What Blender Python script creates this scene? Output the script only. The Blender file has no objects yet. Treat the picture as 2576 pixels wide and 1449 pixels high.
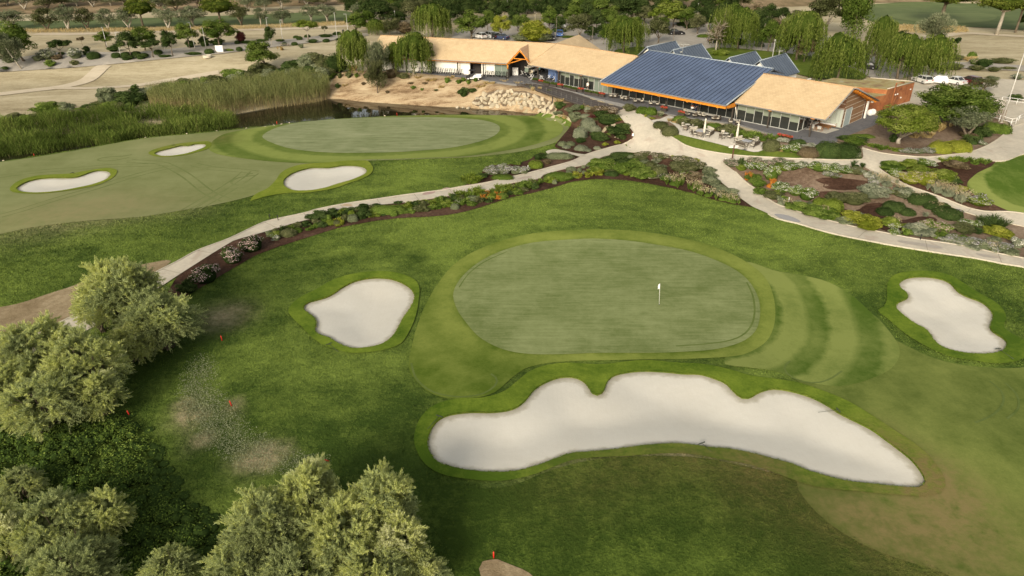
import bpy, math, random
import numpy as np
from mathutils import Vector, geometry
R = math.radians
sc = bpy.context.scene
COL = sc.collection
rng = np.random.default_rng(7)
random.seed(7)
# ------------------------------------------------------------------ camera
CAMH, PITCH, F, PW, PH = 32.0, R(28.1), 1770.0, 2576.0, 1449.0
CT, ST = math.cos(PITCH), math.sin(PITCH)
cd = bpy.data.cameras.new('camera'); cam = bpy.data.objects.new('camera', cd); COL.objects.link(cam)
cam.location = (0, 0, CAMH); cam.rotation_euler = (math.pi/2 - PITCH, 0, 0)
cd.sensor_width = 36; cd.lens = 36*F/PW; cd.clip_end = 3000; cd.clip_start = 0.5
sc.camera = cam
# ------------------------------------------------------------------ helpers for terrain
def sstep(a, b, x):
    t = np.clip((x-a)/(b-a), 0, 1); return t*t*(3-2*t)
def ray(px, py):
    u = (px-PW/2)/F; v = (py-PH/2)/F
    return np.array([u, CT - v*ST, -ST - v*CT])
def Wz(px, py, z=0.0):
    d = ray(px, py); t = (z-CAMH)/d[2]
    return np.array([d[0]*t, d[1]*t])
def cat_rom(P, n=5, closed=True):
    P = np.asarray(P, float); N = len(P); out = []
    for i in range(N if closed else N-1):
        if closed: a, b, c, d = P[i-1], P[i], P[(i+1) % N], P[(i+2) % N]
        else: a, b, c, d = P[max(i-1, 0)], P[i], P[i+1], P[min(i+2, N-1)]
        for k in range(n):
            t = k/n
            out.append(.5*((2*b)+(-a+c)*t+(2*a-5*b+4*c-d)*t*t+(-a+3*b-3*c+d)*t**3))
    if not closed: out.append(P[-1])
    return np.array(out)
def inside(pts, poly):
    x, y = pts[:, 0], pts[:, 1]; r = np.zeros(len(pts), bool); N = len(poly); j = N-1
    for i in range(N):
        xi, yi = poly[i]; xj, yj = poly[j]
        if yi != yj:
            c = ((yi > y) != (yj > y)) & (x < (xj-xi)*(y-yi)/(yj-yi)+xi)
            r ^= c
        j = i
    return r
def edist(pts, poly, closed=True):
    A = np.asarray(poly); B = np.roll(A, -1, 0)
    if not closed: A, B = A[:-1], B[:-1]
    best = np.full(len(pts), 1e18)
    for a, b in zip(A, B):
        d = b-a; L = d@d
        t = np.clip(((pts-a)@d)/max(L, 1e-9), 0, 1)
        q = pts-(a+t[:, None]*d); best = np.minimum(best, (q*q).sum(1))
    return np.sqrt(best)
def sdist(pts, poly):
    d = edist(pts, poly); return np.where(inside(pts, poly), -d, d)
# pond outline (water level plane)
ZW = -0.8
POND_P = [(-160,436),(0,413),(180,386),(355,355),(480,342),(600,330),(740,314),(870,303),(1050,295),(1200,294),(1330,297),(1415,297),
          (1402,283),(1350,281),(1280,278),(1160,270),(1080,266),(1000,261),(900,254),(830,248),(700,268),(590,288),(430,310),(250,330),(0,350),(-160,365)]
POND = cat_rom([Wz(px, py, ZW) for px, py in POND_P], 3)
TX  = [-260,-60,-36,-22,-10,  8, 14, 22, 40, 60,260]
TOE = [ 150,150,142,137.5,135,129.5,119, 90, 76, 72, 70]
TOP = [ 185,172,151,146.5,142.5,133.5,122.5,112, 97, 93, 93]
MOUNDS = []   # filled below: (x, y, amp, radius)
BWL = [(1262,206,3.0),(1286,209.5,3.0),(1314,214,2.97),(1367,231,2.92),(1414,247,2.82),(1459,262,2.68),(1510,273,2.5),(1543,280,2.4)]
_bw = np.array([np.append(Wz(a, b, c), c) for a, b, c in BWL])
def bw_blend(x, y, h):
    x, y = np.broadcast_arrays(np.asarray(x, float), np.asarray(y, float)); sh = x.shape; P = np.stack([x.ravel(), y.ravel()], 1); out = np.array(np.broadcast_to(h, sh), float).ravel().copy()
    k = np.where((P[:, 0] > -8) & (P[:, 0] < 32) & (P[:, 1] > 100) & (P[:, 1] < 152))[0]
    if len(k):
        Q = P[k]; best = np.full(len(k), 1e9); zz = np.zeros(len(k))
        for a, b in zip(_bw[:-1], _bw[1:]):
            d = b[:2]-a[:2]; t = np.clip(((Q-a[:2])@d)/(d@d), 0, 1); q = Q-(a[:2]+t[:, None]*d); r2 = np.sqrt((q*q).sum(1)); m = r2 < best; best[m] = r2[m]; zz[m] = (a[2]+t*(b[2]-a[2]))[m]
        w = 1-sstep(1.4, 4.8, best); out[k] = out[k]*(1-w)+(zz-.34)*w
    return out.reshape(sh)
def Hb(x, y):
    toe = np.interp(x, TX, TOE); top = np.interp(x, TX, TOP)
    h = 3.0*sstep(0, 1, (y-toe)/(top-toe))
    h = h + np.maximum(0, y-262)*0.13*sstep(0, 1, (262-np.minimum(y, 262)+1))*1.0
    h = bw_blend(x, y, h)
    for mx, my, a, r in MOUNDS: h = h + a*np.exp(-((x-mx)**2+(y-my)**2)/(r*r))
    return h
# gridded pond distance for speed
_gx = np.arange(-110, 40, 1.0); _gy = np.arange(70, 165, 1.0)
_G = sdist(np.stack(np.meshgrid(_gx, _gy), -1).reshape(-1, 2), POND).reshape(len(_gy), len(_gx))
def pond_sd(x, y):
    fx = np.clip((x+110), 0, len(_gx)-1.001); fy = np.clip((y-70), 0, len(_gy)-1.001)
    i = fx.astype(int); j = fy.astype(int); u = fx-i; v = fy-j
    return (_G[j, i]*(1-u)*(1-v)+_G[j, i+1]*u*(1-v)+_G[j+1, i]*(1-u)*v+_G[j+1, i+1]*u*v)
def Hn(x, y):
    x = np.atleast_1d(np.asarray(x, float)); y = np.atleast_1d(np.asarray(y, float))
    h = Hb(x, y); k = sstep(-3, 1.6, pond_sd(x, y))
    return -2.4 + (h+2.4)*k
def H(x, y): return float(Hn(x, y)[0])
_ts = np.concatenate([np.arange(20, 160, .5), np.arange(160, 520, 1.5)])
def W(px, py, dz=0.0):
    """first point where the pixel's ray meets the terrain raised by dz (returns x, y, terrain z)"""
    d = ray(px, py); d = d/np.linalg.norm(d)
    f = lambda t: CAMH+d[2]*t-dz-Hn(d[0]*t, d[1]*t)
    v = f(_ts); k = np.argmax(v < 0)
    if v[k] >= 0: k = len(_ts)-1
    a, b = _ts[max(k-1, 0)], _ts[k]
    for _ in range(14):
        m = (a+b)/2
        if f(np.array([m]))[0] < 0: b = m
        else: a = m
    x, y = d[0]*b, d[1]*b
    return np.array([x, y, H(x, y)])
def scale_at(x, y, z=0): return F/(y*CT+(CAMH-z)*ST)      # picture pixels per metre
def WP(pts):
    out = []
    for p in pts:
        if len(p) == 3: out.append(Wz(p[0], p[1], p[2]))
        else: out.append(W(p[0], p[1])[:2])
    return np.array(out)
def Z(x0, y0, pts, s=0.25): return [(x0*.62891+x*s, y0*.62891+y*s) for x, y in pts]
for px, py, a, r in [(1400,540,.9,9),(1000,600,.5,8),(850,950,.5,8),(2300,640,.8,9),(2120,700,.4,5),(1500,440,.4,7),(1100,430,.5,8),(700,470,.3,7),
                     (330,620,.7,10),(1700,1300,.9,9),(1250,1020,.35,4),(1830,950,.35,4),(2420,1130,.5,7),(100,560,.3,9)]:
    q = Wz(px, py, 0); MOUNDS.append((q[0], q[1], a, r))
# ------------------------------------------------------------------ materials
def new_mat(name):
    m = bpy.data.materials.new(name); m.use_nodes = True; nt = m.node_tree
    b = nt.nodes['Principled BSDF']; return m, nt, b
def N(nt, t, **k):
    n = nt.nodes.new(t)
    for a, v in k.items():
        if a.startswith('i_'):
            nm = a[2:]; nm = int(nm) if nm.isdigit() else nm
            n.inputs[nm].default_value = v
        else: setattr(n, a, v)
    return n
def L(nt, a, b): nt.links.new(a, b)
def noise(nt, scale, detail=3, rough=.6, dist=0, vec=None):
    n = N(nt, 'ShaderNodeTexNoise'); n.inputs['Scale'].default_value = scale; n.inputs['Detail'].default_value = detail
    n.inputs['Roughness'].default_value = rough; n.inputs['Distortion'].default_value = dist
    if vec is not None: L(nt, vec, n.inputs['Vector'])
    return n.outputs['Fac']
def mapping(nt, sc_=(1,1,1), rot=(0,0,0), coord='Object'):
    t = N(nt, 'ShaderNodeTexCoord'); m = N(nt, 'ShaderNodeMapping')
    m.inputs['Scale'].default_value = sc_; m.inputs['Rotation'].default_value = rot
    L(nt, t.outputs[coord], m.inputs['Vector']); return m.outputs['Vector']
def math_(nt, op, a, b=None, clamp=False):
    n = N(nt, 'ShaderNodeMath', operation=op, use_clamp=clamp)
    for i, v in ((0, a), (1, b)):
        if v is None: continue
        if isinstance(v, (int, float)): n.inputs[i].default_value = v
        else: L(nt, v, n.inputs[i])
    return n.outputs[0]
def ramp(nt, fac, stops, interp='LINEAR'):
    n = N(nt, 'ShaderNodeValToRGB'); cr = n.color_ramp; cr.interpolation = interp
    while len(cr.elements) < len(stops): cr.elements.new(.5)
    for e, (p, c) in zip(cr.elements, stops):
        e.position = p; e.color = (*c, 1) if len(c) == 3 else c
    L(nt, fac, n.inputs['Fac']); return n.outputs['Color']
def mixc(nt, fac, a, b, blend='MIX'):
    n = N(nt, 'ShaderNodeMix', data_type='RGBA', blend_type=blend)
    for i, v in ((0, fac), (6, a), (7, b)):
        if isinstance(v, (int, float)): n.inputs[i].default_value = v
        elif isinstance(v, tuple): n.inputs[i].default_value = (*v, 1) if len(v) == 3 else v
        else: L(nt, v, n.inputs[i])
    return n.outputs[2]
def bump(nt, b, h, strength=.4, dist=.05):
    n = N(nt, 'ShaderNodeBump'); n.inputs['Strength'].default_value = strength; n.inputs['Distance'].default_value = dist
    L(nt, h, n.inputs['Height']); L(nt, n.outputs['Normal'], b.inputs['Normal'])
def attr(nt, name):
    a = N(nt, 'ShaderNodeAttribute'); a.attribute_name = name; return a.outputs['Fac']
MATS = {}
def plain(name, c, rough=.7, metal=0, var=.12, scale=3, spec=.3, bmp=0):
    if name in MATS: return MATS[name]
    m, nt, b = new_mat(name)
    n = noise(nt, scale, 4, .65, vec=mapping(nt))
    lo = tuple(max(0, v*(1-var)) for v in c); hi = tuple(min(1, v*(1+var)) for v in c)
    L(nt, ramp(nt, n, [(.3, lo), (.7, hi)]), b.inputs['Base Color'])
    b.inputs['Roughness'].default_value = rough; b.inputs['Metallic'].default_value = metal
    b.inputs['Specular IOR Level'].default_value = spec
    if bmp: bump(nt, b, n, bmp, .03)
    MATS[name] = m; return m
def grass(name, dark, light, patch=.12, grain=7, streak=None, gamp=.5, dry=(.16,.13,.045), rings=None, bstr=.5, bdist=.05, wave=None):
    m, nt, b = new_mat(name)
    v0 = mapping(nt)
    n1 = noise(nt, patch, 4, .6, .6, v0); n2 = noise(nt, patch*6, 3, .6, .3, v0); n3 = noise(nt, grain, 2, .7, 0, v0)
    f = math_(nt, 'ADD', math_(nt, 'MULTIPLY', n1, .85), math_(nt, 'MULTIPLY', n2, .32))
    f = math_(nt, 'ADD', f, math_(nt, 'MULTIPLY', n3, gamp*.5))
    n4 = noise(nt, grain*.33, 2, .65, 0, v0); f = math_(nt, 'ADD', f, math_(nt, 'MULTIPLY', n4, gamp*.45))
    off = .5-(1.17+gamp*.95)*.5
    if streak:
        ns = noise(nt, 1.0, 3, .6, .2, mapping(nt, streak[0], streak[1]))
        f = math_(nt, 'ADD', f, math_(nt, 'MULTIPLY', math_(nt, 'SUBTRACT', ns, .5), streak[2]))
    f = math_(nt, 'ADD', f, off)
    f = math_(nt, 'ADD', f, attr(nt, 'v'))
    if rings:
        d = math_(nt, 'ADD', attr(nt, 'd'), math_(nt, 'MULTIPLY', math_(nt, 'SUBTRACT', n2, .5), .9))
        rr = ramp(nt, math_(nt, 'DIVIDE', d, 20.0), [(p/20.0, (c, c, c)) for p, c in rings])
        f = math_(nt, 'ADD', f, math_(nt, 'SUBTRACT', rr, .5))
    c = ramp(nt, f, [(.25, dark), (.75, light)])
    dr = math_(nt, 'MULTIPLY', attr(nt, 'dry'), math_(nt, 'MULTIPLY', math_(nt, 'ADD', n2, math_(nt, 'SUBTRACT', n4, .5)), 1.8), True)
    c = mixc(nt, dr, c, dry)
    L(nt, c, b.inputs['Base Color'])
    b.inputs['Roughness'].default_value = .9; b.inputs['Specular IOR Level'].default_value = .08
    b.inputs['Sheen Weight'].default_value = .0
    bump(nt, b, math_(nt, 'ADD', n3, n4), bstr, bdist)
    MATS[name] = m; return m
# ------------------------------------------------------------------ object helpers
def tag(o, label=None, cat=None, group=None, kind=None):
    if label: o['label'] = label
    if cat: o['category'] = cat
    if group: o['group'] = group
    if kind: o['kind'] = kind
    return o
def thing(name, label, cat, loc=(0,0,0), rz=0, group=None):
    o = bpy.data.objects.new(name, None); COL.objects.link(o); o.empty_display_size = .3
    o.location = loc; o.rotation_euler = (0, 0, rz)
    return tag(o, label, cat, group)
def link(name, me, parent=None, loc=None):
    o = bpy.data.objects.new(name, me); COL.objects.link(o)
    if parent is not None: o.parent = parent
    if loc is not None: o.location = loc
    return o
def dup(src, parent=None):
    c = src.copy(); COL.objects.link(c)
    if parent is not None: c.parent = parent
    for ch in list(src.children): dup(ch, c)
    return c
def mesh_np(name, V, Fq, mat, attrs=None, smooth=False, fattrs=None):
    """V (n,3); Fq (m,k) equal-sized faces or list of face lists"""
    me = bpy.data.meshes.new(name)
    V = np.asarray(V, np.float32)
    if isinstance(Fq, np.ndarray):
        m, k = Fq.shape; tot = np.full(m, k, np.int32); idx = Fq.reshape(-1).astype(np.int32)
    else:
        tot = np.array([len(f) for f in Fq], np.int32); m = len(Fq); idx = np.concatenate([np.asarray(f, np.int32) for f in Fq])
    me.vertices.add(len(V)); me.vertices.foreach_set('co', V.reshape(-1))
    me.loops.add(len(idx)); me.loops.foreach_set('vertex_index', idx)
    me.polygons.add(m); st = np.concatenate([[0], np.cumsum(tot)[:-1]]).astype(np.int32)
    me.polygons.foreach_set('loop_start', st); me.polygons.foreach_set('loop_total', tot)
    me.update(calc_edges=True)
    for an, dat in (attrs or {}).items():
        a = me.attributes.new(an, 'FLOAT', 'POINT'); a.data.foreach_set('value', np.asarray(dat, np.float32))
    for an, dat in (fattrs or {}).items():
        a = me.attributes.new(an, 'FLOAT', 'FACE'); a.data.foreach_set('value', np.asarray(dat, np.float32))
    if smooth: me.polygons.foreach_set('use_smooth', np.ones(m, bool))
    for mm in (mat if isinstance(mat, (list, tuple)) else [mat]): me.materials.append(mm)
    return me
class MB:
    """collects boxes, prisms, tubes and lathes into one mesh"""
    def __init__(s): s.V = []; s.Fc = []; s.sm = []
    def add(s, vs, fs, smooth=False):
        o = len(s.V); s.V += [tuple(v) for v in vs]; s.Fc += [[i+o for i in f] for f in fs]; s.sm += [smooth]*len(fs)
    def box(s, c, sz, rz=0, bev=0, tilt=0):
        hx, hy, hz = sz[0]/2, sz[1]/2, sz[2]/2; ca, sa = math.cos(rz), math.sin(rz)
        ct, st = math.cos(tilt), math.sin(tilt)
        def tr(x, y, z):
            y, z = y*ct-z*st, y*st+z*ct
            return (c[0]+x*ca-y*sa, c[1]+x*sa+y*ca, c[2]+z)
        if bev <= 0:
            vs = [tr(x, y, z) for z in (-hz, hz) for x, y in ((-hx,-hy),(hx,-hy),(hx,hy),(-hx,hy))]
            s.add(vs, [(3,2,1,0),(4,5,6,7),(0,1,5,4),(1,2,6,5),(2,3,7,6),(3,0,4,7)])
        else:
            b = min(bev, hx*.9, hy*.9, hz*.9); rings = []
            for z, i in ((-hz, b), (-hz+b, 0), (hz-b, 0), (hz, b)):
                X, Y = hx-i, hy-i; e = b*.6
                rings.append([(-X+e,-Y,z),(X-e,-Y,z),(X,-Y+e,z),(X,Y-e,z),(X-e,Y,z),(-X+e,Y,z),(-X,Y-e,z),(-X,-Y+e,z)])
            vs = [tr(*p) for r in rings for p in r]; fs = [tuple(range(7,-1,-1)), tuple(range(24,32))]
            for k in range(3):
                for i in range(8): j = (i+1) % 8; fs.append((k*8+i, k*8+j, k*8+8+j, k*8+8+i))
            s.add(vs, fs)
    def tube(s, pts, rad, n=6, cap=True, smooth=True):
        pts = [Vector(p) for p in pts]; rad = rad if isinstance(rad, (list, tuple)) else [rad]*len(pts)
        vs = []; fs = []
        for i, p in enumerate(pts):
            d = (pts[min(i+1, len(pts)-1)]-pts[max(i-1, 0)]).normalized()
            a = d.orthogonal().normalized() if i == 0 else (a-d*a.dot(d)).normalized()
            b = d.cross(a)
            for k in range(n):
                t = 2*math.pi*k/n; vs.append(p+(a*math.cos(t)+b*math.sin(t))*rad[i])
        for i in range(len(pts)-1):
            for k in range(n):
                j = (k+1) % n; fs.append((i*n+k, i*n+j, i*n+n+j, i*n+n+k))
        if cap: fs += [tuple(range(n-1,-1,-1)), tuple(range((len(pts)-1)*n, len(pts)*n))]
        s.add(vs, fs, smooth)
    def lathe(s, prof, c=(0,0,0), n=12, smooth=True):
        vs = []; fs = []
        for r, z in prof:
            for k in range(n): t = 2*math.pi*k/n; vs.append((c[0]+r*math.cos(t), c[1]+r*math.sin(t), c[2]+z))
        for i in range(len(prof)-1):
            for k in range(n):
                j = (k+1) % n; fs.append((i*n+k, i*n+j, i*n+n+j, i*n+n+k))
        fs += [tuple(range(n-1,-1,-1)), tuple(range((len(prof)-1)*n, len(prof)*n))]
        s.add(vs, fs, smooth)
    def prism(s, poly, d):
        """poly: 3-D points of a planar face, extruded by vector d"""
        n = len(poly); vs = [Vector(p) for p in poly]; vs += [v+Vector(d) for v in vs[:n]]
        fs = [tuple(range(n-1,-1,-1)), tuple(range(n, 2*n))]
        fs += [(i, (i+1) % n, n+(i+1) % n, n+i) for i in range(n)]
        s.add(vs, fs)
    def mesh(s, name, mat):
        me = mesh_np(name, s.V, s.Fc, mat)
        me.polygons.foreach_set('use_smooth', np.array(s.sm, bool)); me.validate(); return me
    def build(s, name, mat, parent=None, loc=None): return link(name, s.mesh(name, mat), parent, loc)
# ------------------------------------------------------------------ draped sheets
GDIST = []
BLOBS = {'v': [], 'dry': []}      # (x, y, radius, amount): denser / thinner / dry turf, plus painted shade
def paint(kind, pts):
    for px, py, r, a in pts: q = W(px, py); BLOBS[kind].append((q[0], q[1], r, a))
def blobs(kind, x, y):
    o = np.zeros(len(x))
    for bx, by, r, a in BLOBS[kind]: o += a*np.exp(-((x-bx)**2+(y-by)**2)/(r*r))
    if kind == 'v' and GDIST:     # mower passes: bands following the green
        gx0, gy0, g = GDIST[0]; fx = np.clip(x-gx0, 0, g.shape[1]-1.01); fy = np.clip(y-gy0, 0, g.shape[0]-1.01); i = fx.astype(int); j = fy.astype(int); u = fx-i; v = fy-j
        d = g[j,i]*(1-u)*(1-v)+g[j,i+1]*u*(1-v)+g[j+1,i]*(1-u)*v+g[j+1,i+1]*u*v; o += .075*np.sin(d*2*np.pi/3.4+.6*np.sin(x*.2))*np.exp(-d/22)*(d > 0)
    return o
def cdt(outl, holes, sp, extra=None):
    loops = [outl]+holes; V = []; E = []
    for l in loops:
        o = len(V); V += [tuple(p) for p in l]; E += [(o+i, o+(i+1) % len(l)) for i in range(len(l))]
    mn, mx = outl.min(0), outl.max(0)
    gx, gy = np.meshgrid(np.arange(mn[0]+sp/2, mx[0], sp), np.arange(mn[1]+sp/2, mx[1], sp))
    gx[::2] += sp*.5; P = np.stack([gx.ravel(), gy.ravel()], 1); P += rng.uniform(-.12, .12, P.shape)*sp
    P = P[inside(P, outl)]
    for l in loops:
        if len(P): P = P[edist(P, l) > sp*.35]
    for h in holes:
        if len(P): P = P[~inside(P, h)]
    V = V+[tuple(p) for p in P]
    r = geometry.delaunay_2d_cdt([Vector(v) for v in V], E, [], 0, 1e-4)
    v2 = np.array([(p.x, p.y) for p in r[0]]); f = np.array([list(t) for t in r[2] if len(t) == 3])
    c = v2[f].mean(1); k = inside(c, outl)
    for h in holes: k &= ~inside(c, h)
    f = f[k]
    a, b, c_ = v2[f[:, 0]], v2[f[:, 1]], v2[f[:, 2]]
    ar = (b[:, 0]-a[:, 0])*(c_[:, 1]-a[:, 1])-(b[:, 1]-a[:, 1])*(c_[:, 0]-a[:, 0])
    f[ar < 0] = f[ar < 0][:, ::-1]; f = f[np.abs(ar) > 1e-7]
    return v2, f
def resample(poly, step, closed=True):
    P = np.vstack([poly, poly[:1]]) if closed else np.asarray(poly)
    d = np.concatenate([[0], np.cumsum(np.linalg.norm(np.diff(P, axis=0), axis=1))])
    n = max(4, int(d[-1]/step)); t = np.linspace(0, d[-1], n, endpoint=not closed)
    return np.stack([np.interp(t, d, P[:, 0]), np.interp(t, d, P[:, 1])], 1)
def outline(pts, step=.7, smooth=True):
    w = WP(pts)
    if smooth: w = cat_rom(w, 6)
    return resample(w, step)
OUTL = []
def sheet(name, outl, mat, zoff=0., sp=1.0, holes=(), dpoly=None, zfun=None, kind='structure', skirt=0):
    OUTL.append((name, outl))
    v2, f = cdt(outl, list(holes), sp)
    z = Hn(v2[:, 0], v2[:, 1])+zoff if zfun is None else zfun(v2)
    A = {'v': blobs('v', v2[:, 0], v2[:, 1]), 'dry': blobs('dry', v2[:, 0], v2[:, 1])}
    if dpoly is not None: A['d'] = np.maximum(sdist(v2, dpoly), 0)
    me = mesh_np(name, np.column_stack([v2, z]), f, mat, A, smooth=True)
    o = link(name, me); tag(o, kind=kind); return o
# ================================================================== THE SETTING
# thicker / thinner / dry turf, plus painted bush shade and dim foreground
paint('v', [(1400,505,7,.25),(1150,560,6,.2),(1800,560,8,.1),(1000,520,7,.1),(2050,640,6,.12),(1130,640,3.5,.28),(1060,655,2.2,-.35),(1050,690,1.5,-.35),(1450,470,5,.18),
            (900,950,4.5,.12),(700,900,4,.06),(1000,960,3.5,-.22),(1045,1000,3,-.25),(760,1080,5,-.08),(880,1100,5,-.12),(1500,1260,7,-.12),(1300,1300,7,-.18),(1750,1250,6,-.16),
            (1800,1400,5,.0),(1200,1420,6,-.2),(2060,1330,4,-.28),(2300,1430,5,-.25),(1950,1250,4,-.25),(1500,1400,4,.02),(480,960,2,.1),(430,900,4,-.35),(520,860,4,-.2),
            (620,720,6,-.15),(700,660,6,-.05),(600,1000,4,-.1),(2450,760,6,-.22),(2540,830,5,-.25),(2300,720,5,-.12),(2250,600,8,.05),(2170,770,3,-.3),(1950,600,6,.12),
            (150,700,8,-.12),(350,640,8,.0),(50,620,8,-.05),(560,520,7,-.1),(700,500,6,-.05),(950,440,6,.0),(1250,360,6,.0),(1330,400,6,-.12),(1030,430,5,.14),(1100,390,5,.1),
            (480,1180,4,-.2),(520,1100,3,-.25),(900,1180,4,-.25),(1120,1180,4,-.25),(1070,1080,2.5,-.15)])
paint('dry', [(478,1050,1.0,1.1),(500,1110,.7,1.0),(640,1155,1.1,1.0),(690,1140,.9,.9),(470,1010,.7,.8),(585,1025,.6,1),(570,790,2.0,.5),(2200,1330,4,.32),(2350,1350,4.5,.28),(2450,1400,4,.24),(2150,1300,2.0,.25),(1900,1165,2.2,.55),(1730,1150,1.6,.4),(2210,1100,2,.5),(2310,1180,2,.6),(2380,1250,3,.6),
              (280,520,6,.5),(100,540,7,.4),(470,520,4,.15),(560,350,3,.35),(420,365,4,.3),(560,800,2,.35),(1600,1150,3,.25),(1450,1200,4,.2),(1900,1230,4,.3)])
BLOBS['v'] = [(a, b_, r_, c*(.62 if c < 0 else .8)) for a, b_, r_, c in BLOBS['v']]
# ---- grasses
M_rough = grass('rough_grass', (.042,.072,.011), (.165,.222,.04), .13, 5.5, ((.16,.5,1),(0,0,.3),.45), .75, (.36,.30,.18), bstr=.9, bdist=.09)
M_dark = grass('darkened_rough_grass', (.034,.06,.008), (.125,.175,.028), .16, 5.5, ((.5,.12,1),(0,0,.35),.25), .9, (.13,.105,.035), bstr=.9, bdist=.09)  # rough in a darker copy: dim foreground painted into the green
M_fair = grass('fairway_grass', (.145,.165,.056), (.235,.25,.108), .08, 5, ((.06,.5,1),(0,0,-.2),.35), .35, (.25,.215,.10), bstr=.25, bdist=.02)
M_fair2 = grass('near_fairway_grass', (.07,.10,.016), (.18,.21,.05), .12, 6, ((.5,.1,1),(0,0,.4),.35), .5, (.185,.15,.058), bstr=.4, bdist=.03)
M_green = grass('green_grass', (.12,.152,.046), (.235,.265,.112), .16, 6, ((.3,3.0,1),(0,0,.02),.6), .5, bstr=.2, bdist=.015)
M_green2 = grass('far_green_grass', (.15,.178,.075), (.265,.285,.15), .1, 5, ((.22,1.2,1),(0,0,.35),.9), .35, bstr=.2, bdist=.015)
FR = [(0,.62),(2.4,.6),(3.2,.35),(20,.3)]
M_fringe = grass('fringe_grass', (.075,.115,.011), (.21,.245,.05), .12, 6, None, .45, rings=[(0,.40),(.5,.54),(2.2,.54),(3.4,.45),(20,.4)], bstr=.35, bdist=.03)
M_appr = grass('approach_grass', (.062,.105,.012), (.20,.235,.06), .12, 6, None, .4,
               rings=[(0,.30),(1.6,.32),(2.1,.74),(3.7,.72),(4.3,.38),(5.5,.36),(6.1,.74),(7.6,.70),(8.3,.40),(9.7,.40),(10.3,.62),(11.6,.5),(12.4,.36),(20,.36)], bstr=.35, bdist=.03)
M_fr2 = grass('far_fringe_grass', (.075,.115,.014), (.20,.24,.055), .1, 4, None, .3,
              rings=[(0,.42),(1.2,.45),(2.0,.75),(4.2,.72),(5.2,.38),(7.2,.36),(8.0,.66),(10.4,.62),(11.2,.35),(20,.4)], bstr=.3, bdist=.03)
M_collar = grass('collar_grass', (.055,.10,.007), (.17,.225,.024), .25, 6, None, .6, bstr=.6, bdist=.05)
M_collar2 = grass('light_collar_grass', (.10,.145,.01), (.225,.255,.035), .2, 6, None, .5, bstr=.4, bdist=.04)
M_farg = grass('distant_course_grass', (.07,.098,.035), (.14,.17,.068), .05, 2, ((.05,.3,1),(0,0,0),.5), .4, (.2,.16,.08))
M_lawn = grass('lawn_grass', (.05,.085,.01), (.15,.185,.03), .3, 5, None, .7, bstr=.6, bdist=.05)
# ---- dry ground, soil, sand, paving
def earth(name, stops, sc1=.09, sc2=1.3, sc3=9, streak=None, bstr=.5, rot=0.):
    m, nt, b = new_mat(name); v = mapping(nt, streak or (1,1,1), (0,0,rot))
    n1 = noise(nt, sc1, 5, .62, .8, v); n2 = noise(nt, sc2, 4, .65, .2, v); n3 = noise(nt, sc3, 2, .7, 0, mapping(nt))
    f = math_(nt, 'ADD', math_(nt, 'MULTIPLY', n1, .5), math_(nt, 'ADD', math_(nt, 'MULTIPLY', n2, .3), math_(nt, 'MULTIPLY', n3, .2)))
    L(nt, ramp(nt, f, stops), b.inputs['Base Color']); b.inputs['Roughness'].default_value = .95; b.inputs['Specular IOR Level'].default_value = .1
    bump(nt, b, math_(nt, 'ADD', n2, n3), bstr, .08); MATS[name] = m; return m
M_dry = earth('dry_grass', [(.33,(.20,.16,.09)),(.43,(.33,.275,.165)),(.54,(.445,.38,.245)),(.68,(.54,.47,.32))], .07, .9, 3, (.5,1.6,1), .4, .12)
M_track = earth('bare_track', [(.35,(.44,.37,.26)),(.6,(.57,.49,.36))], .2, 1.2, 5, (.6,1.4,1), .3)
M_bank = earth('sandy_bank', [(.36,(.12,.075,.04)),(.44,(.25,.17,.095)),(.52,(.40,.30,.18)),(.66,(.52,.42,.275))], .25, 1.3, 5, (.45,1.5,1), .9, -.5)
M_soil = earth('bare_soil', [(.35,(.16,.115,.06)),(.5,(.25,.19,.11)),(.65,(.36,.29,.18))], .4, 2, 9, None, .6)
M_mulch = earth('bark_mulch', [(.34,(.024,.012,.007)),(.48,(.06,.031,.019)),(.6,(.12,.07,.045)),(.7,(.21,.14,.095))], .12, 2.2, 7, None, .9)
M_mulch2 = earth('faded_bark_mulch', [(.30,(.05,.027,.018)),(.42,(.13,.085,.055)),(.55,(.24,.175,.12)),(.68,(.32,.25,.18))], .13, 2.2, 7, None, .8)
M_hill = earth('dry_hillside', [(.35,(.10,.085,.04)),(.48,(.21,.155,.085)),(.6,(.34,.25,.15))], .05, .3, 1.5, None, .4)
m, nt, b = new_mat('bunker_sand'); v = mapping(nt)
n1 = noise(nt, .12, 4, .55, .3, v); n2 = noise(nt, 1.4, 4, .65, 0, v); n3 = noise(nt, 12, 2, .7, 0, v)
wv = N(nt, 'ShaderNodeTexWave', wave_type='BANDS'); wv.inputs['Scale'].default_value = .9; wv.inputs['Distortion'].default_value = 3; wv.inputs['Detail'].default_value = 2
L(nt, v, wv.inputs['Vector'])
c = ramp(nt, math_(nt, 'ADD', math_(nt, 'MULTIPLY', n1, .7), math_(nt, 'MULTIPLY', n2, .3)), [(.35,(.54,.51,.435)),(.6,(.585,.558,.485))])
vf = N(nt, 'ShaderNodeTexVoronoi'); vf.inputs['Scale'].default_value = 1.7; vf.inputs['Randomness'].default_value = 1; L(nt, v, vf.inputs['Vector'])
foot = math_(nt, 'MULTIPLY', math_(nt, 'LESS_THAN', vf.outputs['Distance'], .2), math_(nt, 'GREATER_THAN', noise(nt, .22, 2, .5, 0, v), .60))
e = ramp(nt, math_(nt, 'ADD', attr(nt, 'd'), math_(nt, 'MULTIPLY', math_(nt, 'SUBTRACT', n2, .5), .9)), [(.0,(.36,.33,.24)),(.28,(.5,.47,.37)),(.6,(1,1,1))])
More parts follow.
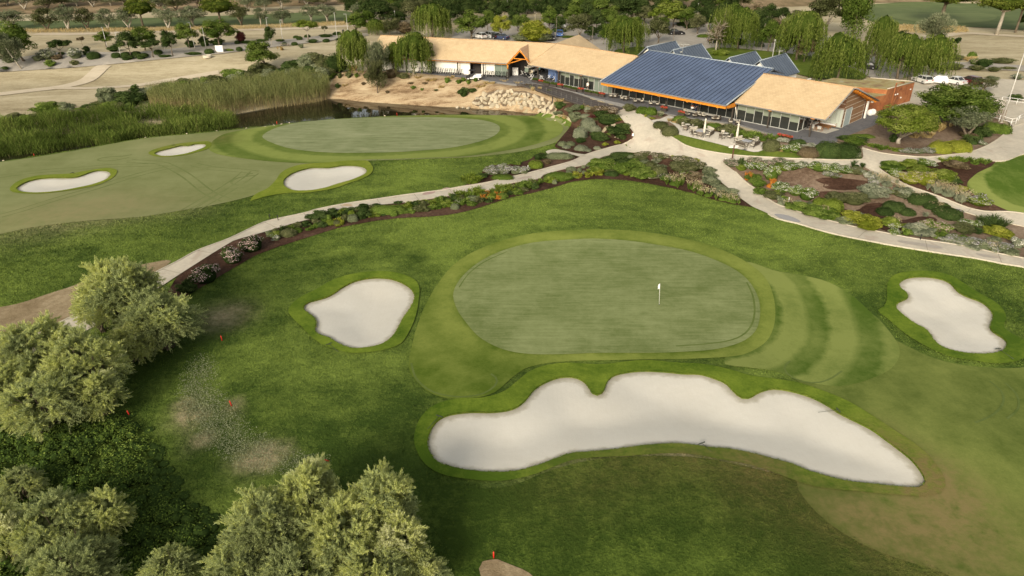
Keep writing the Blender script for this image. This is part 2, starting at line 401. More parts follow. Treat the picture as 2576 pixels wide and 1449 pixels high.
L(nt, mixc(nt, 1.0, c, mixc(nt, .55, (1,1,1), e), 'MULTIPLY'), b.inputs['Base Color']); b.inputs['Roughness'].default_value = .95; b.inputs['Specular IOR Level'].default_value = .05
bump(nt, b, math_(nt, 'ADD', math_(nt, 'MULTIPLY', n3, .6), math_(nt, 'ADD', n2, math_(nt, 'SUBTRACT', math_(nt, 'MULTIPLY', wv.outputs['Fac'], .07), math_(nt, 'MULTIPLY', foot, .45)))), .3, .06); M_sand = m
def paving(name, c, stain, scale=.25, crack=.0, joint=None, bstr=.15):
    m, nt, b = new_mat(name); v = mapping(nt)
    n1 = noise(nt, scale, 5, .65, .6, v); n2 = noise(nt, scale*9, 4, .7, 0, v)
    lo = tuple(x*.8 for x in c); hi = tuple(min(1, x*1.1) for x in c)
    col = ramp(nt, math_(nt, 'ADD', math_(nt, 'MULTIPLY', n1, .6), math_(nt, 'MULTIPLY', n2, .4)), [(.35, lo), (.62, hi)])
    st = ramp(nt, noise(nt, scale*1.7, 3, .5, .4, mapping(nt, (1.3,.8,1))), [(.60,(0,0,0)),(.70,(1,1,1))])
    col = mixc(nt, math_(nt, 'MULTIPLY', st, .6), col, stain)
    if joint and name != 'path_concrete':
        vo = N(nt, 'ShaderNodeTexVoronoi', feature='DISTANCE_TO_EDGE'); vo.inputs['Scale'].default_value = joint; L(nt, v, vo.inputs['Vector'])
        col = mixc(nt, math_(nt, 'MULTIPLY', math_(nt, 'LESS_THAN', vo.outputs['Distance'], .012), .55), col, tuple(x*.35 for x in c))
    L(nt, col, b.inputs['Base Color']); b.inputs['Roughness'].default_value = .85; b.inputs['Specular IOR Level'].default_value = .2
    bump(nt, b, n2, bstr, .02); MATS[name] = m; return m
M_path = paving('path_concrete', (.52,.465,.365), (.40,.32,.25), .3, joint=.12)
M_kerb = paving('kerb_concrete', (.50,.45,.35), (.4,.35,.27), .8)
M_patio = paving('patio_concrete', (.54,.50,.42), (.45,.40,.33), .4)
M_asph = paving('asphalt', (.36,.325,.27), (.27,.245,.20), .15)
M_lot = paving('gravel_lot', (.50,.445,.345), (.42,.36,.27), .15)
M_deck = paving('dark_deck', (.085,.078,.072), (.06,.055,.05), .4)
M_terr = paving('dark_paving', (.15,.148,.15), (.11,.108,.108), .5, joint=.5)
# ---- outlines of the course
BK = {}
BK['wide'] = [(1075,1120),(1080,1090),(1100,1060),(1130,1045),(1180,1038),(1240,1038),(1290,1030),(1320,1010),(1345,980),(1375,962),(1410,950),(1445,950),(1470,962),(1483,978),(1490,990),(1505,994),(1518,985),(1525,965),(1540,948),(1575,938),(1620,934),(1670,936),(1720,941),(1760,942),(1795,952),(1825,965),(1845,985),(1862,1000),(1885,1002),(1910,988),(1945,979),(1990,985),(2040,1000),(2080,1020),(2110,1040),(2150,1060),(2190,1080),(2225,1105),(2265,1135),(2295,1160),(2318,1190),(2328,1215),(2310,1228),(2270,1227),(2200,1220),(2130,1212),(2080,1200),(2030,1185),(1990,1168),(1940,1155),(1890,1142),(1840,1132),(1790,1128),(1750,1122),(1700,1118),(1650,1120),(1600,1125),(1550,1132),(1490,1138),(1440,1142),(1400,1155),(1360,1170),(1310,1185),(1250,1190),(1180,1185),(1120,1172),(1090,1155)]
BK['left'] = [(762,775),(775,762),(800,755),(830,745),(860,725),(895,708),(940,700),(985,703),(1020,717),(1040,735),(1042,755),(1030,780),(1015,800),(1005,820),(990,845),(965,865),(930,875),(890,878),(865,872),(845,862),(825,850),(800,842),(792,830),(795,815),(790,800),(775,790)]
BK['right'] = Z(3072,900,[(1283,830),(1290,795),(1340,770),(1395,745),(1405,715),(1390,685),(1345,650),(1318,615),(1325,580),(1370,550),(1440,530),(1560,523),(1680,535),(1780,560),(1850,605),(1900,665),(1970,710),(2060,745),(2140,775),(2210,825),(2255,880),(2267,930),(2250,985),(2235,1035),(2255,1070),(2310,1110),(2370,1145),(2402,1185),(2395,1235),(2360,1270),(2290,1293),(2150,1305),(2000,1295),(1860,1270),(1760,1235),(1690,1190),(1650,1140),(1620,1090),(1580,1050),(1500,1010),(1420,960),(1350,905),(1300,860)])
BK['kidney'] = Z(0,500,[(165,640),(200,610),(270,575),(370,548),(480,535),(600,533),(720,533),(800,520),(880,490),(950,468),(1010,460),(1080,465),(1112,485),(1110,515),(1070,550),(1000,580),(900,610),(780,635),(650,660),(500,678),(370,685),(250,680),(190,665)])
BK['small'] = Z(0,500,[(1553,290),(1600,265),(1700,240),(1800,215),(1850,208),(1900,210),(1960,195),(2040,190),(2075,200),(2070,220),(2030,240),(1960,265),(1880,290),(1780,308),(1690,316),(1600,312)])
BK['upper'] = Z(1024,500,[(275,580),(285,550),(330,510),(400,475),(480,450),(560,432),(650,430),(730,432),(800,422),(880,410),(980,410),(1060,420),(1105,440),(1118,468),(1100,495),(1040,525),(950,560),(860,585),(780,610),(700,635),(600,655),(490,665),(380,662),(310,635),(280,610)])
BO = {k: outline(p, .45) for k, p in BK.items()}
CO_P = {
 'wide': [(1043,1120),(1045,1085),(1060,1050),(1095,1020),(1150,1005),(1210,1003),(1265,988),(1300,962),(1330,938),(1370,922),(1420,915),(1470,917),(1520,918),(1570,912),(1630,908),(1700,914),(1770,918),(1830,930),(1890,947),(1950,955),(2010,965),(2070,985),(2130,1010),(2190,1045),(2250,1085),(2310,1125),(2350,1165),(2375,1205),(2372,1235),(2330,1250),(2250,1247),(2150,1238),(2060,1228),(2000,1212),(1930,1185),(1870,1168),(1810,1158),(1760,1148),(1700,1143),(1640,1145),(1580,1150),(1500,1153),(1440,1160),(1390,1178),(1330,1200),(1260,1212),(1180,1208),(1110,1195),(1065,1165)],
 'left': [(728,776),(752,752),(795,730),(840,705),(890,690),(950,684),(1000,688),(1040,703),(1055,725),(1053,760),(1045,800),(1030,835),(1010,865),(975,880),(930,888),(880,890),(845,880),(810,868),(785,850),(755,820),(730,795)],
 'right': Z(3072,900,[(1160,830),(1190,770),(1195,680),(1200,600),(1240,530),(1320,490),(1450,470),(1600,470),(1750,490),(1870,530),(1980,600),(2100,680),(2230,750),(2320,810),(2370,870),(2395,940),(2370,1010),(2390,1060),(2470,1110),(2576,1170),(2640,1240),(2576,1340),(2450,1390),(2250,1400),(2050,1370),(1850,1340),(1650,1260),(1450,1150),(1300,1040),(1200,950),(1100,870)]),
 'kidney': Z(0,500,[(100,650),(140,600),(220,555),(350,520),(500,505),(700,495),(850,470),(1000,445),(1100,438),(1170,455),(1180,480),(1150,525),(1080,570),(980,610),(850,640),(700,665),(500,690),(350,698),(200,692),(130,680)]),
 'small': Z(0,500,[(1495,290),(1530,260),(1620,230),(1750,200),(1900,180),(2030,170),(2100,170),(2130,190),(2125,220),(2080,250),(1980,280),(1850,310),(1700,325),(1560,320)]),
 'upper': Z(1024,500,[(0,700),(120,640),(200,560),(250,490),(330,440),(450,405),(600,390),(750,380),(900,365),(1040,362),(1120,365),(1165,410),(1180,450),(1150,500),(1060,550),(940,590),(800,640),(650,670),(480,690),(330,690),(150,715),(0,755),(-60,770)])}
GREEN_P = [(1140,745),(1150,715),(1175,685),(1215,655),(1270,630),(1340,612),(1420,605),(1500,602),(1580,607),(1650,617),(1720,630),(1780,648),(1840,675),(1880,705),(1905,745),(1912,785),(1905,825),(1885,850),(1850,868),(1790,882),(1700,888),(1600,890),(1500,890),(1420,893),(1340,893),(1280,885),(1235,868),(1200,845),(1170,810),(1150,780)]
GREEN = outline(GREEN_P, .7)
_a, _b = np.arange(-70, 75, 1.), np.arange(16, 110, 1.); GDIST.append((-70., 16., sdist(np.stack(np.meshgrid(_a, _b), -1).reshape(-1, 2), GREEN).reshape(len(_b), len(_a))))
FRINGE_P = [(1028,925),(1032,890),(1050,820),(1072,765),(1105,710),(1140,668),(1190,635),(1260,607),(1340,588),(1430,580),(1520,578),(1600,582),(1680,593),(1760,610),(1830,635),(1885,665),(1925,700),(1945,745),(1950,800),(1935,850),(1900,880),(1850,897),(1760,903),(1650,905),(1500,908),(1400,912),(1330,925),(1290,950),(1250,985),(1210,1000),(1160,1005),(1110,1000),(1070,982),(1040,950)]
GREEN2_P = [(660,345),(690,325),(740,312),(820,303),(920,298),(1020,296),(1120,297),(1200,302),(1245,312),(1258,326),(1240,345),(1190,362),(1120,375),(1020,383),(920,386),(820,385),(740,377),(690,363)]
GREEN2 = outline(GREEN2_P, 1.0)
PGREEN_P = [(2640,385),(2576,390),(2532,407),(2494,420),(2457,437),(2434,457),(2432,472),(2444,487),(2469,500),(2507,520),(2544,534),(2600,545),(2700,550),(2800,480),(2760,400)]
# ---- base ground: one sheet reaching the horizon, open under the pits of the bunkers
gx = np.unique(np.concatenate([np.arange(-700,-120,20.), np.arange(-120,130,1.6), np.arange(130,701,20.)]))
gy = np.unique(np.concatenate([np.arange(-60,16,8.), np.arange(16,200,1.6), np.arange(200,320,4.), np.arange(320,1500,40.)]))
X, Y = np.meshgrid(gx, gy); P2 = np.stack([X.ravel(), Y.ravel()], 1)
nx, ny = len(gx), len(gy)
ii = (np.arange(ny-1)[:, None]*nx+np.arange(nx-1)[None, :]).ravel()
Fq = np.stack([ii, ii+1, ii+nx+1, ii+nx], 1)
cen = P2[Fq].mean(1); keep = np.ones(len(Fq), bool)
for o in BO.values():
    near = (np.abs(cen-o.mean(0)) < 40).all(1); ix = np.where(near)[0]
    keep[ix[sdist(cen[ix], o) < 2.2]] = False
g_ = link('ground', mesh_np('ground', np.column_stack([P2, Hn(P2[:, 0], P2[:, 1])-.18]), Fq[keep], M_dry, smooth=True)); tag(g_, kind='structure')
holes_all = list(BO.values())
# the rough: the turf under and round everything of the course
ROUGH_P = [(-500,1500),(-500,430,-.5),(-200,427,-.5),(0,402,-.5),(180,376,-.5),(355,346,-.5),(480,334,-.5),(600,322,-.5),(740,306,-.5),(870,295,-.5),(1050,287,-.5),(1200,286,-.5),(1330,288,-.5),(1400,291),(1440,310),
           (1545,285),(1600,285),(1700,310),(1850,350),(2040,372),(2115,380),(2300,402),(2440,392),(2560,392),(2800,370),(3000,420),(3000,900),(2900,1500),(2700,1800),(1200,1900),(-200,1800)]
ROUGH = resample(WP(ROUGH_P), 1.2)
sheet('rough_grass', ROUGH, M_rough, 0, 1.25, holes_all)
FAIR_P = [(-400,640),(-300,440,0),(-200,432,0),(0,409,0),(180,381,0),(355,350,0),(480,338,0),(600,326,0),(740,310,0),(870,299,0),(1050,291,0),(1200,290,0),(1330,292),(1390,297),(1425,312),(1432,335),(1400,358),(1330,378),(1230,392),(1144,398),(1019,402),(924,405),(860,412),(780,430),(700,460),(650,488),(550,514),(463,529),(350,547),(250,554),(175,561),(75,574),(0,590),(-150,615)]
sheet('upper_fairway', outline(FAIR_P, 1.0), M_fair, .05, 1.1, [BO['kidney'], BO['small'], BO['upper']])
FR2_P = [(525,372),(550,345),(600,330),(740,311),(870,300),(1050,292),(1200,291),(1330,293),(1385,300),(1415,318),(1405,342),(1340,366),(1240,385),(1144,396),(1019,400),(924,402),(850,408),(780,412),(690,408),(600,398),(545,388)]
sheet('far_fringe', outline(FR2_P, 1.0), M_fr2, .085, 1.1, [BO['upper']], GREEN2)
sheet('far_putting_green', GREEN2, M_green2, .115, 1.3)
sheet('near_fairway', outline([(2004,1212),(2023,1254),(2058,1294),(2108,1334),(2168,1369),(2238,1399),(2318,1424),(2388,1449),(2600,1560),(3000,1500),(3000,940),(2700,915),(2560,926),(2480,925),(2400,915),(2330,895),(2270,865),(2220,850),(2150,900),(2060,940),(2000,950),(2060,1000),(2150,1050),(2250,1110),(2330,1180),(2350,1228),(2250,1240),(2100,1225)], .9), M_fair2, .03, 1.1, [BO['wide'], BO['right']])
sheet('approach', outline([(1870,660),(1950,682),(2010,692),(2080,709),(2140,742),(2180,777),(2225,820),(2262,875),(2250,920),(2200,950),(2120,972),(2030,962),(1950,935),(1880,925),(1820,915),(1850,870),(1890,820),(1895,740)], .8), M_appr, .045, .8, [BO['wide']], GREEN)
sheet('fringe', outline(FRINGE_P, .7), M_fringe, .06, .8, [BO['wide']], GREEN)
sheet('putting_green', GREEN, M_green, .09, .9)
sheet('practice_green', outline(PGREEN_P, .9), M_appr, .06, 1.0, [], outline([(2560,420),(2530,440),(2520,460),(2540,490),(2600,510),(2700,510),(2720,430),(2640,400)], 1))
sheet('darkened_rough', outline([(1060,1190),(1120,1215),(1260,1228),(1396,1180),(1500,1156),(1640,1148),(1760,1152),(1870,1172),(1940,1190),(2014,1212),(2040,1252),(2072,1288),(2122,1328),(2180,1362),(2248,1392),(2326,1418),(2400,1446),(2300,1700),(1500,1800),(1200,1560),(1130,1400),(1060,1260)], .9), M_dark, .02, 1.1)
for k in BK:
    sheet('bunker_collar', outline(CO_P[k], .5), M_collar2 if k in ('kidney','small','upper') else M_collar, .105, .6 if k in ('wide','left','right') else .9, [BO[k]])
    depth = {'wide': .34, 'left': .34, 'right': .3}.get(k, .26)
    o = BO[k]
    def zf(v2, o=o, depth=depth):
        d = edist(v2, o); return Hn(v2[:, 0], v2[:, 1])-.06-depth*sstep(0, 4.5, d)
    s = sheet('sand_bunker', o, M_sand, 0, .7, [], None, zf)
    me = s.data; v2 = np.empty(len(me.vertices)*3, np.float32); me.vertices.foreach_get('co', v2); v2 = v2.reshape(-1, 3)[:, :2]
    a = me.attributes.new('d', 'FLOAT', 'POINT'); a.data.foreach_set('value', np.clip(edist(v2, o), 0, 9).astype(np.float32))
    # the cut turf lip between grass and sand
    n = len(o); zt = Hn(o[:, 0], o[:, 1]); V = np.vstack([np.column_stack([o, zt+.075]), np.column_stack([o, zt-.10])])
    i = np.arange(n); j = (i+1) % n
    lip = link('bunker_lip', mesh_np('bunker_lip', V, np.stack([i, j, j+n, i+n], 1), M_collar, {'v': np.full(2*n, -.15), 'dry': np.full(2*n, .3)}), s)
# ---- tyre marks pressed into the dew of the upper fairway
M_mark = grass('tyre_mark_grass', (.115,.14,.042), (.185,.205,.078), .2, 5, None, .3, bstr=.2)
def ribbon(name, pts, width, mat, zoff, closed=False, kind='structure', smooth=True, rails=None):
    w = WP(pts); w = cat_rom(w, 8, closed) if smooth else w; w = resample(w, .6, closed)
    t = np.gradient(w, axis=0); t /= np.linalg.norm(t, axis=1)[:, None]; nn = np.stack([-t[:, 1], t[:, 0]], 1)
    V = []; Fa = []
    for off in (rails or [0]):
        o = len(V)
        for p, q in zip(w, nn):
            for s in (-1, 1):
                x, y = p+q*(off+s*width/2); V.append((x, y, H(x, y)+zoff))
        Fa += [(o+2*i, o+2*i+1, o+2*i+3, o+2*i+2) for i in range(len(w)-1)]
    nV = len(V); me = mesh_np(name, V, np.array(Fa), mat, {'v': np.zeros(nV), 'dry': np.zeros(nV)})
    return tag(link(name, me), kind=kind)
for pts in [Z(0,500,[(0,920),(250,850),(600,740),(950,640),(1300,530),(1600,450),(1750,425)]), Z(0,500,[(1300,365),(1600,385),(1750,440),(1900,530),(2050,650),(2150,710),(2280,760)]),
            Z(0,500,[(1880,860),(2050,760),(2250,640),(2400,540),(2480,470)]), Z(0,500,[(0,520),(400,470),(800,440),(1100,415),(1500,405),(1700,395)]),
            Z(0,500,[(1950,400),(2150,440),(2400,460),(2576,480)]), Z(0,500,[(1960,850),(2200,720),(2400,600),(2560,490)])]:
    ribbon('tyre_mark', pts, .26, M_mark, .055, rails=[-.62, .62])
for pts in [Z(0,500,[(1330,300),(1250,315),(1050,330),(985,350),(1010,365),(1150,360),(1300,330)]), Z(0,500,[(2576,510),(2420,530),(2330,570),(2350,600),(2450,605),(2576,590)])]:
    ribbon('tyre_mark', pts, .35, M_mark, .055)
# ---- mower turning lines on green and fringe
M_line = grass('mown_line_grass', (.08,.115,.022), (.14,.175,.05), .3, 6, None, .4, bstr=.2)
rr = cat_rom(np.array(GREEN)[::6], 4)
ribbon('mowing_line', [(1878,712),(1893,745),(1898,785),(1890,820),(1868,845),(1830,860),(1770,868),(1700,873)], .16, M_line, .1)
ribbon('mowing_line', [(1155,725),(1180,690),(1220,660),(1275,635)], .12, M_line, .1)
ribbon('mowing_line', [(1035,915),(1045,950),(1075,980),(1115,995),(1165,1000),(1215,992),(1245,972),(1250,955),(1235,942)], .16, M_line, .07)
ribbon('mowing_line', Z(2048,1152,[(1400,370),(1370,400),(1390,440),(1450,470),(1530,480),(1600,460),(1660,420)],.5), .16, M_line, .06)
ribbon('mowing_line', Z(2048,1152,[(2400,470),(2460,520),(2470,580),(2420,640),(2330,680)],.5), .16, M_line, .05)
ribbon('mowing_line', Z(2048,1152,[(2480,480),(2540,540),(2545,610),(2490,660)],.5), .16, M_line, .05)
# ---- paths
PATH_UP = [(0,884),(100,838),(225,778),(310,735),(395,686),(450,658),(500,631),(575,603),(644,570),(681,556),(769,537),(794,529),(869,514),(944,503),(1019,492),(1081,484),(1119,479),(1156,472),(1219,462),(1288,446),(1328,437),(1388,421),(1438,407),(1475,390),(1513,378),(1563,365),(1585,355),(1595,346),(1594,334),(1585,322),(1563,297),(1543,280)]
PATH_LO = [(1571,273),(1590,280),(1608,287),(1635,303),(1645,315),(1663,332),(1693,348),(1725,367),(1763,378),(1813,387),(1863,393),(1932,397),(2019,401),(2107,404),(2165,403),(2172,397),(2170,385),(2169,373),(2194,381),(2232,389),(2282,394),(2332,397),(2382,392),(2432,386),(2469,374),(2502,357),(2532,334),(2549,320),(2576,311),(2700,270),(2800,330),(2640,385),(2576,389),(2540,402),(2507,407),(2407,402),(2357,409),(2264,411),(2209,422)]
MIDR = [(2232,439),(2269,462),(2307,477),(2357,494),(2407,514),(2444,527),(2482,534),(2532,534),(2576,539),(2720,545)]
MIDL = [(2720,610),(2576,572),(2494,554),(2432,537),(2394,522),(2372,512),(2307,487),(2269,469),(2232,454),(2207,439),(2177,422)]
B2TOP = [(2144,419),(2032,414),(1932,406),(1828,404),(1820,412)]
RT_R = [(1850,434),(1875,459),(1900,477),(1932,502),(1957,517),(1994,529),(2032,542),(2107,562),(2157,574),(2232,589),(2282,599),(2332,607),(2432,622),(2507,639),(2576,652),(2720,685)]
RT_L = [(2720,712),(2576,674),(2532,667),(2457,652),(2357,637),(2257,621),(2182,607),(2107,592),(2057,579),(2007,564),(1957,552),(1932,539),(1893,522),(1865,502),(1838,479),(1813,459),(1780,432)]
CB_TOP = [(1753,407),(1713,397),(1650,391),(1598,384),(1550,387),(1513,397),(1483,414),(1425,425),(1370,440),(1355,451),(1288,462),(1219,484),(1131,494),(1019,511),(956,517),(894,527),(851,537),(764,557),(736,564),(694,577),(656,588),(590,606),(537,638),(490,668),(445,697),(380,740),(300,790),(180,855),(90,895),(0,940)]
PATHPOLY = PATH_UP+PATH_LO+MIDR+MIDL+B2TOP+RT_R+RT_L+CB_TOP
PATH = resample(WP(PATHPOLY+[(-200,1010),(-200,985)]), .8)
sheet('path', PATH, M_path, .11, 1.4)
def kerb(pts, w=.13, h=.06):
    c = resample(cat_rom(WP(pts), 5, False), .8, False); mb = MB(); t = np.gradient(c, axis=0); t /= np.linalg.norm(t, axis=1)[:, None]; nn = np.stack([-t[:, 1], t[:, 0]], 1)
    vs = []; fs = []
    for p, q in zip(c, nn):
        z = H(*p)
        for s, zz in ((-1, z-.1), (-1, z+.11+h), (1, z+.11+h), (1, z-.1)): vs.append((p[0]+q[0]*s*w/2, p[1]+q[1]*s*w/2, zz))
    for i in range(len(c)-1):
        for k in range(3): fs.append((i*4+k, i*4+k+1, i*4+k+5, i*4+k+4))
    mb.add(vs, fs); return tag(mb.build('path_kerb', M_kerb), kind='structure')
for seg in (PATH_UP, PATH_LO[:15], PATH_LO[17:29], PATH_LO[31:], MIDR[:9], MIDL[1:], RT_R, RT_L[:12], CB_TOP[:14]): kerb(seg)
m, nt, b = new_mat('puddle_water'); b.inputs['Base Color'].default_value = (.27,.245,.215,1); b.inputs['Roughness'].default_value = .05; M_pud = m
sheet('puddle', outline([(1948,541),(1972,542),(2000,551),(2014,561),(1990,559),(1960,550)], .3), M_pud, .125, .6)
sheet('puddle', outline([(2260,607),(2310,613),(2370,624),(2360,628),(2300,619),(2262,612)], .4), plain('wet_path',(.37,.32,.255),.4), .125, .6)
sheet('puddle', outline([(2455,639),(2490,645),(2510,651),(2480,650),(2456,643)], .4), plain('wet_path',(.37,.32,.255),.4), .125, .6)
sheet('path_patch', outline([(1062,492),(1068,487),(1092,482),(1095,486),(1080,491)], .4), plain('pink_patch',(.36,.25,.22),.9), .125, .6)
sheet('path_patch', outline([(1112,478),(1122,474),(1133,475),(1130,479)], .4), plain('pink_patch',(.36,.25,.22),.9), .125, .6)
sheet('path_patch', outline([(858,519),(872,515),(888,518),(880,521)], .4), plain('ochre_patch',(.42,.31,.20),.9), .125, .6)
sheet('path_patch', outline([(1300,452),(1320,446),(1340,445),(1325,451)], .4), plain('dull_patch',(.40,.33,.27),.9), .125, .6)
sheet('stone_strip', outline([(1373,383),(1395,377),(1420,381),(1452,388),(1474,391),(1462,397),(1440,391),(1410,388),(1385,391)], .5), M_kerb, .13, .8)
# ---- planted beds
CB_LOW = [(1893,523),(1838,514),(1788,502),(1750,489),(1688,474),(1638,464),(1588,456),(1538,452),(1488,452),(1438,458),(1388,474),(1338,487),(1288,497),(1219,519),(1169,534),(1119,543),(1069,547),(1001,550),(944,557),(894,566),(856,573),(819,584),(756,604),(694,624),(644,643),(575,683),(500,728),(455,752),(420,740)]
bed_c = resample(WP(CB_LOW+CB_TOP[::-1][5:]+RT_L[::-1][:5]), .8)
sheet('planting_bed', bed_c, M_mulch, .07, 1.2)
sheet('planting_bed', resample(WP(B2TOP[::-1]+MIDL[::-1]+[(2720,685)]+RT_R[::-1]), .8), M_mulch2, .07, 1.2)
sheet('dark_mulch', outline(Z(3072,500,[(470,560),(600,535),(800,545),(1000,570),(1120,600),(1100,640),(900,655),(700,660),(560,640),(560,600)]), .7), M_mulch, .085, 1)
sheet('dark_mulch', outline(Z(3072,500,[(480,690),(620,670),(760,690),(700,740),(760,850),(900,860),(1000,800),(1180,800),(1220,900),(1350,960),(1500,930),(1640,930),(1700,970),(1500,1050),(1400,1130),(1200,1080),(900,960),(720,960),(640,900),(560,780)]), .7), M_mulch, .085, 1)
sheet('planting_bed', resample(WP([(2209,422),(2264,411),(2357,409),(2407,402),(2507,406),(2494,419),(2457,437),(2434,457),(2432,472),(2444,487),(2469,499),(2507,519),(2540,533),(2482,534),(2444,527),(2407,514),(2357,494),(2307,477),(2269,462),(2232,439)]), .8), M_mulch, .07, 1.1)
sheet('planting_bed', outline([(2105,352),(2157,333),(2203,314),(2230,292),(2290,272),(2360,262),(2420,262),(2480,272),(2505,300),(2544,322),(2532,334),(2502,357),(2469,374),(2432,386),(2382,392),(2332,397),(2282,394),(2232,389),(2194,381),(2168,371),(2130,362)], .9), M_mulch2, .07, 1.2)
sheet('planting_bed', outline([(1160,471),(1195,456),(1212,436),(1228,418),(1288,414),(1330,403),(1345,393),(1362,385),(1385,392),(1410,389),(1440,392),(1460,398),(1438,407),(1388,421),(1328,437),(1288,446),(1219,462)], .7), M_mulch, .07, 1)
sheet('planting_bed', outline([(1408,352),(1396,371),(1420,380),(1452,387),(1475,389),(1513,378),(1563,365),(1585,355),(1595,346),(1594,334),(1585,322),(1563,297),(1543,281),(1500,272),(1440,262),(1412,265),(1398,285),(1432,298),(1436,318)], .7), M_mulch, .13, 1)
sheet('planting_bed', outline([(1560,262),(1600,268),(1650,282),(1680,290),(1672,296),(1635,304),(1608,287),(1590,280),(1568,272)], .6), M_mulch2, .07, 1)
sheet('planting_bed', outline([(1645,313),(1690,302),(1705,330),(1707,342),(1693,348),(1663,332)], .6), M_mulch2, .07, 1)
PT = lambda pts: [(1572.3+x*.15625, 188.7+y*.15625) for x, y in pts]
sheet('planting_bed', outline(PT([(700,750),(780,670),(900,670),(1100,720),(1350,780),(1600,830),(1850,880),(2100,920),(2350,980),(2500,1010),(2700,1050),(2950,1100),(3300,1180),(3700,1150),(3820,1250),(3820,1330),(3400,1340),(2900,1290),(2576,1260),(2240,1230),(2270,1130),(2150,1075),(1780,1010),(1540,940),(1250,880),(880,815)]), .8), M_mulch2, .07, 1.2)
sheet('lawn_strip', outline(PT([(765,1005),(870,970),(1120,1030),(1450,1110),(1800,1200),(2110,1260),(2240,1215),(2576,1250),(2900,1290),(2750,1345),(2400,1340),(2050,1325),(1700,1280),(1350,1215),(1000,1140)]), .7), M_lawn, .09, 1)
sheet('patio', resample(WP(PT([(560,720),(700,660),(800,690),(720,755),(880,815),(1250,880),(1540,940),(1780,1010),(2150,1075),(2270,1130),(2240,1215),(2110,1260),(1800,1200),(1450,1110),(1120,1030),(870,970),(860,900),(800,820),(700,760),(560,760),(470,800),(400,745)])), .7), M_patio, .12, 1.1)
# ---- bare ground near the lens
sheet('bare_soil', outline([(-80,800),(50,764),(125,739),(195,716),(240,690),(330,672),(390,660),(432,655),(395,686),(310,735),(225,778),(100,838),(0,884),(-90,920)], .8), M_soil, .05, 1.2)
sheet('bare_soil', outline([(1205,1432),(1216,1412),(1228,1414),(1240,1404),(1262,1413),(1290,1424),(1312,1432),(1340,1450),(1362,1485),(1330,1530),(1270,1515),(1200,1500),(1212,1465)], .5), M_soil, .05, 1)
THIN = outline([(445,960),(470,910),(520,885),(552,915),(560,970),(590,1005),(620,1045),(670,1085),(720,1115),(780,1135),(840,1150),(800,1190),(700,1200),(610,1190),(550,1160),(500,1125),(470,1080),(445,1040),(438,1000)], .6)
# ---- bank, tracks, roads, lots
sheet('sandy_bank', outline([(800,272,-1.4),(835,266,-1.4),(900,270,-1.4),(1000,277,-1.4),(1080,281,-1.4),(1160,285,-1.4),(1280,291,-1.4),(1360,293,-1.0),(1412,290),(1440,270),(1520,272),(1470,255),(1400,235),(1330,218),(1270,200),(1190,196),(1100,188),(1000,182),(930,178),(870,180),(840,200),(822,230)], 1.0), M_bank, .04, 1.1)
ribbon('dirt_track', Z(0,0,[(-200,950),(0,940),(300,905),(600,870),(850,810),(950,740),(1010,680),(1060,650)]), 3.4, M_track, -.08)
ribbon('dirt_track', Z(0,0,[(600,880),(900,880),(1300,860),(1700,800),(2200,720)]), 2.2, M_track, -.09)
ribbon('dirt_track', [(90,84),(200,84),(340,80),(480,77),(640,73),(760,70),(900,62)], 4.0, M_track, -.08)
ribbon('dirt_track', [(2230,92),(2350,90),(2420,82),(2500,86),(2600,92)], 4.0, M_track, -.08)
sheet('road', resample(WP([(-60,184),(60,177),(200,168),(300,159),(450,144),(560,134),(644,123),(740,111),(860,98),(930,88),(920,82),(800,90),(644,106),(560,107),(430,122),(350,130),(200,130),(130,132),(60,142),(-60,152)]), 1.5), M_asph, -.04, 3)
ribbon('road_marking', [(420,132),(480,126.5),(540,121)], .3, M_kerb, .0, smooth=False)
ribbon('road_marking', [(560,122),(600,117),(630,113)], .3, M_kerb, .0, smooth=False)
sheet('road', resample(WP([(2380,154),(2480,158),(2620,166),(2700,170),(2700,186),(2600,180),(2460,172),(2370,168)]), 1.5), M_asph, -.04, 3)
ribbon('road_marking', [(2400,161),(2480,164.5),(2576,171)], .25, M_kerb, .0, smooth=False)
sheet('gravel_lot', resample(WP([(2210,310),(2232,280),(2300,210),(2290,195),(2330,180),(2400,190),(2480,196),(2600,204),(2720,210),(2720,270),(2576,311),(2549,320),(2530,300),(2500,290),(2480,266),(2420,254),(2330,272),(2250,292)]), 1.2), M_lot, .03, 2)
sheet('car_park', resample(WP([(1130,103),(1160,62),(1400,56),(1700,56),(1960,66),(2080,88),(2160,120),(2230,160),(2290,190),(2230,210),(2180,190),(2100,160),(1960,140),(1800,128),(1600,140),(1450,120),(1380,106)]), 1.5), M_asph, .02, 3)
sheet('lawn', outline([(1545,128),(1600,118),(1640,124),(1640,140),(1580,140)], 1.2), M_lawn, .06, 2)
sheet('lawn', outline([(1770,140),(1780,122),(1830,120),(1900,126),(1960,132),(2060,145),(2140,170),(2180,195),(2100,200),(2020,190),(1940,165),(1850,158)], 1.2), M_lawn, .06, 2)
sheet('lawn', outline([(1890,100),(1895,80),(1930,70),(1960,85),(1950,105),(1920,108)], 1.2), M_lawn, .06, 2)
sheet('distant_fairway', outline([(-80,66),(-60,52),(60,52),(200,50),(350,45),(520,40),(700,34),(860,26),(900,46),(780,58),(600,62),(400,66),(250,71),(100,72)], 3), M_farg, -.05, 4)
sheet('distant_fairway', outline([(2165,38),(2182,15),(2232,8),(2307,4),(2432,8),(2620,14),(2720,40),(2620,74),(2500,70),(2422,66),(2307,61),(2220,60)], 3), M_farg, -.05, 4)
paint('v', [(2330,44,12,.3),(2420,40,14,.3),(2270,46,8,.25)])
sheet('distant_green', outline(Z(3072,0,[(1200,155),(1350,135),(1700,132),(2100,130),(2300,160),(2200,215),(1800,235),(1400,205)]), 2), M_farg, .0, 4)
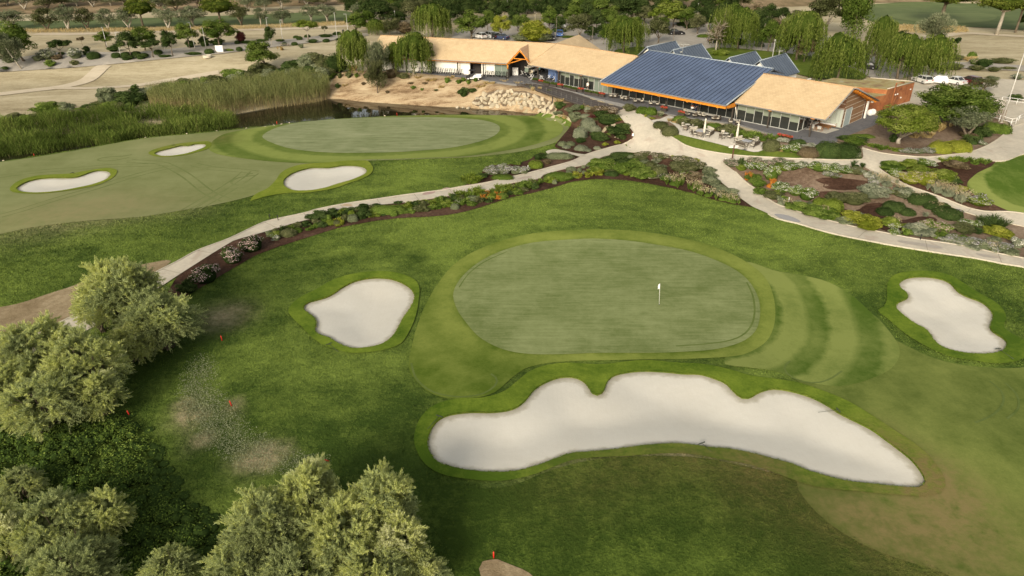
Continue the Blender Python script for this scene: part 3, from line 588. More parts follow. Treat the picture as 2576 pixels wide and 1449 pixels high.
sheet('dry_hillside', resample(WP([(-300,40),(-60,36),(120,34),(330,30),(520,24),(700,16),(860,10),(1000,12),(1200,20),(1500,22),(1700,20),(2000,16),(2200,6),(2500,2),(2900,-6),(2900,-60),(1300,-90),(-300,-60)]), 5), M_hill, .0, 8)
# ---- pond water
m, nt, b = new_mat('pond_water'); v = mapping(nt, (.5,1,1))
b.inputs['Base Color'].default_value = (.016,.015,.007,1); b.inputs['Roughness'].default_value = .03; b.inputs['IOR'].default_value = 1.33; b.inputs['Specular IOR Level'].default_value = .8
bump(nt, b, noise(nt, 1.6, 3, .55, 0, v), .035, .05); M_water = m
pp = POND; c0 = pp.mean(0)
W_out = cat_rom([Wz(px, py, ZW) for px, py in [(-200,450),(0,412),(200,382),(480,340),(740,312),(1050,293),(1330,295),(1425,293),(1420,280),(1280,272),(1160,264),(1000,255),(830,240),(700,255),(590,275),(430,300),(0,340),(-200,360)]], 4)
v2, f = cdt(resample(W_out, 1.5), [], 4)
tag(link('pond_water', mesh_np('pond_water', np.column_stack([v2, np.full(len(v2), ZW)]), f, M_water, smooth=True)), kind='structure')
# ---- light
sun_dir = Vector((-.40, -.90, 0)).normalized()
EL = R(25)
sd = sun_dir*math.cos(EL)+Vector((0, 0, math.sin(EL)))
ld = bpy.data.lights.new('sun', 'SUN'); ld.energy = 2.25; ld.angle = R(16); ld.color = (1, .91, .77)
so = bpy.data.objects.new('sun', ld); COL.objects.link(so); so.rotation_euler = sd.to_track_quat('Z', 'Y').to_euler(); so.location = (0, -20, 80)
w = bpy.data.worlds.new('World'); sc.world = w; w.use_nodes = True; nt = w.node_tree
bg = nt.nodes['Background']; sk = N(nt, 'ShaderNodeTexSky', sky_type='NISHITA'); sk.sun_disc = False
sk.sun_elevation = EL; sk.sun_rotation = math.atan2(sun_dir.x, sun_dir.y); sk.dust_density = 3.0; sk.air_density = 1.0; sk.ozone_density = 1.0
hs = N(nt, 'ShaderNodeHueSaturation'); hs.inputs['Saturation'].default_value = .42; L(nt, sk.outputs['Color'], hs.inputs['Color'])
L(nt, mixc(nt, 1.0, hs.outputs['Color'], (1.0,.955,.86), 'MULTIPLY'), bg.inputs['Color']); bg.inputs['Strength'].default_value = .15
vs = sc.view_settings; vs.view_transform = 'Standard'; vs.look = 'None'; vs.exposure = 0.47; vs.gamma = 1; vs.use_curve_mapping = False
sc.cycles.max_bounces = 6; sc.cycles.transparent_max_bounces = 12
# ================================================================== PLANTS
def leaf_mat(name, stops, transl=.3, objvar=.12):
    m = bpy.data.materials.new(name); m.use_nodes = True; nt = m.node_tree
    nt.nodes.remove(nt.nodes['Principled BSDF']); out = nt.nodes['Material Output']
    oi = N(nt, 'ShaderNodeObjectInfo')
    f = math_(nt, 'ADD', attr(nt, 'tint'), math_(nt, 'MULTIPLY', math_(nt, 'SUBTRACT', oi.outputs['Random'], .5), objvar*2))
    c = ramp(nt, f, stops)
    d = N(nt, 'ShaderNodeBsdfDiffuse'); t = N(nt, 'ShaderNodeBsdfTranslucent'); mx = N(nt, 'ShaderNodeMixShader'); mx.inputs[0].default_value = transl
    L(nt, c, d.inputs['Color']); L(nt, c, t.inputs['Color']); L(nt, d.outputs[0], mx.inputs[1]); L(nt, t.outputs[0], mx.inputs[2]); L(nt, mx.outputs[0], out.inputs['Surface'])
    return m
LM = {
 'green':  leaf_mat('green_leaves',  [(.1,(0.0378,0.063,0.0101)),(.5,(0.084,0.126,0.021)),(.9,(0.16,0.202,0.0462))]),
 'bright': leaf_mat('bright_leaves', [(.1,(0.063,0.0924,0.0101)),(.5,(0.134,0.176,0.0252)),(.9,(0.227,0.26,0.0588))]),
 'dark':   leaf_mat('dark_leaves',   [(.1,(0.0185,0.0319,0.0084)),(.5,(0.042,0.0655,0.0185)),(.9,(0.084,0.113,0.0336))]),
 'lime':   leaf_mat('lime_leaves',   [(.1,(.10,.12,.012)),(.5,(.22,.24,.03)),(.9,(.34,.34,.06))]),
 'grey':   leaf_mat('grey_leaves',   [(.1,(.075,.09,.045)),(.5,(.15,.17,.09)),(.9,(.25,.265,.155))]),
 'silver': leaf_mat('silver_leaves', [(.1,(.13,.15,.09)),(.5,(.25,.265,.17)),(.9,(.40,.40,.28))]),
 'olive':  leaf_mat('olive_leaves',  [(.1,(0.0462,0.0546,0.0185)),(.5,(0.0966,0.105,0.042)),(.9,(0.168,0.168,0.0798))]),
 'brown':  leaf_mat('brown_leaves',  [(.1,(.075,.055,.028)),(.5,(.15,.115,.062)),(.9,(.26,.205,.125))]),
 'willow': leaf_mat('willow_leaves', [(.1,(0.0462,0.0714,0.0118)),(.5,(0.109,0.147,0.0252)),(.9,(0.202,0.235,0.0546))]),
 'pine':   leaf_mat('pine_needles',  [(.1,(0.042,0.063,0.0101)),(.5,(0.109,0.139,0.0218)),(.9,(0.193,0.214,0.042))]),
 'tam':    leaf_mat('tamarisk_leaves', [(.0,(.11,.125,.05)),(.2,(.22,.255,.10)),(.45,(.37,.42,.19)),(.66,(.51,.54,.15)),(1,(.64,.65,.37))], .4, .12),
 'reed':   leaf_mat('reed_leaves',   [(.0,(.30,.20,.09)),(.25,(.36,.29,.15)),(.5,(.24,.235,.09)),(.75,(.15,.175,.055)),(1,(.28,.29,.13))], .3, 0),
 'typha':  leaf_mat('bulrush_leaves',[(.0,(0.255,0.196,0.0935)),(.2,(0.0595,0.085,0.017)),(.6,(0.111,0.157,0.0298)),(1,(0.212,0.255,0.0595))], .35, 0),
 'bramble':leaf_mat('bramble_leaves',[(.0,(.035,.06,.016)),(.5,(.085,.135,.026)),(.85,(.19,.26,.045)),(1,(.25,.32,.07))], .25, 0),
 'red':    leaf_mat('red_leaves',    [(.1,(.07,.02,.02)),(.5,(.14,.045,.04)),(.9,(.22,.09,.07))]),
 'straw':  leaf_mat('straw_blades',  [(.1,(.26,.18,.07)),(.5,(.42,.32,.14)),(.9,(.56,.46,.25))]),
 'orange': leaf_mat('orange_blades', [(.1,(.35,.12,.02)),(.5,(.52,.20,.035)),(.9,(.62,.30,.07))]),
}
def lms(k, f):
    m = LM[k].copy(); m.name = k+'_shrub_leaves'
    for n in m.node_tree.nodes:
        if n.type == 'VALTORGB':
            for e in n.color_ramp.elements: e.color = tuple(min(.9, v*f) for v in e.color[:3])+(1,)
    return m
LMS = {k: lms(k, {'green':1.5,'dark':1.5,'olive':1.3,'grey':1.25,'bright':1.3,'lime':1.15,'silver':1.1}.get(k, 1.1)) for k in LM}
FM = {'white': leaf_mat('white_petals', [(.1,(.50,.47,.40)),(.9,(.80,.77,.68))], .2), 'pink': leaf_mat('pink_petals', [(.1,(.50,.33,.30)),(.9,(.80,.60,.55))], .2),
      'lilac': leaf_mat('lilac_petals', [(.1,(.42,.36,.40)),(.9,(.68,.62,.64))], .2), 'coral': leaf_mat('coral_petals', [(.1,(.45,.05,.045)),(.9,(.70,.13,.10))], .2),
      'cream': leaf_mat('cream_petals', [(.1,(.42,.34,.26)),(.9,(.66,.57,.46))], .2), 'straw': leaf_mat('straw_spikes', [(.1,(.35,.28,.15)),(.9,(.52,.44,.28))], .2)}
M_bark = plain('bark', (.16,.125,.085), .9, var=.4, scale=6, bmp=.6); M_pale = plain('pale_bark', (.36,.32,.25), .9, var=.3, scale=5, bmp=.5)
M_dbark = plain('dark_bark', (.075,.06,.045), .9, var=.3, scale=6, bmp=.5)
def unit(v): return v/np.maximum(np.linalg.norm(v, axis=-1, keepdims=True), 1e-9)
def cards(C, A, Nn, ln, wd):
    """leaf-shaped quads; returns V, F"""
    A = unit(A); S = unit(np.cross(A, Nn)); n = len(C)
    ln = np.broadcast_to(ln, n)[:, None]; wd = np.broadcast_to(wd, n)[:, None]
    V = np.stack([C-A*ln*.5, C+S*wd*.5-A*ln*.05, C+A*ln*.5, C-S*wd*.5-A*ln*.05], 1).reshape(-1, 3)
    return V, np.arange(4*n).reshape(n, 4)
def rdir(r, n): return unit(r.normal(size=(n, 3)))
def fol(name, C, A, Nn, ln, wd, tint, mat, core=None):
    V, Fq = cards(C, A, Nn, ln, wd); tint = np.clip(tint, 0, 1)
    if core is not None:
        cv, cf, ct = core; Fq = np.vstack([Fq, cf+len(V)]); V = np.vstack([V, cv]); tint = np.concatenate([tint, np.full(len(cf), ct)])  # core lumps get a low tint: crown-inside shade put into colour
    return mesh_np(name, V, Fq, mat, fattrs={'tint': tint})
def blob_core(cs, rs, n=8, m=5, jit=.08, r=rng):
    """closed rough quads lumps inside the foliage, so crowns are not hollow"""
    V = []; Fs = []
    for c, s in zip(cs, rs):
        o = len(V)
        for i in range(m+1):
            ph = math.pi*i/m
            for k in range(n):
                t = 2*math.pi*k/n; j = 1+r.uniform(-jit, jit)
                V.append((c[0]+s[0]*math.sin(ph)*math.cos(t)*j, c[1]+s[1]*math.sin(ph)*math.sin(t)*j, c[2]+s[2]*math.cos(ph)*j))
        for i in range(m):
            for k in range(n):
                q = (k+1) % n; Fs.append((o+i*n+k, o+(i+1)*n+k, o+(i+1)*n+q, o+i*n+q))
    return np.array(V), np.array(Fs)
def clump_leaves(r, cs, rs, n, ll, lw, outw=.7, low=-.5, tn=.16, tc=.2, fill=.3, upt=.12):
    w = (rs[:, 0]*rs[:, 2]); k = r.choice(len(cs), n, p=w/w.sum())
    d = rdir(r, int(n*1.9)); d = d[d[:, 2] > low][:n]; k = k[:len(d)]
    rad = 1-fill*r.random(len(d))**2+r.normal(0, .05, len(d))
    C = cs[k]+d*rs[k]*rad[:, None]
    nn = unit(d*outw+rdir(r, len(d))*(1-outw)+np.array([0, 0, .15])); A = unit(np.cross(nn, rdir(r, len(d))))
    ct = r.normal(0, tc, len(cs))
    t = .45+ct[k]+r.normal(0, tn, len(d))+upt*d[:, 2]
    return C, A, nn, ll*r.uniform(.7, 1.35, len(d)), lw*r.uniform(.7, 1.3, len(d)), t
def env_clumps(r, n, c, R3, rc, shell=(.55, .9), flat=.75, low=-.6):
    d = rdir(r, n*4); d = d[d[:, 2] > low][:n]
    cs = np.array(c)+d*np.array(R3)*r.uniform(*shell, (len(d), 1)); rr = r.uniform(*rc, len(d))
    return cs, np.stack([rr, rr, rr*flat], 1)
PROTO = {}
def tree_proto(kind, var):
    key = (kind, var)
    if key in PROTO: return PROTO[key]
    r = np.random.default_rng(abs(hash(kind)) % 1000 if False else sum(map(ord, kind))*7+var*31); mb = MB(); core = None; mat = LM['green']
    limbs = lambda cs, z0, r0, top, k: [mb.tube([(0, 0, z0), tuple(np.array([0, 0, z0])*.55+c*.45+r.normal(0, .012, 3)), tuple(c)], [r0, r0*.6, r0*.25], 5) for c in cs[:k]]
    if kind in ('broad', 'round', 'umb', 'sap', 'street', 'dome', 'carob'):
        P = {'broad': ((0,0,.56),(.36,.36,.38),(.09,.18),34,4200,.045,.027,.28,.016), 'round': ((0,0,.51),(.38,.38,.43),(.10,.18),38,4600,.042,.026,.16,.02), 'umb': ((0,0,.70),(.40,.40,.22),(.09,.16),26,2800,.05,.028,.42,.016),
             'sap': ((0,0,.7),(.32,.32,.22),(.08,.16),12,800,.09,.05,.4,.012), 'street': ((0,0,.58),(.34,.34,.37),(.12,.2),24,2800,.05,.032,.34,.018),
             'dome': ((0,0,.60),(.40,.40,.35),(.10,.15),80,11000,.032,.022,.16,.03), 'carob': ((0,0,.50),(.41,.41,.42),(.10,.17),80,12000,.032,.022,.1,.022)}[kind]
        c, R3, rc, n, nl, ll, lw, zt, tr = P; cs, rs = env_clumps(r, n, c, R3, rc, (.5, .98) if kind != 'dome' else (.85, 1), .8, -.55)
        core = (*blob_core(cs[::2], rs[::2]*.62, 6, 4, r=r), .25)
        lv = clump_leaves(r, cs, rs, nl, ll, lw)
        mb.tube([(0,0,-.02),(r.normal(0,.012),r.normal(0,.012),zt*.6),(0,0,zt)], [tr*1.5, tr, tr*.8], 7); limbs(cs, zt*.95, tr*.7, 0, 6)
    elif kind == 'bush':
        cs, rs = env_clumps(r, 34, (0,0,.40), (.38,.38,.44), (.11,.19), (.55,.98), .9, -.6); core = (*blob_core([(0,0,.4)]+list(cs[::3]), np.vstack([[(.33,.33,.42)], rs[::3]*.6]), 8, 5, r=r), .22)
        lv = clump_leaves(r, cs, rs, 4200, .045, .028); mb.tube([(0,0,-.02),(0,0,.2)], [.03,.02], 6)
    elif kind == 'olive':
        cs, rs = env_clumps(r, 30, (0,0,.56), (.37,.37,.37), (.09,.17), (.45,1), .85, -.6); lv = clump_leaves(r, cs, rs, 3200, .045, .022, .45, -.7, .17, .15)
        core = (*blob_core(cs[::3], rs[::3]*.5, 6, 4, r=r), .3)
        for s in (-1, 1): mb.tube([(0,0,-.02),(.03*s,.01*s,.14),(.10*s,.02*s,.30),(.17*s,.02,.5)], [.035,.028,.022,.012], 6)
        limbs(cs, .28, .018, 0, 7)
    elif kind == 'pine':
        cs, rs = env_clumps(r, 62, (0,0,.62), (.41,.41,.36), (.07,.12), (.8,1), .85, -.3); lv = clump_leaves(r, cs, rs, 5200, .05, .018, .5, -.4, .12, .16, .3, .25)
        core = (*blob_core([(0,0,.70)], [(.36,.36,.22)], 12, 6, .1, r), .15)
        mb.tube([(0,0,-.02),(.01,0,.3),(0,0,.62)], [.035,.028,.02], 7); limbs(cs, .45, .02, 0, 10)
    elif kind == 'poplar':
        cs, rs = env_clumps(r, 60, (0,0,.56), (.33,.33,.42), (.10,.19), (.45,1), 1.1, -1); lv = clump_leaves(r, cs, rs, 6500, .045, .022, .6, -.8)
        core = (*blob_core(cs[::3], rs[::3]*.6, 6, 4, r=r), .25); mb.tube([(0,0,-.02),(0,0,.5),(0,0,.9)], [.03,.02,.008], 6)
    elif kind in ('willow', 'willowthin'):
        thin = kind == 'willowthin'; ns = 380 if not thin else 170; top = rdir(r, ns*3); top = top[top[:, 2] > -.25][:ns]
        nd = len(top); gr = np.floor(r.random(nd)*16).astype(int); hubs = unit(rdir(r, 16)+np.array([0,0,.5]))
        top = unit(top+hubs[gr]*.55); base = np.array([0,0,.66])+top*np.array([.47,.47,.34])*r.uniform(.62, 1.02, (nd, 1))
        ln = np.minimum(r.uniform(.2, .66, nd)*(1.1-.25*top[:, 2]), base[:, 2]-.06); C = []; A = []; T = []; gt = r.normal(0, .14, 16)
        for b, l, d, g in zip(base, ln, top, gr):
            m_ = max(4, int(l/.016)); t = np.linspace(0, 1, m_); out = unit(np.array([d[0], d[1], 0]))*.05
            p = b+np.outer(t, [0, 0, -l])+np.outer(np.sin(t*1.4), out)+r.normal(0, .007, (m_, 3)); C.append(p)
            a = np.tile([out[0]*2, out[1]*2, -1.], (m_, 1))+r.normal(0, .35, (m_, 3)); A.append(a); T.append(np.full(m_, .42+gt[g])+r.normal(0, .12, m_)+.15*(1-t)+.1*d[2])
        C = np.vstack(C); A = unit(np.vstack(A)); nn = unit(rdir(r, len(C))*.7+unit(C-np.array([0,0,.5]))*.6)
        lv = (C, A, nn, .05*r.uniform(.7, 1.3, len(C)), .014*r.uniform(.8, 1.3, len(C)), np.concatenate(T)); mat = LM['willow']
        if not thin: core = (*blob_core([(0,0,.72)]+[tuple(h*.24+np.array([0,0,.62])) for h in hubs[:10]], [(.30,.30,.20)]+[(.13,.13,.16)]*10, 8, 5, .15, r), .12)
        mb.tube([(0,0,-.02),(.03,0,.2),(.01,.02,.45)], [.032,.024,.018], 7)
        for h in hubs[:8]: mb.tube([(.01,.02,.4),tuple(h*.17+np.array([0,0,.55])),tuple(h*.36+np.array([0,0,.60]))], [.015,.010,.004], 5)
    elif kind == 'conifer':       # airy upright grey-green tree
        cs, rs = env_clumps(r, 46, (0,0,.56), (.34,.34,.40), (.07,.14), (.35,1), 1.2, -1); C, A, nn, l_, w_, t = clump_leaves(r, cs, rs, 5200, .06, .012, .2, -.9)
        A = unit(unit(C-np.array([0,0,.3]))+rdir(r, len(C))*.5+np.array([0,0,.3])); lv = (C, A, rdir(r, len(C)), l_, w_, t)
        core = (*blob_core(cs[::3], rs[::3]*.5, 6, 4, r=r), .25); mb.tube([(.02,0,-.02),(0,0,.3),(-.02,0,.6)], [.022,.018,.008], 6)
    elif kind == 'bare':
        C0 = []; lv = None
        mb.tube([(0,0,-.02),(.01,0,.2),(0,.01,.38)], [.028,.022,.018], 7)
        for i in range(16):
            d = unit(r.normal(size=3)*np.array([1,1,.3])+np.array([0,0,.9])); p0 = np.array([0,.01,.2+.2*r.random()]); l1 = r.uniform(.2,.34)
            p1 = p0+d*l1; mb.tube([p0, (p0+p1)/2+r.normal(0,.015,3), p1], [.012,.008,.004], 5)
            for k in range(6):
                d2 = unit(d+r.normal(0,.6,3)); s0 = p0+(p1-p0)*r.uniform(.4,1); e = s0+d2*r.uniform(.1,.24); mb.tube([s0, (s0+e)/2+r.normal(0,.01,3), e], [.004,.003,.0015], 4); C0 += [s0+(e-s0)*q for q in r.random(22)]
        C = np.array(C0)+r.normal(0,.012,(len(C0),3)); lv = (C, rdir(r, len(C)), rdir(r, len(C)), .03, .008, .5+r.normal(0,.2,len(C))); mat = LM['brown']
    C, A, nn, l_, w_, t = lv
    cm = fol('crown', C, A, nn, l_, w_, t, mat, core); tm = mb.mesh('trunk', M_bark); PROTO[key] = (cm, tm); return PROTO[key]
def setmat(o, mat):
    o.material_slots[0].link = 'OBJECT'; o.material_slots[0].material = mat
TREES = []
def tree_at(kind, x, y, w, h, col, label, name, cat='tree', group=None, bark=None, var=None, rz=None, lean=0, crown_name='crown'):
    z = H(x, y); var = rng.integers(0, 3) if var is None else var
    cm, tm = tree_proto(kind, int(var)); t = thing(name, label, cat, (x, y, z), rng.uniform(0, 6.28) if rz is None else rz, group)
    t.scale = (w, w*rng.uniform(.92, 1.06), h); t.rotation_euler.x = lean
    c = link(crown_name, cm, t)
    if col: setmat(c, LM[col])
    tr = link('trunk', tm, t); setmat(tr, bark or M_bark); TREES.append(t); return t
ORD = ['first','second','third','fourth','fifth','sixth','seventh','eighth','ninth','tenth','eleventh','twelfth','thirteenth','fourteenth','fifteenth','sixteenth','seventeenth','eighteenth','nineteenth','twentieth']
def ordl(i): return 'twentieth' if i == 19 else ORD[i] if i < 20 else (('twenty-' if i < 29 else 'thirty-')+ORD[i-20 if i < 29 else i-30] if i != 29 else 'thirtieth')
def ordered(n, i):
    if n == 1: return ''
    if i == 0: return 'leftmost'
    if i == n-1: return 'rightmost'
    return ordl(i)+' from the left'
def tree_rows(X0, rows, Y0=0):
    """rows: kind, centre x, crown top, foot, width (quarter-scale picture units), colour, label, opts"""
    for kind, cx, top, foot, w, col, label, *o in rows:
        o = o[0] if o else {}; q = W(X0*.62891+o.get('fx', cx)*.25, Y0*.62891+foot*.25); s = scale_at(q[0], q[1], q[2])
        h = (foot-top)*.25/s/.95-.06*w*.25/s; w_ = w*.25/s*({'bush':1.15,'dome':1.22,'carob':1.2,'bare':1.1,'olive':1.45,'willow':1.12,'willowthin':1.15}.get(kind, 1.27)); h *= 1.12 if kind == 'olive' else 1.04
        name = o.get('name', {'olive':'olive_tree','pine':'pine_tree','willow':'willow_tree','willowthin':'willow_tree','poplar':'poplar_tree','conifer':'conifer_tree','bare':'bare_tree','sap':'young_tree','bush':'large_bush','street':'street_tree'}.get(kind, 'broadleaf_tree'))
        bx = (cx-o.get('fx', cx))*.25/s
        t = tree_at(kind, q[0], q[1], w_, max(h, .6), col, label, name, 'bush' if kind == 'bush' else 'tree', o.get('group'), o.get('bark'))
        if 'fx' in o: t.rotation_euler.z = 0; t.children[0].location = (bx/w_, 0, 0); t.children[1].rotation_euler.y = math.atan2(bx, h*.6); t.children[1].scale = (1,1,1)
# --- the olive rows on the far course
def olive_row(X0, rows, lab, grp):
    rows = sorted(rows); n = len(rows)
    tree_rows(X0, [(k, cx, top, ft, w, col, lab.format(ordered(n, i)), {'group': grp, 'bark': M_pale if col == 'grey' else M_bark}) for i, (cx, top, ft, w, col, k) in enumerate(rows)])
olive_row(0, [(120,120,290,270,'grey','olive'),(480,100,305,240,'olive','olive'),(690,80,300,230,'grey','olive'),(880,100,290,190,'olive','olive'),(1090,105,292,180,'grey','olive'),(1300,105,290,200,'grey','olive'),
   (1700,95,295,210,'grey','olive'),(1945,85,270,250,'grey','olive'),(2430,80,250,200,'olive','olive'),(2626,95,250,130,'grey','olive'),(2846,105,250,200,'grey','olive'),(3136,75,220,160,'grey','olive'),(3296,70,220,210,'grey','olive'),(3611,50,200,130,'grey','olive')],
   'grey-green olive tree, {} in the row before the far fairway strip', 'olives in the row before the far fairway')
olive_row(0, [(80,-60,65,170,'grey','olive'),(250,-60,95,200,'grey','olive'),(480,-40,100,210,'olive','olive'),(630,-60,60,150,'grey','olive'),(780,-60,70,150,'grey','olive'),(940,-60,75,160,'grey','olive'),(1120,-60,65,150,'grey','olive'),(1260,-60,65,150,'grey','olive'),
   (1430,-60,45,160,'grey','olive'),(1600,-50,70,210,'grey','olive'),(1770,-40,100,230,'olive','olive'),(2000,-60,90,200,'olive','olive'),(2500,-30,110,170,'grey','olive'),(2666,-40,110,190,'grey','olive'),(2836,-50,95,210,'grey','olive'),(3086,-60,50,150,'grey','olive'),
   (3256,-50,70,180,'olive','olive'),(3506,-30,80,190,'olive','olive'),(3706,-50,70,190,'olive','olive'),(4080,-60,30,200,'olive','olive'),(-70,-60,80,170,'grey','olive')],
   'dusty olive tree on the dry hillside along the top, {}', 'olives on the dry hillside')
tree_rows(0, [
 ('pine',1445,15,280,255,'pine','bright stone pine with domed crown, left of the two pines among the olives'),
 ('pine',2225,0,250,320,'pine','broad stone pine with domed crown, right of the two pines among the olives'),
 ('round',170,240,610,365,'green','large round dark tree at the left edge behind a grey conifer',{'fx':240}),
 ('conifer',130,345,690,300,'grey','grey-green conifer with leaning pale trunk at the left road edge',{'fx':205,'bark':M_pale}),
 ('umb',625,400,585,205,'dark','small dark flat-topped tree between the two white flowering shrubs'),
 ('sap',830,370,455,85,'brown','thin sparse sapling on the dry ground beyond the left road'),
 ('broad',1070,325,470,185,'green','small leaning green tree beside the first lamp post on the left road'),
 ('broad',1315,330,565,235,'dark','dark spreading tree on the hedged road verge beside two lamp posts'),
 ('broad',1460,280,500,255,'green','bright green tree behind the dark spreading verge tree'),
 ('umb',1540,400,572,200,'dark','dusky flat-crowned tree with thin pale trunk on the left road'),
 ('street',1740,320,560,165,'dark','narrow dark-leaved tree with two thin stems on the left road'),
 ('broad',1910,245,480,215,'green','rounded green tree behind a tall lamp post on the left road'),
 ('broad',2210,205,460,335,'green','largest green tree on the left road behind the white cabinet'),
 ('bush',2430,310,430,100,'red','dark red-leaved shrub at the roadside','' or {'name':'red_shrub'}),
])
tree_rows(1024, [
 ('broad',85,430,725,300,'green','loose green tree standing in the scrub at the head of the reeds',{'fx':130}),
 ('street',160,275,450,120,'dark','small upright tree with white trunk beside the left road lamp posts',{'bark':M_pale}),
 ('umb',525,205,395,225,'bright','bright flat-topped tree with pale trunk on the road verge',{'bark':M_pale}),
 ('sap',695,262,350,65,'olive','tiny sapling right of the bright flat-topped verge tree'),
 ('round',1015,135,335,225,'green','round dark green tree at the end of the left road'),
 ('round',1250,5,270,300,'dark','big dark evergreen behind the left end of the clubhouse'),
 ('round',1570,15,240,240,'olive','olive-toned tree behind the willow, left of the car park'),
 ('willow',1770,62,372,370,'willow','tall weeping willow behind the long tan roof',{'fx':1770}),
 ('round',2170,118,388,330,'green','dense rounded green tree behind the long tan roof'),
 ('broad',2470,172,400,195,'lime','yellow-green young tree beside the parked cars'),
 ('willow',1215,205,345,190,'willow','small willow at the rear left corner of the clubhouse'),
 ('conifer',1345,195,350,200,'olive','feathery brownish tree behind the left roof end'),
 ('bush',1500,212,335,190,'brown','brownish bush between the two willows behind the clubhouse'),
 ('round',1430,120,270,170,'dark','low dark tree behind the twin masts'),
 ('willow',1000,332,728,320,'willow','large willow with leaning trunk at the bank, left of the white wall',{'fx':1130,'bark':M_pale}),
 ('conifer',1240,395,790,250,'grey','grey feathery tree between the two willows before the white wall'),
 ('conifer',1225,590,935,250,'olive','dark upright conifer growing on the sandy bank'),
 ('willow',1590,352,748,390,'willow','bright weeping willow overhanging the eaves of the white-walled wing',{'bark':M_pale}),
 ('willow',1390,448,722,165,'willow','slim weeping willow just left of the bright willow by the white wall'),
 ('bush',820,530,725,250,'dark','big dome-shaped dark bush left of the leaning willow'),
 ('street',1905,0,245,170,'dark','dark tree above the willow behind the tan roof'),
 ('street',2030,0,215,150,'dark','dark tree behind the dense rounded tree'),
])
st = [(2140,20,190,140),(2270,15,200,150),(2390,20,200,150),(2500,20,205,140),(2590,10,212,130),(2700,15,215,130),(2810,10,218,140),(2930,15,220,140),(3010,25,222,120)]
tree_rows(1024, [('street',cx,t,f,w,'dark','dark street tree, %s in the row beyond the car park' % ordered(len(st), i),{'group':'street trees beyond the car park','bark':M_pale}) for i, (cx,t,f,w) in enumerate(st)])
tree_rows(2048, [
 ('round',60,158,315,165,'green','small round tree left of the yellow-green bush'),
 ('bush',225,190,415,300,'lime','large yellow-green bush behind the tan roof ridge'),
 ('bush',90,325,415,180,'grey','grey shrub at the left foot of the yellow-green bush'),
 ('bush',305,310,418,185,'grey','grey shrub at the right foot of the yellow-green bush'),
 ('broad',690,0,235,340,'green','tall spreading green tree behind the silver car'),
 ('broad',900,5,250,300,'green','spreading green tree right of the tallest one beyond the car park'),
 ('round',680,150,392,270,'olive','round olive-green tree with pale forked trunk by the blue car',{'bark':M_pale}),
 ('broad',790,268,402,150,'dark','small dark tree at the entry drive'),
 ('broad',965,108,310,260,'green','full green tree beside the drive'),
 ('round',1180,-25,235,340,'dark','very dark large tree in the middle of the back row'),
 ('street',1330,0,238,190,'dark','dark tree right of the very dark large tree'),
 ('round',985,185,475,240,'green','glossy green tree left of the willow by the drive'),
 ('willow',1125,188,532,370,'willow','broad willow at the drive behind the blue roof'),
 ('willowthin',1295,240,445,160,'willow','sparse trailing willow right of the broad one at the drive'),
 ('broad',1565,18,275,330,'bright','bright green tall tree left of the black saloon'),
 ('round',1470,165,432,220,'olive','olive-green tree with forked trunk at the edge of the car park'),
 ('olive',1745,108,250,165,'grey','grey olive tree behind the black saloon'),
 ('street',1815,20,232,170,'dark','dark slender tree above the black saloon, left of three'),
 ('street',1960,38,240,200,'dark','dark slender tree above the car park, middle of three'),
 ('street',2110,30,215,190,'dark','dark slender tree above the car park, right of three'),
 ('bare',2050,95,518,310,'brown','leafless pale-trunked tree in front of the dark parked car',{'bark':M_pale}),
 ('willowthin',2080,90,500,250,'willow','thin willow growing behind the leafless tree'),
 ('willow',2270,110,495,340,'willow','willow right of the leafless tree'),
 ('round',2425,48,310,240,'brown','brown-tinged round tree behind the willows'),
 ('round',2560,55,310,220,'dark','dark round tree at the right of the car park'),
 ('street',1120,160,250,120,'dark','short dark tree behind the broad drive willow'),
])
tree_rows(3072, [
 ('round',560,-60,335,390,'olive','tall pale brownish-green tree behind the willows',{'bark':M_pale}),
 ('poplar',835,-130,425,320,'green','tall dark poplar rising above the willows'),
 ('willow',285,148,605,460,'willow','wide willow behind the right end of the blue sheds'),
 ('round',360,388,622,185,'brown','small brown-leaved tree under the willow near the blue shed',{'name':'young_tree'}),
 ('willow',690,365,835,490,'willow','great weeping willow behind the tan roof'),
 ('willow',1080,210,650,300,'willow','willow between the two great weeping willows'),
 ('bare',1020,410,640,190,'brown','white-barked bare-limbed tree in front of the middle willow',{'bark':M_pale}),
 ('willow',1300,370,795,430,'willow','left half of the twin weeping willows beside the white cars'),
 ('willow',1600,380,785,420,'willow','right half of the twin weeping willows beside the white cars'),
 ('conifer',1640,105,460,350,'grey','grey-green conical tree behind the twin willows'),
 ('pine',1740,-160,235,480,'pine','left umbrella pine at the top on the far green'),
 ('pine',2300,-110,345,430,'pine','middle umbrella pine with tall bare trunk by the far green',{'bark':M_pale}),
 ('pine',2490,-110,322,260,'pine','right umbrella pine with dark trunk by the far green'),
 ('round',2575,135,312,130,'dark','dark round tree cut by the right edge near the pines'),
 ('sap',1860,375,525,140,'dark','small roundish tree alone on the right dry field'),
 ('round',1350,308,430,160,'dark','dark tree top between the willows and the grey conical tree'),
 ('round',140,78,225,150,'dark','dark round tree left of the tall brownish tree'),
 ('round',290,105,205,130,'olive','small rounded tree beside the tall brownish tree'),
 ('round',50,195,430,190,'brown','brownish tree left of the wide willow'),
 ('carob',1850,850,1265,720,'green','massive dark carob tree over the garden beside the car park'),
 ('dome',1325,1060,1445,500,'bright','dome-trimmed tree with a twisted pale trunk at the terrace corner',{'fx':1310,'bark':M_pale}),
 ('olive',1990,1115,1385,340,'grey','grey olive tree in front of the massive carob'),
 ('olive',2160,785,925,215,'olive','small olive tree at the edge of the gravel car park'),
 ('bush',2120,890,1050,220,'green','leafy hedge bush behind the carob tree'),
])
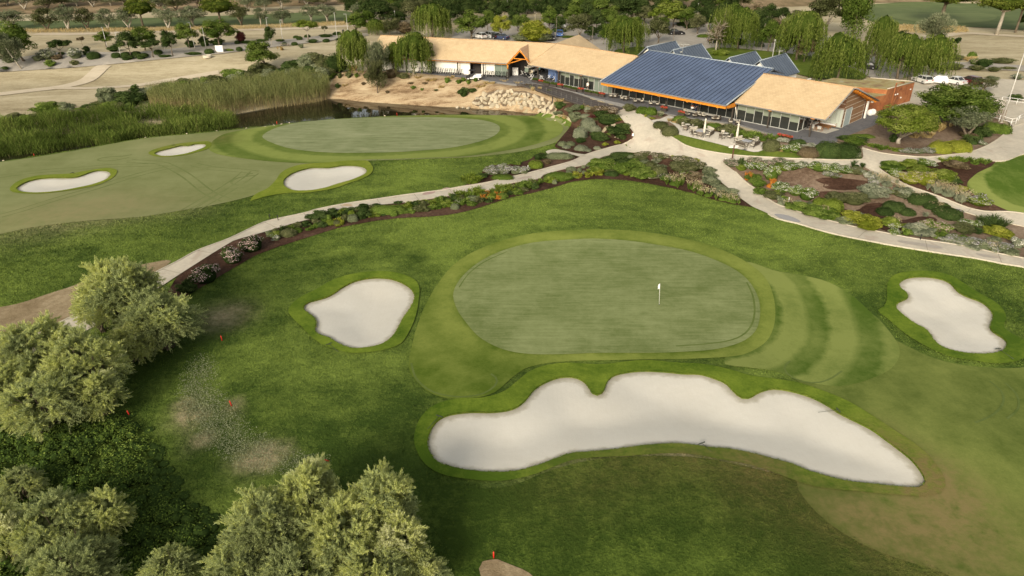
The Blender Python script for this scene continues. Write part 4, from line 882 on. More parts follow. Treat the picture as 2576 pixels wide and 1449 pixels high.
fill = [(1100,20,215,190,'dark'),(1330,40,225,190,'olive'),(1440,20,180,170,'dark'),(1660,10,215,200,'olive'),(1820,-10,190,190,'dark'),(1960,60,250,180,'dark'),(2110,60,225,150,'dark'),(2330,120,300,150,'green'),(1130,120,320,160,'green'),(1420,190,330,150,'olive'),
 (2600,90,255,150,'dark'),(2690,150,270,120,'green'),(2950,80,300,170,'green'),(3090,20,240,200,'dark'),(3190,60,280,190,'green'),(3340,10,250,220,'dark'),(3420,120,320,170,'dark'),(3560,60,250,180,'olive'),(3660,-10,210,220,'dark'),(3790,30,230,180,'dark'),(3900,70,250,170,'olive'),
 (4020,20,230,190,'dark'),(4200,60,270,200,'dark'),(4330,90,300,200,'green'),(4440,150,340,180,'olive'),(4560,90,300,200,'dark'),(4700,130,400,210,'dark'),(4780,60,330,230,'green'),(4880,170,420,220,'green'),(5000,110,430,230,'dark'),(5150,230,520,230,'green'),(4650,260,440,180,'olive'),
 (3060,170,330,120,'dark'),(3480,240,400,130,'dark'),(3820,170,290,130,'green'),(4090,170,300,140,'green'),(2820,225,330,120,'olive'),(5330,330,560,190,'dark'),(5480,300,480,200,'green')]
fill.sort(key=lambda a: a[0])
tree_rows(1024, [('round' if i % 3 else 'broad',cx,t,f,w,col,'%s tree filling the grove behind the clubhouse, %s' % ({'dark':'dark','olive':'olive-toned','green':'mid-green'}[col], ordered(len(fill), i)),{'group':'grove behind the clubhouse'}) for i, (cx,t,f,w,col) in enumerate(fill)])
back = [(1580,-20,40),(1700,-30,35),(1820,-25,60),(1950,-30,70),(2090,-25,60),(2240,-30,60),(2370,-20,60),(2500,-30,55),(2650,-30,60),(2760,-30,45),(2880,-25,60),(3020,-30,45),(3160,-25,40),(3300,-30,40),(3430,-25,35),(3560,-30,35)]
tree_rows(1024, [('round',cx,t-20,f+60,210,'dark' if i % 2 else 'olive','dark tree of the back belt along the top edge, %s' % ordered(len(back), i),{'group':'trees of the back belt'}) for i, (cx,t,f) in enumerate(back)])
r2 = np.random.default_rng(11); gl = []
for k in range(34):
    cx = 1010+k*118+r2.uniform(-45,45); ft = r2.uniform(60,150) if k % 2 else r2.uniform(110,235); gl.append((cx, ft-r2.uniform(150,210), ft, r2.uniform(150,230)))
gl.sort(); tree_rows(1024, [(('round','street','broad')[i % 3],cx,t,f,w,('dark','olive','dark','green')[i % 4],'tree in the dense rear belt above the clubhouse, %s' % ordered(len(gl), i),{'group':'dense rear belt of trees'}) for i, (cx,t,f,w) in enumerate(gl)])
r2 = np.random.default_rng(5)
hr = sorted((i*215+r2.uniform(-70,70), r2.uniform(-20,75), r2.uniform(150,230)) for i in range(-1, 20))
tree_rows(0, [('olive' if i % 4 else 'round',cx,ft-150,ft,w,'grey' if i % 3 == 0 else 'olive','shaded olive tree behind the hillside row, %s' % ordered(len(hr), i),{'group':'olives behind the hillside row'}) for i, (cx, ft, w) in enumerate(hr)])
# ------------------------------------------------------------------ shrubs
def shrub_proto(shape, size, var):
    key = ('s', shape, size, var)
    if key in PROTO: return PROTO[key]
    r = np.random.default_rng(sum(map(ord, shape))*3+size*17+var*101); k = {0: 1.9, 1: 1.15, 2: .72}[size]; nm = {0: .30, 1: .75, 2: 2.0}[size]; core = None; fl = None
    if shape == 'clip':
        n = int(1500*nm); d = rdir(r, n*3); d = d[d[:, 2] > -.12][:n]; e = .62; p = np.sign(d)*np.abs(d)**e; p = p/np.max([np.linalg.norm(p, axis=1)], axis=0)[:, None]
        p = p*(1+.13*(np.abs(d).min(1))[:, None]); lump = 1+.05*np.sin(p[:, 0]*9+var)*np.sin(p[:, 1]*8+2*var)
        C = p*np.array([.47,.47,.92])*lump[:, None]*(1+r.normal(0, .02, len(p)))[:, None]; nn = unit(d*.75+rdir(r, len(d))*.35); A = unit(np.cross(nn, rdir(r, len(d))))
        lv = (C, A, nn, .075*k*r.uniform(.7,1.3,len(C)), .05*k*r.uniform(.7,1.3,len(C)), .42+r.normal(0,.15,len(C))+.08*d[:, 2]); core = (*blob_core([(0,0,.15)], [(.42,.42,.70)], 12, 7, .04, r), .3)
    elif shape in ('mound', 'flow'):
        cs, rs = env_clumps(r, {0: 9, 1: 16, 2: 30}[size], (0,0,.36), (.36,.36,.44), ({0:.16,1:.13,2:.09}[size], {0:.24,1:.2,2:.16}[size]), (.5,1), .95, -.3)
        lv = clump_leaves(r, cs, rs, int(1700*nm), .085*k, .045*k, .6, -.4); core = (*blob_core([(0,0,.25)]+list(cs[::2]), np.vstack([[(.29,.29,.42)], rs[::2]*.55]), 8, 5, .08, r), .2)
        if shape == 'flow':
            m_ = int(420*nm); c2, a2, n2, l2, w2, t2 = clump_leaves(r, cs, rs*1.06, m_*2, .05*k, .045*k, .8, .0, .15, .0, .1); g = r.random(len(c2)) < .5+.4*np.sin(c2[:, 0]*9+var*2)*np.sin(c2[:, 1]*8)
            fl = (c2[g], a2[g], n2[g], l2[g], w2[g], .5+r.normal(0,.25,g.sum()))
    elif shape in ('strap', 'grass', 'spike'):
        nb = int({'strap': 260, 'grass': 420, 'spike': 420}[shape]*max(nm, .35)); C = []; A = []; T = []; ll = []; S = 3 if shape != 'spike' else 2
        cen = r.uniform(-.36, .36, ({0: 1, 1: 4, 2: 9}[size], 2)); cen = cen*(0 if size == 0 else 1)
        for i in range(nb):
            c0 = cen[r.integers(len(cen))]; az = r.uniform(0, 6.283); out = r.uniform(.06, .5 if size == 0 else .22)*(.5 if shape == 'spike' else 1); hh = r.uniform(.5, 1.0); o = np.array([math.cos(az), math.sin(az), 0])
            q = [np.array([c0[0], c0[1], 0])+o*out*t**1.3+np.array([0, 0, hh*(t*(1.35-.55*t) if shape == 'strap' else t)]) for t in np.linspace(0, 1, S+1)]
            tb = .45+r.normal(0, .18)
            for a, b in zip(q[:-1], q[1:]): C.append((a+b)/2); A.append(b-a); ll.append(np.linalg.norm(b-a)*1.25); T.append(tb+r.normal(0, .05))
        C = np.array(C); A = np.array(A); w_ = {'strap': .05, 'grass': .02, 'spike': .022}[shape]*k
        lv = (C, A, rdir(r, len(C))*.5+np.array([0,0,1.]), np.array(ll), w_, np.array(T)); core = (*blob_core([(0,0,.1)], [(.26,.26,.35)], 8, 5, .15, r), .25)
        if shape == 'spike':
            m_ = int(170*max(nm, .4)); c2 = np.column_stack([r.uniform(-.42,.42,m_), r.uniform(-.42,.42,m_), r.uniform(.85,1.25,m_)]); g = (c2[:, :2]**2).sum(1) < .2; c2 = c2[g]
            fl = (c2, np.tile([0,0,1.], (len(c2),1))+r.normal(0,.25,(len(c2),3)), rdir(r, len(c2)), .17*k, .03*k, .5+r.normal(0,.2,len(c2)))
    me = fol(shape+'_shrub', *lv, LM['green'], core); fm = fol('flowers', *fl, FM['white']) if fl is not None else None
    PROTO[key] = (me, fm); return PROTO[key]
SHR = []
WORD = {'clip': ('clipped_shrub', 'clipped shrub'), 'mound': ('rounded_shrub', 'bushy shrub'), 'flow': ('flowering_shrub', 'flowering shrub'), 'strap': ('strap_leaved_plant', 'strap-leaved clump'), 'grass': ('ornamental_grass', 'grass tuft'), 'spike': ('lavender_plant', 'spiky lavender clump')}
CW = {'green': 'mid green', 'bright': 'bright green', 'dark': 'dark green', 'lime': 'yellow-green', 'grey': 'grey-green', 'silver': 'pale silvery', 'olive': 'olive green', 'brown': 'brownish', 'willow': 'fresh green', 'red': 'reddish', 'straw': 'straw-coloured', 'orange': 'orange'}
def shrubs(place, X0, Y0, rows, s=None):
    """rows: shape, colour, centre x, foot y, width, height in quarter-scale picture units (or scale s), [flower colour, depth ratio, rz]"""
    for sh, col, cx, ft, w, h, *o in rows:
        if s is None: px, py, k = X0*.62891+cx*.25, Y0*.62891+ft*.25, .25
        else: px, py, k = X0+cx*s, Y0+ft*s, s
        q = W(px, py); sc_ = scale_at(q[0], q[1], q[2]); ks = .82 if place in ('along the left road', 'on the sandy bank') else 1; w *= ks; h *= ks; w *= (1.16 if sh == 'clip' else 1.42); h *= (1.16 if sh == 'clip' else 1.36); w_ = w*k/sc_; fc = o[0] if o and sh == 'flow' else None; dr = o[1] if len(o) > 1 else 1.0; rz = o[2] if len(o) > 2 else None
        d_ = min(w_*dr, max(h*k/sc_*1.9, .5)) if rz is None else w_*dr; dep = math.atan2(CAMH-q[2], q[1]); h_ = max((h*k/sc_-d_*math.sin(dep)*.75)/math.cos(dep), .35*min(w_, d_), .25)
        y = q[1]+d_*.42
        SHR.append((place, sh, col, fc, q[0], y, w_, d_, h_, rz, px))
def build_shrubs():
    from collections import defaultdict
    G = defaultdict(list)
    for r_ in SHR:
        place, sh, col, fc, x, y, w, d, h, rz, px = r_; big = 'broad' if w > 3.2 else ('small' if w < 1.3 else '')
        G[(place, sh, col, fc, big)].append(r_)
    for (place, sh, col, fc, big), L_ in G.items():
        L_.sort(key=lambda r_: r_[-1]); n = len(L_); nm, wd = WORD[sh]
        for i, (_, _, _, _, x, y, w, d, h, rz, px) in enumerate(L_):
            size = 2 if w > 2.6 else (1 if w > 1.1 else 0); me, fm = shrub_proto(sh, size, int(rng.integers(0, 3)))
            desc = ' '.join(t for t in (big, CW[col], (fc+' ' if fc and sh == 'flow' else '')+wd) if t)
            lab = desc+' '+place+(', '+ordered(n, i) if n > 1 else '')
            o = link(nm, me); setmat(o, LMS[col]); o.location = (x, y, H(x, y)-.03); o.scale = (w, d, h); o.rotation_euler.z = (rz if rz is not None else (rng.uniform(-.15, .15) if abs(w-d) > .3*w else rng.uniform(0, 6.28)))
            tag(o, lab, 'shrub' if sh in ('clip', 'mound', 'flow') else 'plant', (desc+'s '+place) if n > 1 else None)
            if fm is not None:
                f_ = link('flowers', fm, o); f_['kind'] = 'stuff'; setmat(f_, FM[fc or ('straw' if sh == 'spike' else 'white')])
P1 = 'in the long path bed'
shrubs(P1, 1024, 500, [('mound','grey',125,1120,80,60),('mound','grey',150,1145,95,60),('flow','grey',195,1178,70,65,'white'),('clip','olive',315,1138,150,105),('mound','grey',240,1100,50,40),
 ('mound','dark',590,995,215,110),('mound','dark',755,925,145,70),('mound','dark',905,920,145,92),('mound','dark',1075,880,140,90),('mound','dark',1060,965,135,115),('mound','dark',1195,845,95,50),('clip','grey',965,985,112,95),
 ('strap','lime',630,1007,58,44),('strap','lime',685,988,52,35),('strap','lime',685,1022,54,38),('strap','lime',730,1002,52,42),('strap','lime',765,1022,52,38),('strap','lime',815,992,80,56),('strap','lime',850,1018,85,75),('strap','lime',815,1037,52,38),
 ('clip','green',1320,912,372,118,None,.4),('mound','dark',1425,803,72,36),('strap','bright',1550,842,82,72),('strap','bright',1620,812,64,52),('strap','lime',1680,828,100,56),('strap','bright',1700,792,62,44),('strap','bright',1770,815,92,62),('strap','bright',1830,815,82,62),('strap','bright',1780,842,80,44),('strap','bright',1890,822,74,62),('strap','bright',1820,772,62,40),('strap','bright',1890,762,62,44),
 ('strap','bright',2020,772,180,84),('strap','bright',2120,742,125,74),('strap','bright',2220,732,155,84),('mound','grey',2190,792,130,74),('clip','grey',2050,802,104,66),('clip','grey',2000,857,92,74),('mound','olive',1720,882,80,44),('grass','orange',2340,762,120,80),('grass','orange',2430,760,120,62),('strap','bright',2410,702,110,64),('strap','bright',2480,684,150,84),('strap','bright',2560,702,120,84)])
shrubs(P1, 2048, 500, [('strap','green',50,690,124,95),('strap','green',130,652,145,95),('strap','green',220,632,124,85),('strap','green',300,592,84,54),('strap','bright',375,596,84,60),('clip','grey',430,601,52,58),('clip','green',455,577,268,112,None,.5),('clip','grey',600,472,104,56),('clip','grey',575,492,62,44)])
rh = np.random.default_rng(21); hu = cat_rom(np.array([(690,583),(764,566),(851,545),(894,537),(956,527),(1019,521),(1131,505),(1219,494),(1288,473),(1340,462)], float), 5, False)
hrow = []
for k_, (hx, hy) in enumerate(resample(hu, 19, False)):
    for q_ in range(2): hrow.append((('mound','clip','mound','strap')[int(rh.integers(4))], ('dark','green','green','olive','bright')[int(rh.integers(5))], (hx-1024*.62891)*4+rh.uniform(-22,22), (hy+q_*13+rh.uniform(-2,3)-500*.62891)*4+26, rh.uniform(70,115), rh.uniform(56,84)))
shrubs(P1, 1024, 500, hrow)
P2 = 'in the junction bed'
shrubs(P2, 2048, 500, [('clip','grey',680,477,46,52),('clip','grey',725,502,42,48),('clip','grey',785,477,42,48),('clip','grey',830,492,46,52),('clip','grey',720,442,42,42),('clip','grey',765,424,42,42),('strap','lime',660,552,95,78),('strap','lime',765,542,88,64),('strap','lime',890,522,98,70),('strap','dark',980,522,72,44),
 ('mound','green',930,482,255,135),('mound','dark',1050,412,245,105),('mound','green',1130,522,265,135),('mound','green',1330,572,225,128),('mound','green',1260,472,225,96),('mound','green',880,424,165,84),('clip','dark',1120,332,245,64,None,.5),('clip','grey',1195,345,60,50),('clip','grey',1110,330,60,36),('mound','olive',1290,402,155,84),('clip','olive',1400,450,120,90),('clip','olive',1490,532,165,130),
 ('flow','olive',1350,342,185,64,'cream'),('flow','olive',1500,372,185,74,'cream'),('flow','grey',1470,402,150,60,'cream'),('flow','olive',1700,402,155,74,'cream'),('flow','olive',1800,432,165,84,'cream'),('flow','olive',1900,472,145,84,'cream'),('mound','lime',1625,336,42,28),('mound','lime',1740,367,92,44),('mound','lime',1860,402,74,54),('mound','lime',1670,347,42,26),
 ('mound','olive',1700,500,230,110),('mound','olive',1830,510,210,115),('mound','brown',1840,568,205,90),('mound','brown',1660,560,120,70),('spike','green',1660,634,195,95),('spike','green',1850,676,145,95),('spike','green',1910,714,125,75),('spike','green',1985,744,125,85),
 ('mound','grey',1990,562,135,86),('mound','grey',2040,634,195,96),('mound','grey',2100,704,175,86),('mound','grey',2200,764,205,115),('spike','green',2240,804,135,66),('spike','green',2140,784,135,76),('mound','grey',2000,500,110,70)])
P3 = 'in the upper path bed'
shrubs(P3, 2048, 500, [('flow','grey',40,512,130,104,'lilac'),('flow','grey',120,508,110,98,'lilac'),('mound','green',50,412,112,44),('clip','bright',240,447,152,100),('mound','dark',270,364,112,72),('clip','grey',480,352,272,84,None,.4),('mound','brown',360,408,84,62),('mound','dark',330,344,84,62)])
shrubs(P3, 1024, 500, [('flow','grey',2380,520,150,112,'lilac'),('flow','grey',2490,516,170,118,'lilac'),('clip','green',2480,562,225,72,None,.5),('strap','bright',2170,612,185,94),('mound','dark',2290,548,104,62)])
P4 = 'in the rock garden'
shrubs(P4, 2048, 0, [('clip','silver',690,1405,140,130),('clip','silver',770,1330,160,150),('clip','silver',840,1345,120,90),('clip','silver',740,1220,110,45),('mound','grey',715,1402,74,44),('mound','grey',630,1272,124,104),('mound','dark',480,1142,104,78),('mound','grey',590,1182,104,54),('mound','green',710,1112,64,48),('clip','silver',770,1132,84,54),('mound','grey',650,1165,130,64),('mound','grey',440,1177,54,34),('mound','grey',490,1177,74,38),
 ('flow','brown',960,1192,230,112,'cream'),('mound','brown',850,1192,165,74),('mound','dark',900,1264,205,86),('mound','dark',1000,1334,300,112),('mound','dark',1100,1424,285,135),('mound','dark',880,1434,225,95),('mound','dark',700,1447,125,54),('mound','lime',1080,1232,84,34),('grass','straw',530,1220,90,40),('grass','straw',810,1130,110,50),('mound','red',840,1230,110,40)])
shrubs(P4, 2048, 500, [('clip','grey',510,224,90,66),('clip','grey',590,222,90,62),('clip','silver',550,247,84,44),('clip','silver',700,272,135,78),('clip','silver',770,277,64,44),('clip','silver',860,257,78,48),('mound','lime',935,222,64,44),('mound','lime',1055,202,64,44),('mound','dark',1120,170,120,60)])
jrow = []
for k_ in range(46):
    jx, jy = rh.uniform(330, 2250), 0
    lo_ = np.interp(jx, [330,800,1200,1600,2000,2300],[600,545,560,640,750,800]); up_ = np.interp(jx, [330,600,1000,1240,1700,1970,2300],[540,470,330,300,350,480,740]); jy = up_+(lo_-up_)*rh.uniform(.25,.9)
    jrow.append((('mound','mound','clip','flow')[int(rh.integers(4))], ('green','green','dark','olive','grey','bright')[int(rh.integers(6))], jx, jy+20, rh.uniform(90,150), rh.uniform(55,85), 'cream'))
shrubs(P2, 2048, 500, jrow)
P5 = 'beside the patio'
PTX, PTY, PTS = 1572.3, 188.7, .15625
shrubs(P5, PTX, PTY, [('mound','olive',100,602,210,135),('clip','green',290,640,200,140),('clip','green',430,660,200,150),('flow','grey',585,682,115,105,'cream'),('mound','lime',440,722,84,44),('mound','lime',340,694,54,54),('mound','grey',400,700,90,60),
 ('clip','olive',590,880,240,130),('clip','olive',740,1005,270,180),('clip','green',900,770,250,120,None,.5),('mound','olive',1000,860,240,150),('mound','olive',1190,890,270,170),('clip','green',1440,895,300,130,None,.5),('grass','straw',810,790,155,76),('mound','olive',1620,960,190,140),('mound','olive',1760,1005,270,200),('grass','straw',1450,915,90,40),('mound','grey',1390,890,90,50),
 ('strap','green',1930,1040,230,150),('strap','green',2080,1080,230,160),('strap','green',2240,1095,230,150),('strap','green',2400,1060,180,110),('clip','olive',2380,1250,270,200),('grass','straw',2530,1252,66,95),('flow','silver',2570,1092,125,84,'white')], PTS)
shrubs(P5, 3072, 500, [('clip','olive',60,274,135,124),('flow','silver',170,184,112,54,'white'),('clip','dark',310,212,172,74,None,.5),('flow','green',215,296,120,96,'white'),('flow','green',300,304,130,100,'white'),('flow','silver',450,242,165,54,'white'),('clip','brown',440,347,205,124),('clip','dark',640,350,260,180),('clip','dark',830,352,260,165),('mound','grey',890,350,140,72)])
P6 = 'in the tree garden'
shrubs(P6, 3072, 500, [('mound','dark',830,172,205,64),('mound','green',920,222,225,94),('strap','bright',1050,232,94,54),('strap','green',1180,262,155,64),('strap','bright',1310,282,114,54),('flow','grey',1440,302,170,62,'lilac'),('flow','grey',1560,304,170,66,'lilac'),('flow','grey',1670,300,160,70,'lilac'),('clip','lime',1790,300,230,150),('clip','lime',1970,292,240,150),('strap','dark',2100,217,155,104),('flow','grey',2180,217,94,64,'white')])
shrubs(P6, 3072, 0, [('grass','straw',1720,1335,175,94),('grass','straw',1640,1402,124,64),('grass','straw',1490,1400,120,60),('grass','straw',1600,1330,90,50),('grass','straw',1790,1290,120,60),('clip','green',2290,1350,180,130),('clip','green',2400,1362,150,120),('mound','dark',2200,1402,190,124),('mound','olive',2070,1440,150,60),('mound','dark',1270,1442,64,94),('clip','green',960,1400,260,56,None,.4),('mound','dark',900,1440,220,64),('mound','red',1610,1290,110,34),('mound','brown',2040,1400,170,70)])
P7 = 'in the large mulch bed'
shrubs(P7, 2048, 500, [('grass','orange',2380,572,76,76),('mound','green',2440,592,135,94),('mound','green',2500,654,155,104),('mound','green',2535,724,135,84),('mound','bright',2330,484,124,64),('flow','green',2350,442,94,64,'white'),('flow','grey',2240,454,155,84,'pink'),('grass','dark',2320,432,76,76),('flow','grey',2460,404,135,64,'pink'),('flow','green',2430,474,124,84,'white'),('flow','green',2520,484,124,94,'white')])
shrubs(P7, 3072, 500, [('flow','green',55,590,150,168,'white'),('flow','grey',30,422,124,54,'pink'),('flow','grey',150,422,135,72,'pink'),('flow','green',260,492,172,104,'white'),('flow','grey',360,452,94,78,'white'),('mound','green',130,467,94,54),('flow','grey',250,386,64,28,'pink'),('mound','dark',470,442,64,54),('flow','green',550,512,200,118,'white'),('flow','green',680,528,190,118,'white'),('flow','green',800,522,150,96,'white'),('grass','dark',910,457,114,64),('mound','olive',920,532,165,84),
 ('flow','silver',1060,567,134,84,'white'),('spike','silver',1140,602,124,84),('spike','silver',1230,652,155,94),('spike','silver',1330,692,124,74),('mound','silver',1430,757,134,112),('grass','orange',50,657,124,84),('mound','olive',90,778,180,112),('flow','green',165,718,172,134,'white'),('flow','green',300,740,150,120,'white'),('flow','green',420,790,170,150,'white'),('strap','silver',150,824,104,94),('mound','green',330,892,205,130),('clip','bright',560,850,170,120),('clip','bright',680,898,200,165),('mound','green',570,966,270,150),('mound','olive',450,932,124,74),
 ('mound','olive',740,830,210,130),('mound','olive',920,852,250,155),('mound','silver',1110,797,275,155),('grass','orange',965,772,40,54),('mound','grey',450,842,104,64),('mound','lime',900,1012,235,140),('mound','lime',1080,1092,255,180),('mound','bright',1260,1042,155,124),('mound','grey',820,1022,185,84),('clip','dark',1210,927,165,104),('clip','dark',1310,892,215,112),('clip','dark',1430,927,165,84),('clip','dark',1590,822,305,112),('clip','dark',1690,872,175,94),('clip','dark',1860,967,275,124),('clip','dark',1790,862,130,70),
 ('grass','silver',1600,937,64,54),('mound','silver',1590,1152,265,134),('flow','green',1690,1080,200,115,'pink'),('flow','green',1800,1085,150,110,'pink'),('mound','green',1790,1150,124,84),('mound','olive',2030,1112,255,104),('grass','dark',2330,1062,295,112),('mound','lime',2400,1162,275,124),
 ('flow','grey',1900,1212,250,90,'lilac'),('flow','grey',2060,1242,250,100,'lilac'),('flow','grey',2220,1282,250,110,'lilac'),('flow','grey',2390,1312,240,112,'lilac'),('flow','silver',2545,1262,124,134,'white'),('mound','grey',2510,1342,155,84),('mound','green',1720,1162,84,54),('mound','grey',2330,1200,120,70),('mound','dark',2130,1110,140,80)])
krow = []
for k_ in range(44):
    kx = rh.uniform(60, 2480); up_ = np.interp(kx, [0,850,1000,1500,2000,2500],[400,440,520,720,920,1080]); lo_ = np.interp(kx, [0,300,700,1200,1700,2500],[740,880,1000,1110,1190,1350]); side_ = rh.random() < .5; t_ = rh.uniform(.02,.2) if side_ else rh.uniform(.72,.96)
    krow.append((('mound','flow','mound','spike')[int(rh.integers(4))], ('green','green','bright','grey','silver','olive')[int(rh.integers(6))], kx, up_+(lo_-up_)*t_+25, rh.uniform(90,150), rh.uniform(56,90), ('white','lilac')[int(rh.integers(2))]))
shrubs(P7, 3072, 500, krow)
P8 = 'by the practice green'
shrubs(P8, 3072, 500, [('mound','green',1280,512,245,112),('flow','green',1270,410,104,36,'coral'),('mound','bright',1450,462,185,94),('flow','green',1620,442,205,84,'white'),('flow','green',1320,562,172,104,'white'),('flow','lime',1480,640,220,150,'cream'),('flow','lime',1640,655,210,160,'cream'),('mound','bright',1580,560,230,110),('mound','bright',1840,642,265,155),('strap','bright',1830,402,205,64),('strap','green',2000,392,165,64),('strap','green',2120,422,134,74),('strap','green',2210,412,114,64),('mound','brown',1940,474,225,94),
 ('spike','silver',1750,722,185,94),('spike','silver',1860,764,185,104),('spike','silver',1990,812,185,114),('mound','lime',1960,702,175,64),('flow','bright',2180,862,225,144,'lilac'),('mound','dark',1900,620,110,80)])
P9 = 'along the left road'
shrubs(P9, 0, 0, [('clip','dark',915,597,195,84),('clip','dark',1150,582,145,58),('clip','dark',1250,577,135,62),('clip','dark',1350,562,114,54),('mound','dark',1260,617,145,58),('mound','dark',1400,607,135,62),('clip','dark',1440,572,94,44),('clip','dark',1575,547,145,54),('mound','green',485,682,114,78),('mound','olive',730,667,104,62),('mound','grey',60,647,114,84),('mound','dark',40,707,94,38),('mound','grey',350,627,114,72),('mound','brown',545,612,114,62),('clip','dark',605,552,74,34),('mound','dark',860,522,84,62),('mound','dark',840,557,54,44),('mound','dark',1110,522,175,72),
 ('clip','dark',2090,542,114,62),('mound','dark',1940,557,205,38,None,.4),('mound','dark',1640,582,155,32,None,.4),('clip','dark',2400,512,74,52),('clip','dark',2550,492,74,52),('mound','dark',1900,482,124,84),('mound','dark',2040,472,124,114),('mound','dark',2160,462,155,84),('clip','dark',2380,442,64,44),('flow','grey',440,617,190,124,'white'),('flow','grey',725,607,165,124,'white'),('mound','green',2300,515,120,30,None,.4),('mound','dark',2480,440,180,36,None,.4)])
shrubs(P9, 1024, 0, [('clip','dark',280,452,64,34),('clip','dark',380,452,78,38),('clip','dark',105,402,64,34),('clip','dark',430,402,74,46),('clip','dark',395,385,70,36),('clip','dark',510,377,74,38),('mound','dark',560,432,135,42),('clip','dark',700,420,94,38),('mound','dark',690,377,155,38),('clip','dark',810,352,110,40),('clip','dark',990,322,64,36),('clip','dark',1010,342,64,34),('mound','grey',450,482,64,44),('grass','straw',250,502,64,38),('mound','dark',40,422,124,34,None,.5),('mound','dark',230,420,110,30,None,.5),('mound','dark',840,405,120,26,None,.4)])
PA = 'on the sandy bank'
shrubs(PA, 1024, 0, [('mound','olive',840,802,54,62),('mound','olive',930,802,64,74),('mound','green',1010,792,44,54),('mound','olive',1100,802,64,54),('mound','dark',820,902,54,62),('mound','green',1920,852,64,62),('mound','green',2040,862,64,54),('mound','green',2085,832,54,48),('mound','green',2140,862,54,54),('mound','green',2210,832,48,44),('mound','dark',2090,1002,114,104),('mound','dark',2170,962,124,54),('mound','green',1580,912,54,44),('mound','green',1670,922,34,34),('mound','brown',1350,832,185,112),('mound','olive',1480,822,165,74),('grass','straw',960,720,120,60),('mound','brown',780,780,110,70),('mound','olive',760,720,120,50),
 ('grass','straw',1640,800,90,30),('grass','straw',1760,830,110,36),('grass','straw',1860,900,100,30),('grass','straw',2350,850,110,36),('mound','brown',1700,860,60,26),('mound','brown',1560,860,70,26),('mound','olive',1810,930,50,26),('grass','straw',1960,800,90,34),('grass','straw',2480,840,110,40),('mound','brown',1080,870,50,40),('grass','straw',890,880,60,28),('mound','brown',1320,950,50,36),('grass','straw',2260,900,100,34)])
shrubs(PA, 2048, 0, [('grass','straw',40,860,110,40),('mound','brown',150,880,100,44),('flow','olive',60,845,100,36,'white'),('grass','straw',250,930,110,50),('mound','olive',380,985,110,50),('grass','straw',470,1040,100,50),('mound','brown',300,960,70,40),('grass','straw',720,1090,90,40),('mound','grey',190,900,80,40)])
PB = 'above the reeds'
shrubs(PB, 0, 0, [('mound','green',420,1195,295,165),('mound','grey',650,1165,135,134),('mound','grey',1060,1085,175,195),('mound','dark',1230,1085,265,165),('mound','silver',1510,995,155,114),('mound','dark',850,1135,155,84),('mound','olive',1820,890,145,100),('mound','grey',1950,880,100,90),('mound','green',2290,830,225,114),('mound','olive',740,1180,120,80),('mound','olive',1370,1000,110,90),('mound','olive',100,1220,180,80),('mound','olive',960,1090,140,80),('mound','grey',2430,850,180,120),('mound','olive',1650,930,110,70),('grass','olive',2150,880,150,70)])
shrubs(PB, 1024, 0, [('mound','olive',60,800,230,130),('mound','grey',500,770,210,175),('mound','olive',610,740,210,165),('mound','dark',350,810,270,155),('mound','dark',200,830,210,110),('mound','grey',660,890,170,160),('mound','olive',480,860,220,130),('mound','olive',740,820,130,110),('grass','olive',600,900,180,120)])
shrubs(PB, 0, 0, [('mound','olive',1236,1056,159,135),('mound','dark',1331,1024,131,152),('mound','grey',1387,1021,209,125),('mound','green',1491,1012,181,101),('mound','olive',1556,1016,171,145),('mound','dark',1633,975,190,134),('mound','grey',1690,965,199,125),('mound','green',1785,980,187,159),('mound','olive',1844,967,165,160),('mound','dark',1943,927,140,106),('mound','grey',2023,926,180,112),('mound','green',2075,916,158,133),('mound','olive',2154,921,184,159),('mound','dark',2242,910,183,102),('mound','grey',2318,897,202,132),('mound','green',2385,860,196,133),('mound','olive',26,1251,157,77),('mound','dark',125,1250,111,63),('mound','green',218,1248,127,82),('mound','olive',309,1216,135,75),('mound','dark',393,1215,131,78),('mound','green',508,1185,149,96),('mound','olive',580,1182,166,71),('mound','dark',669,1180,158,65),('mound','green',771,1166,168,81),('mound','olive',892,1150,133,92),('mound','dark',989,1150,125,66),('mound','green',1066,1131,166,101),('mound','olive',1144,1124,166,92),('mound','dark',1270,1117,119,74)])
shrubs(PB, 1024, 0, [('mound','olive',-48,853,189,169),('mound','green',1,896,158,110),('mound','dark',67,892,191,103),('mound','grey',138,846,180,123),('mound','olive',207,900,165,169),('mound','green',242,844,171,102),('mound','dark',295,862,172,110),('mound','grey',347,888,151,167),('mound','olive',439,856,162,136),('mound','green',487,867,169,143),('mound','dark',557,860,160,150),('mound','grey',587,846,198,136),('mound','olive',657,826,159,140),('mound','green',694,860,174,104)])
PC = 'on the right verge'
shrubs(PC, 3072, 0, [('mound','olive',1920,612,175,54),('mound','olive',2390,642,265,54,None,.4),('flow','green',2120,657,114,62,'pink'),('mound','dark',2210,682,124,84),('mound','olive',1920,707,175,62),('clip','green',2070,594,84,74),('mound','olive',2130,712,145,54),('mound','olive',2300,722,135,44),('mound','grey',2300,812,114,44),('flow','grey',2545,802,104,54,'white'),('mound','dark',2530,1022,114,74),('mound','olive',2440,700,150,30),('grass','straw',2050,610,120,36),('mound','olive',1760,720,140,60)])
PD = 'round the car park'
shrubs(PD, 2048, 0, [('clip','dark',475,325,155,46,None,.4),('mound','dark',450,250,190,34,None,.3),('clip','green',1940,380,140,38,None,.5),('clip','grey',2500,475,90,56),('mound','bright',2110,570,170,64),('mound','green',780,478,60,26),('mound','dark',1800,290,140,44),('mound','dark',2180,440,120,80),('mound','green',560,385,130,26),('mound','brown',720,430,110,36),('mound','dark',1720,265,160,40),('mound','dark',2300,460,160,70)])
build_shrubs()
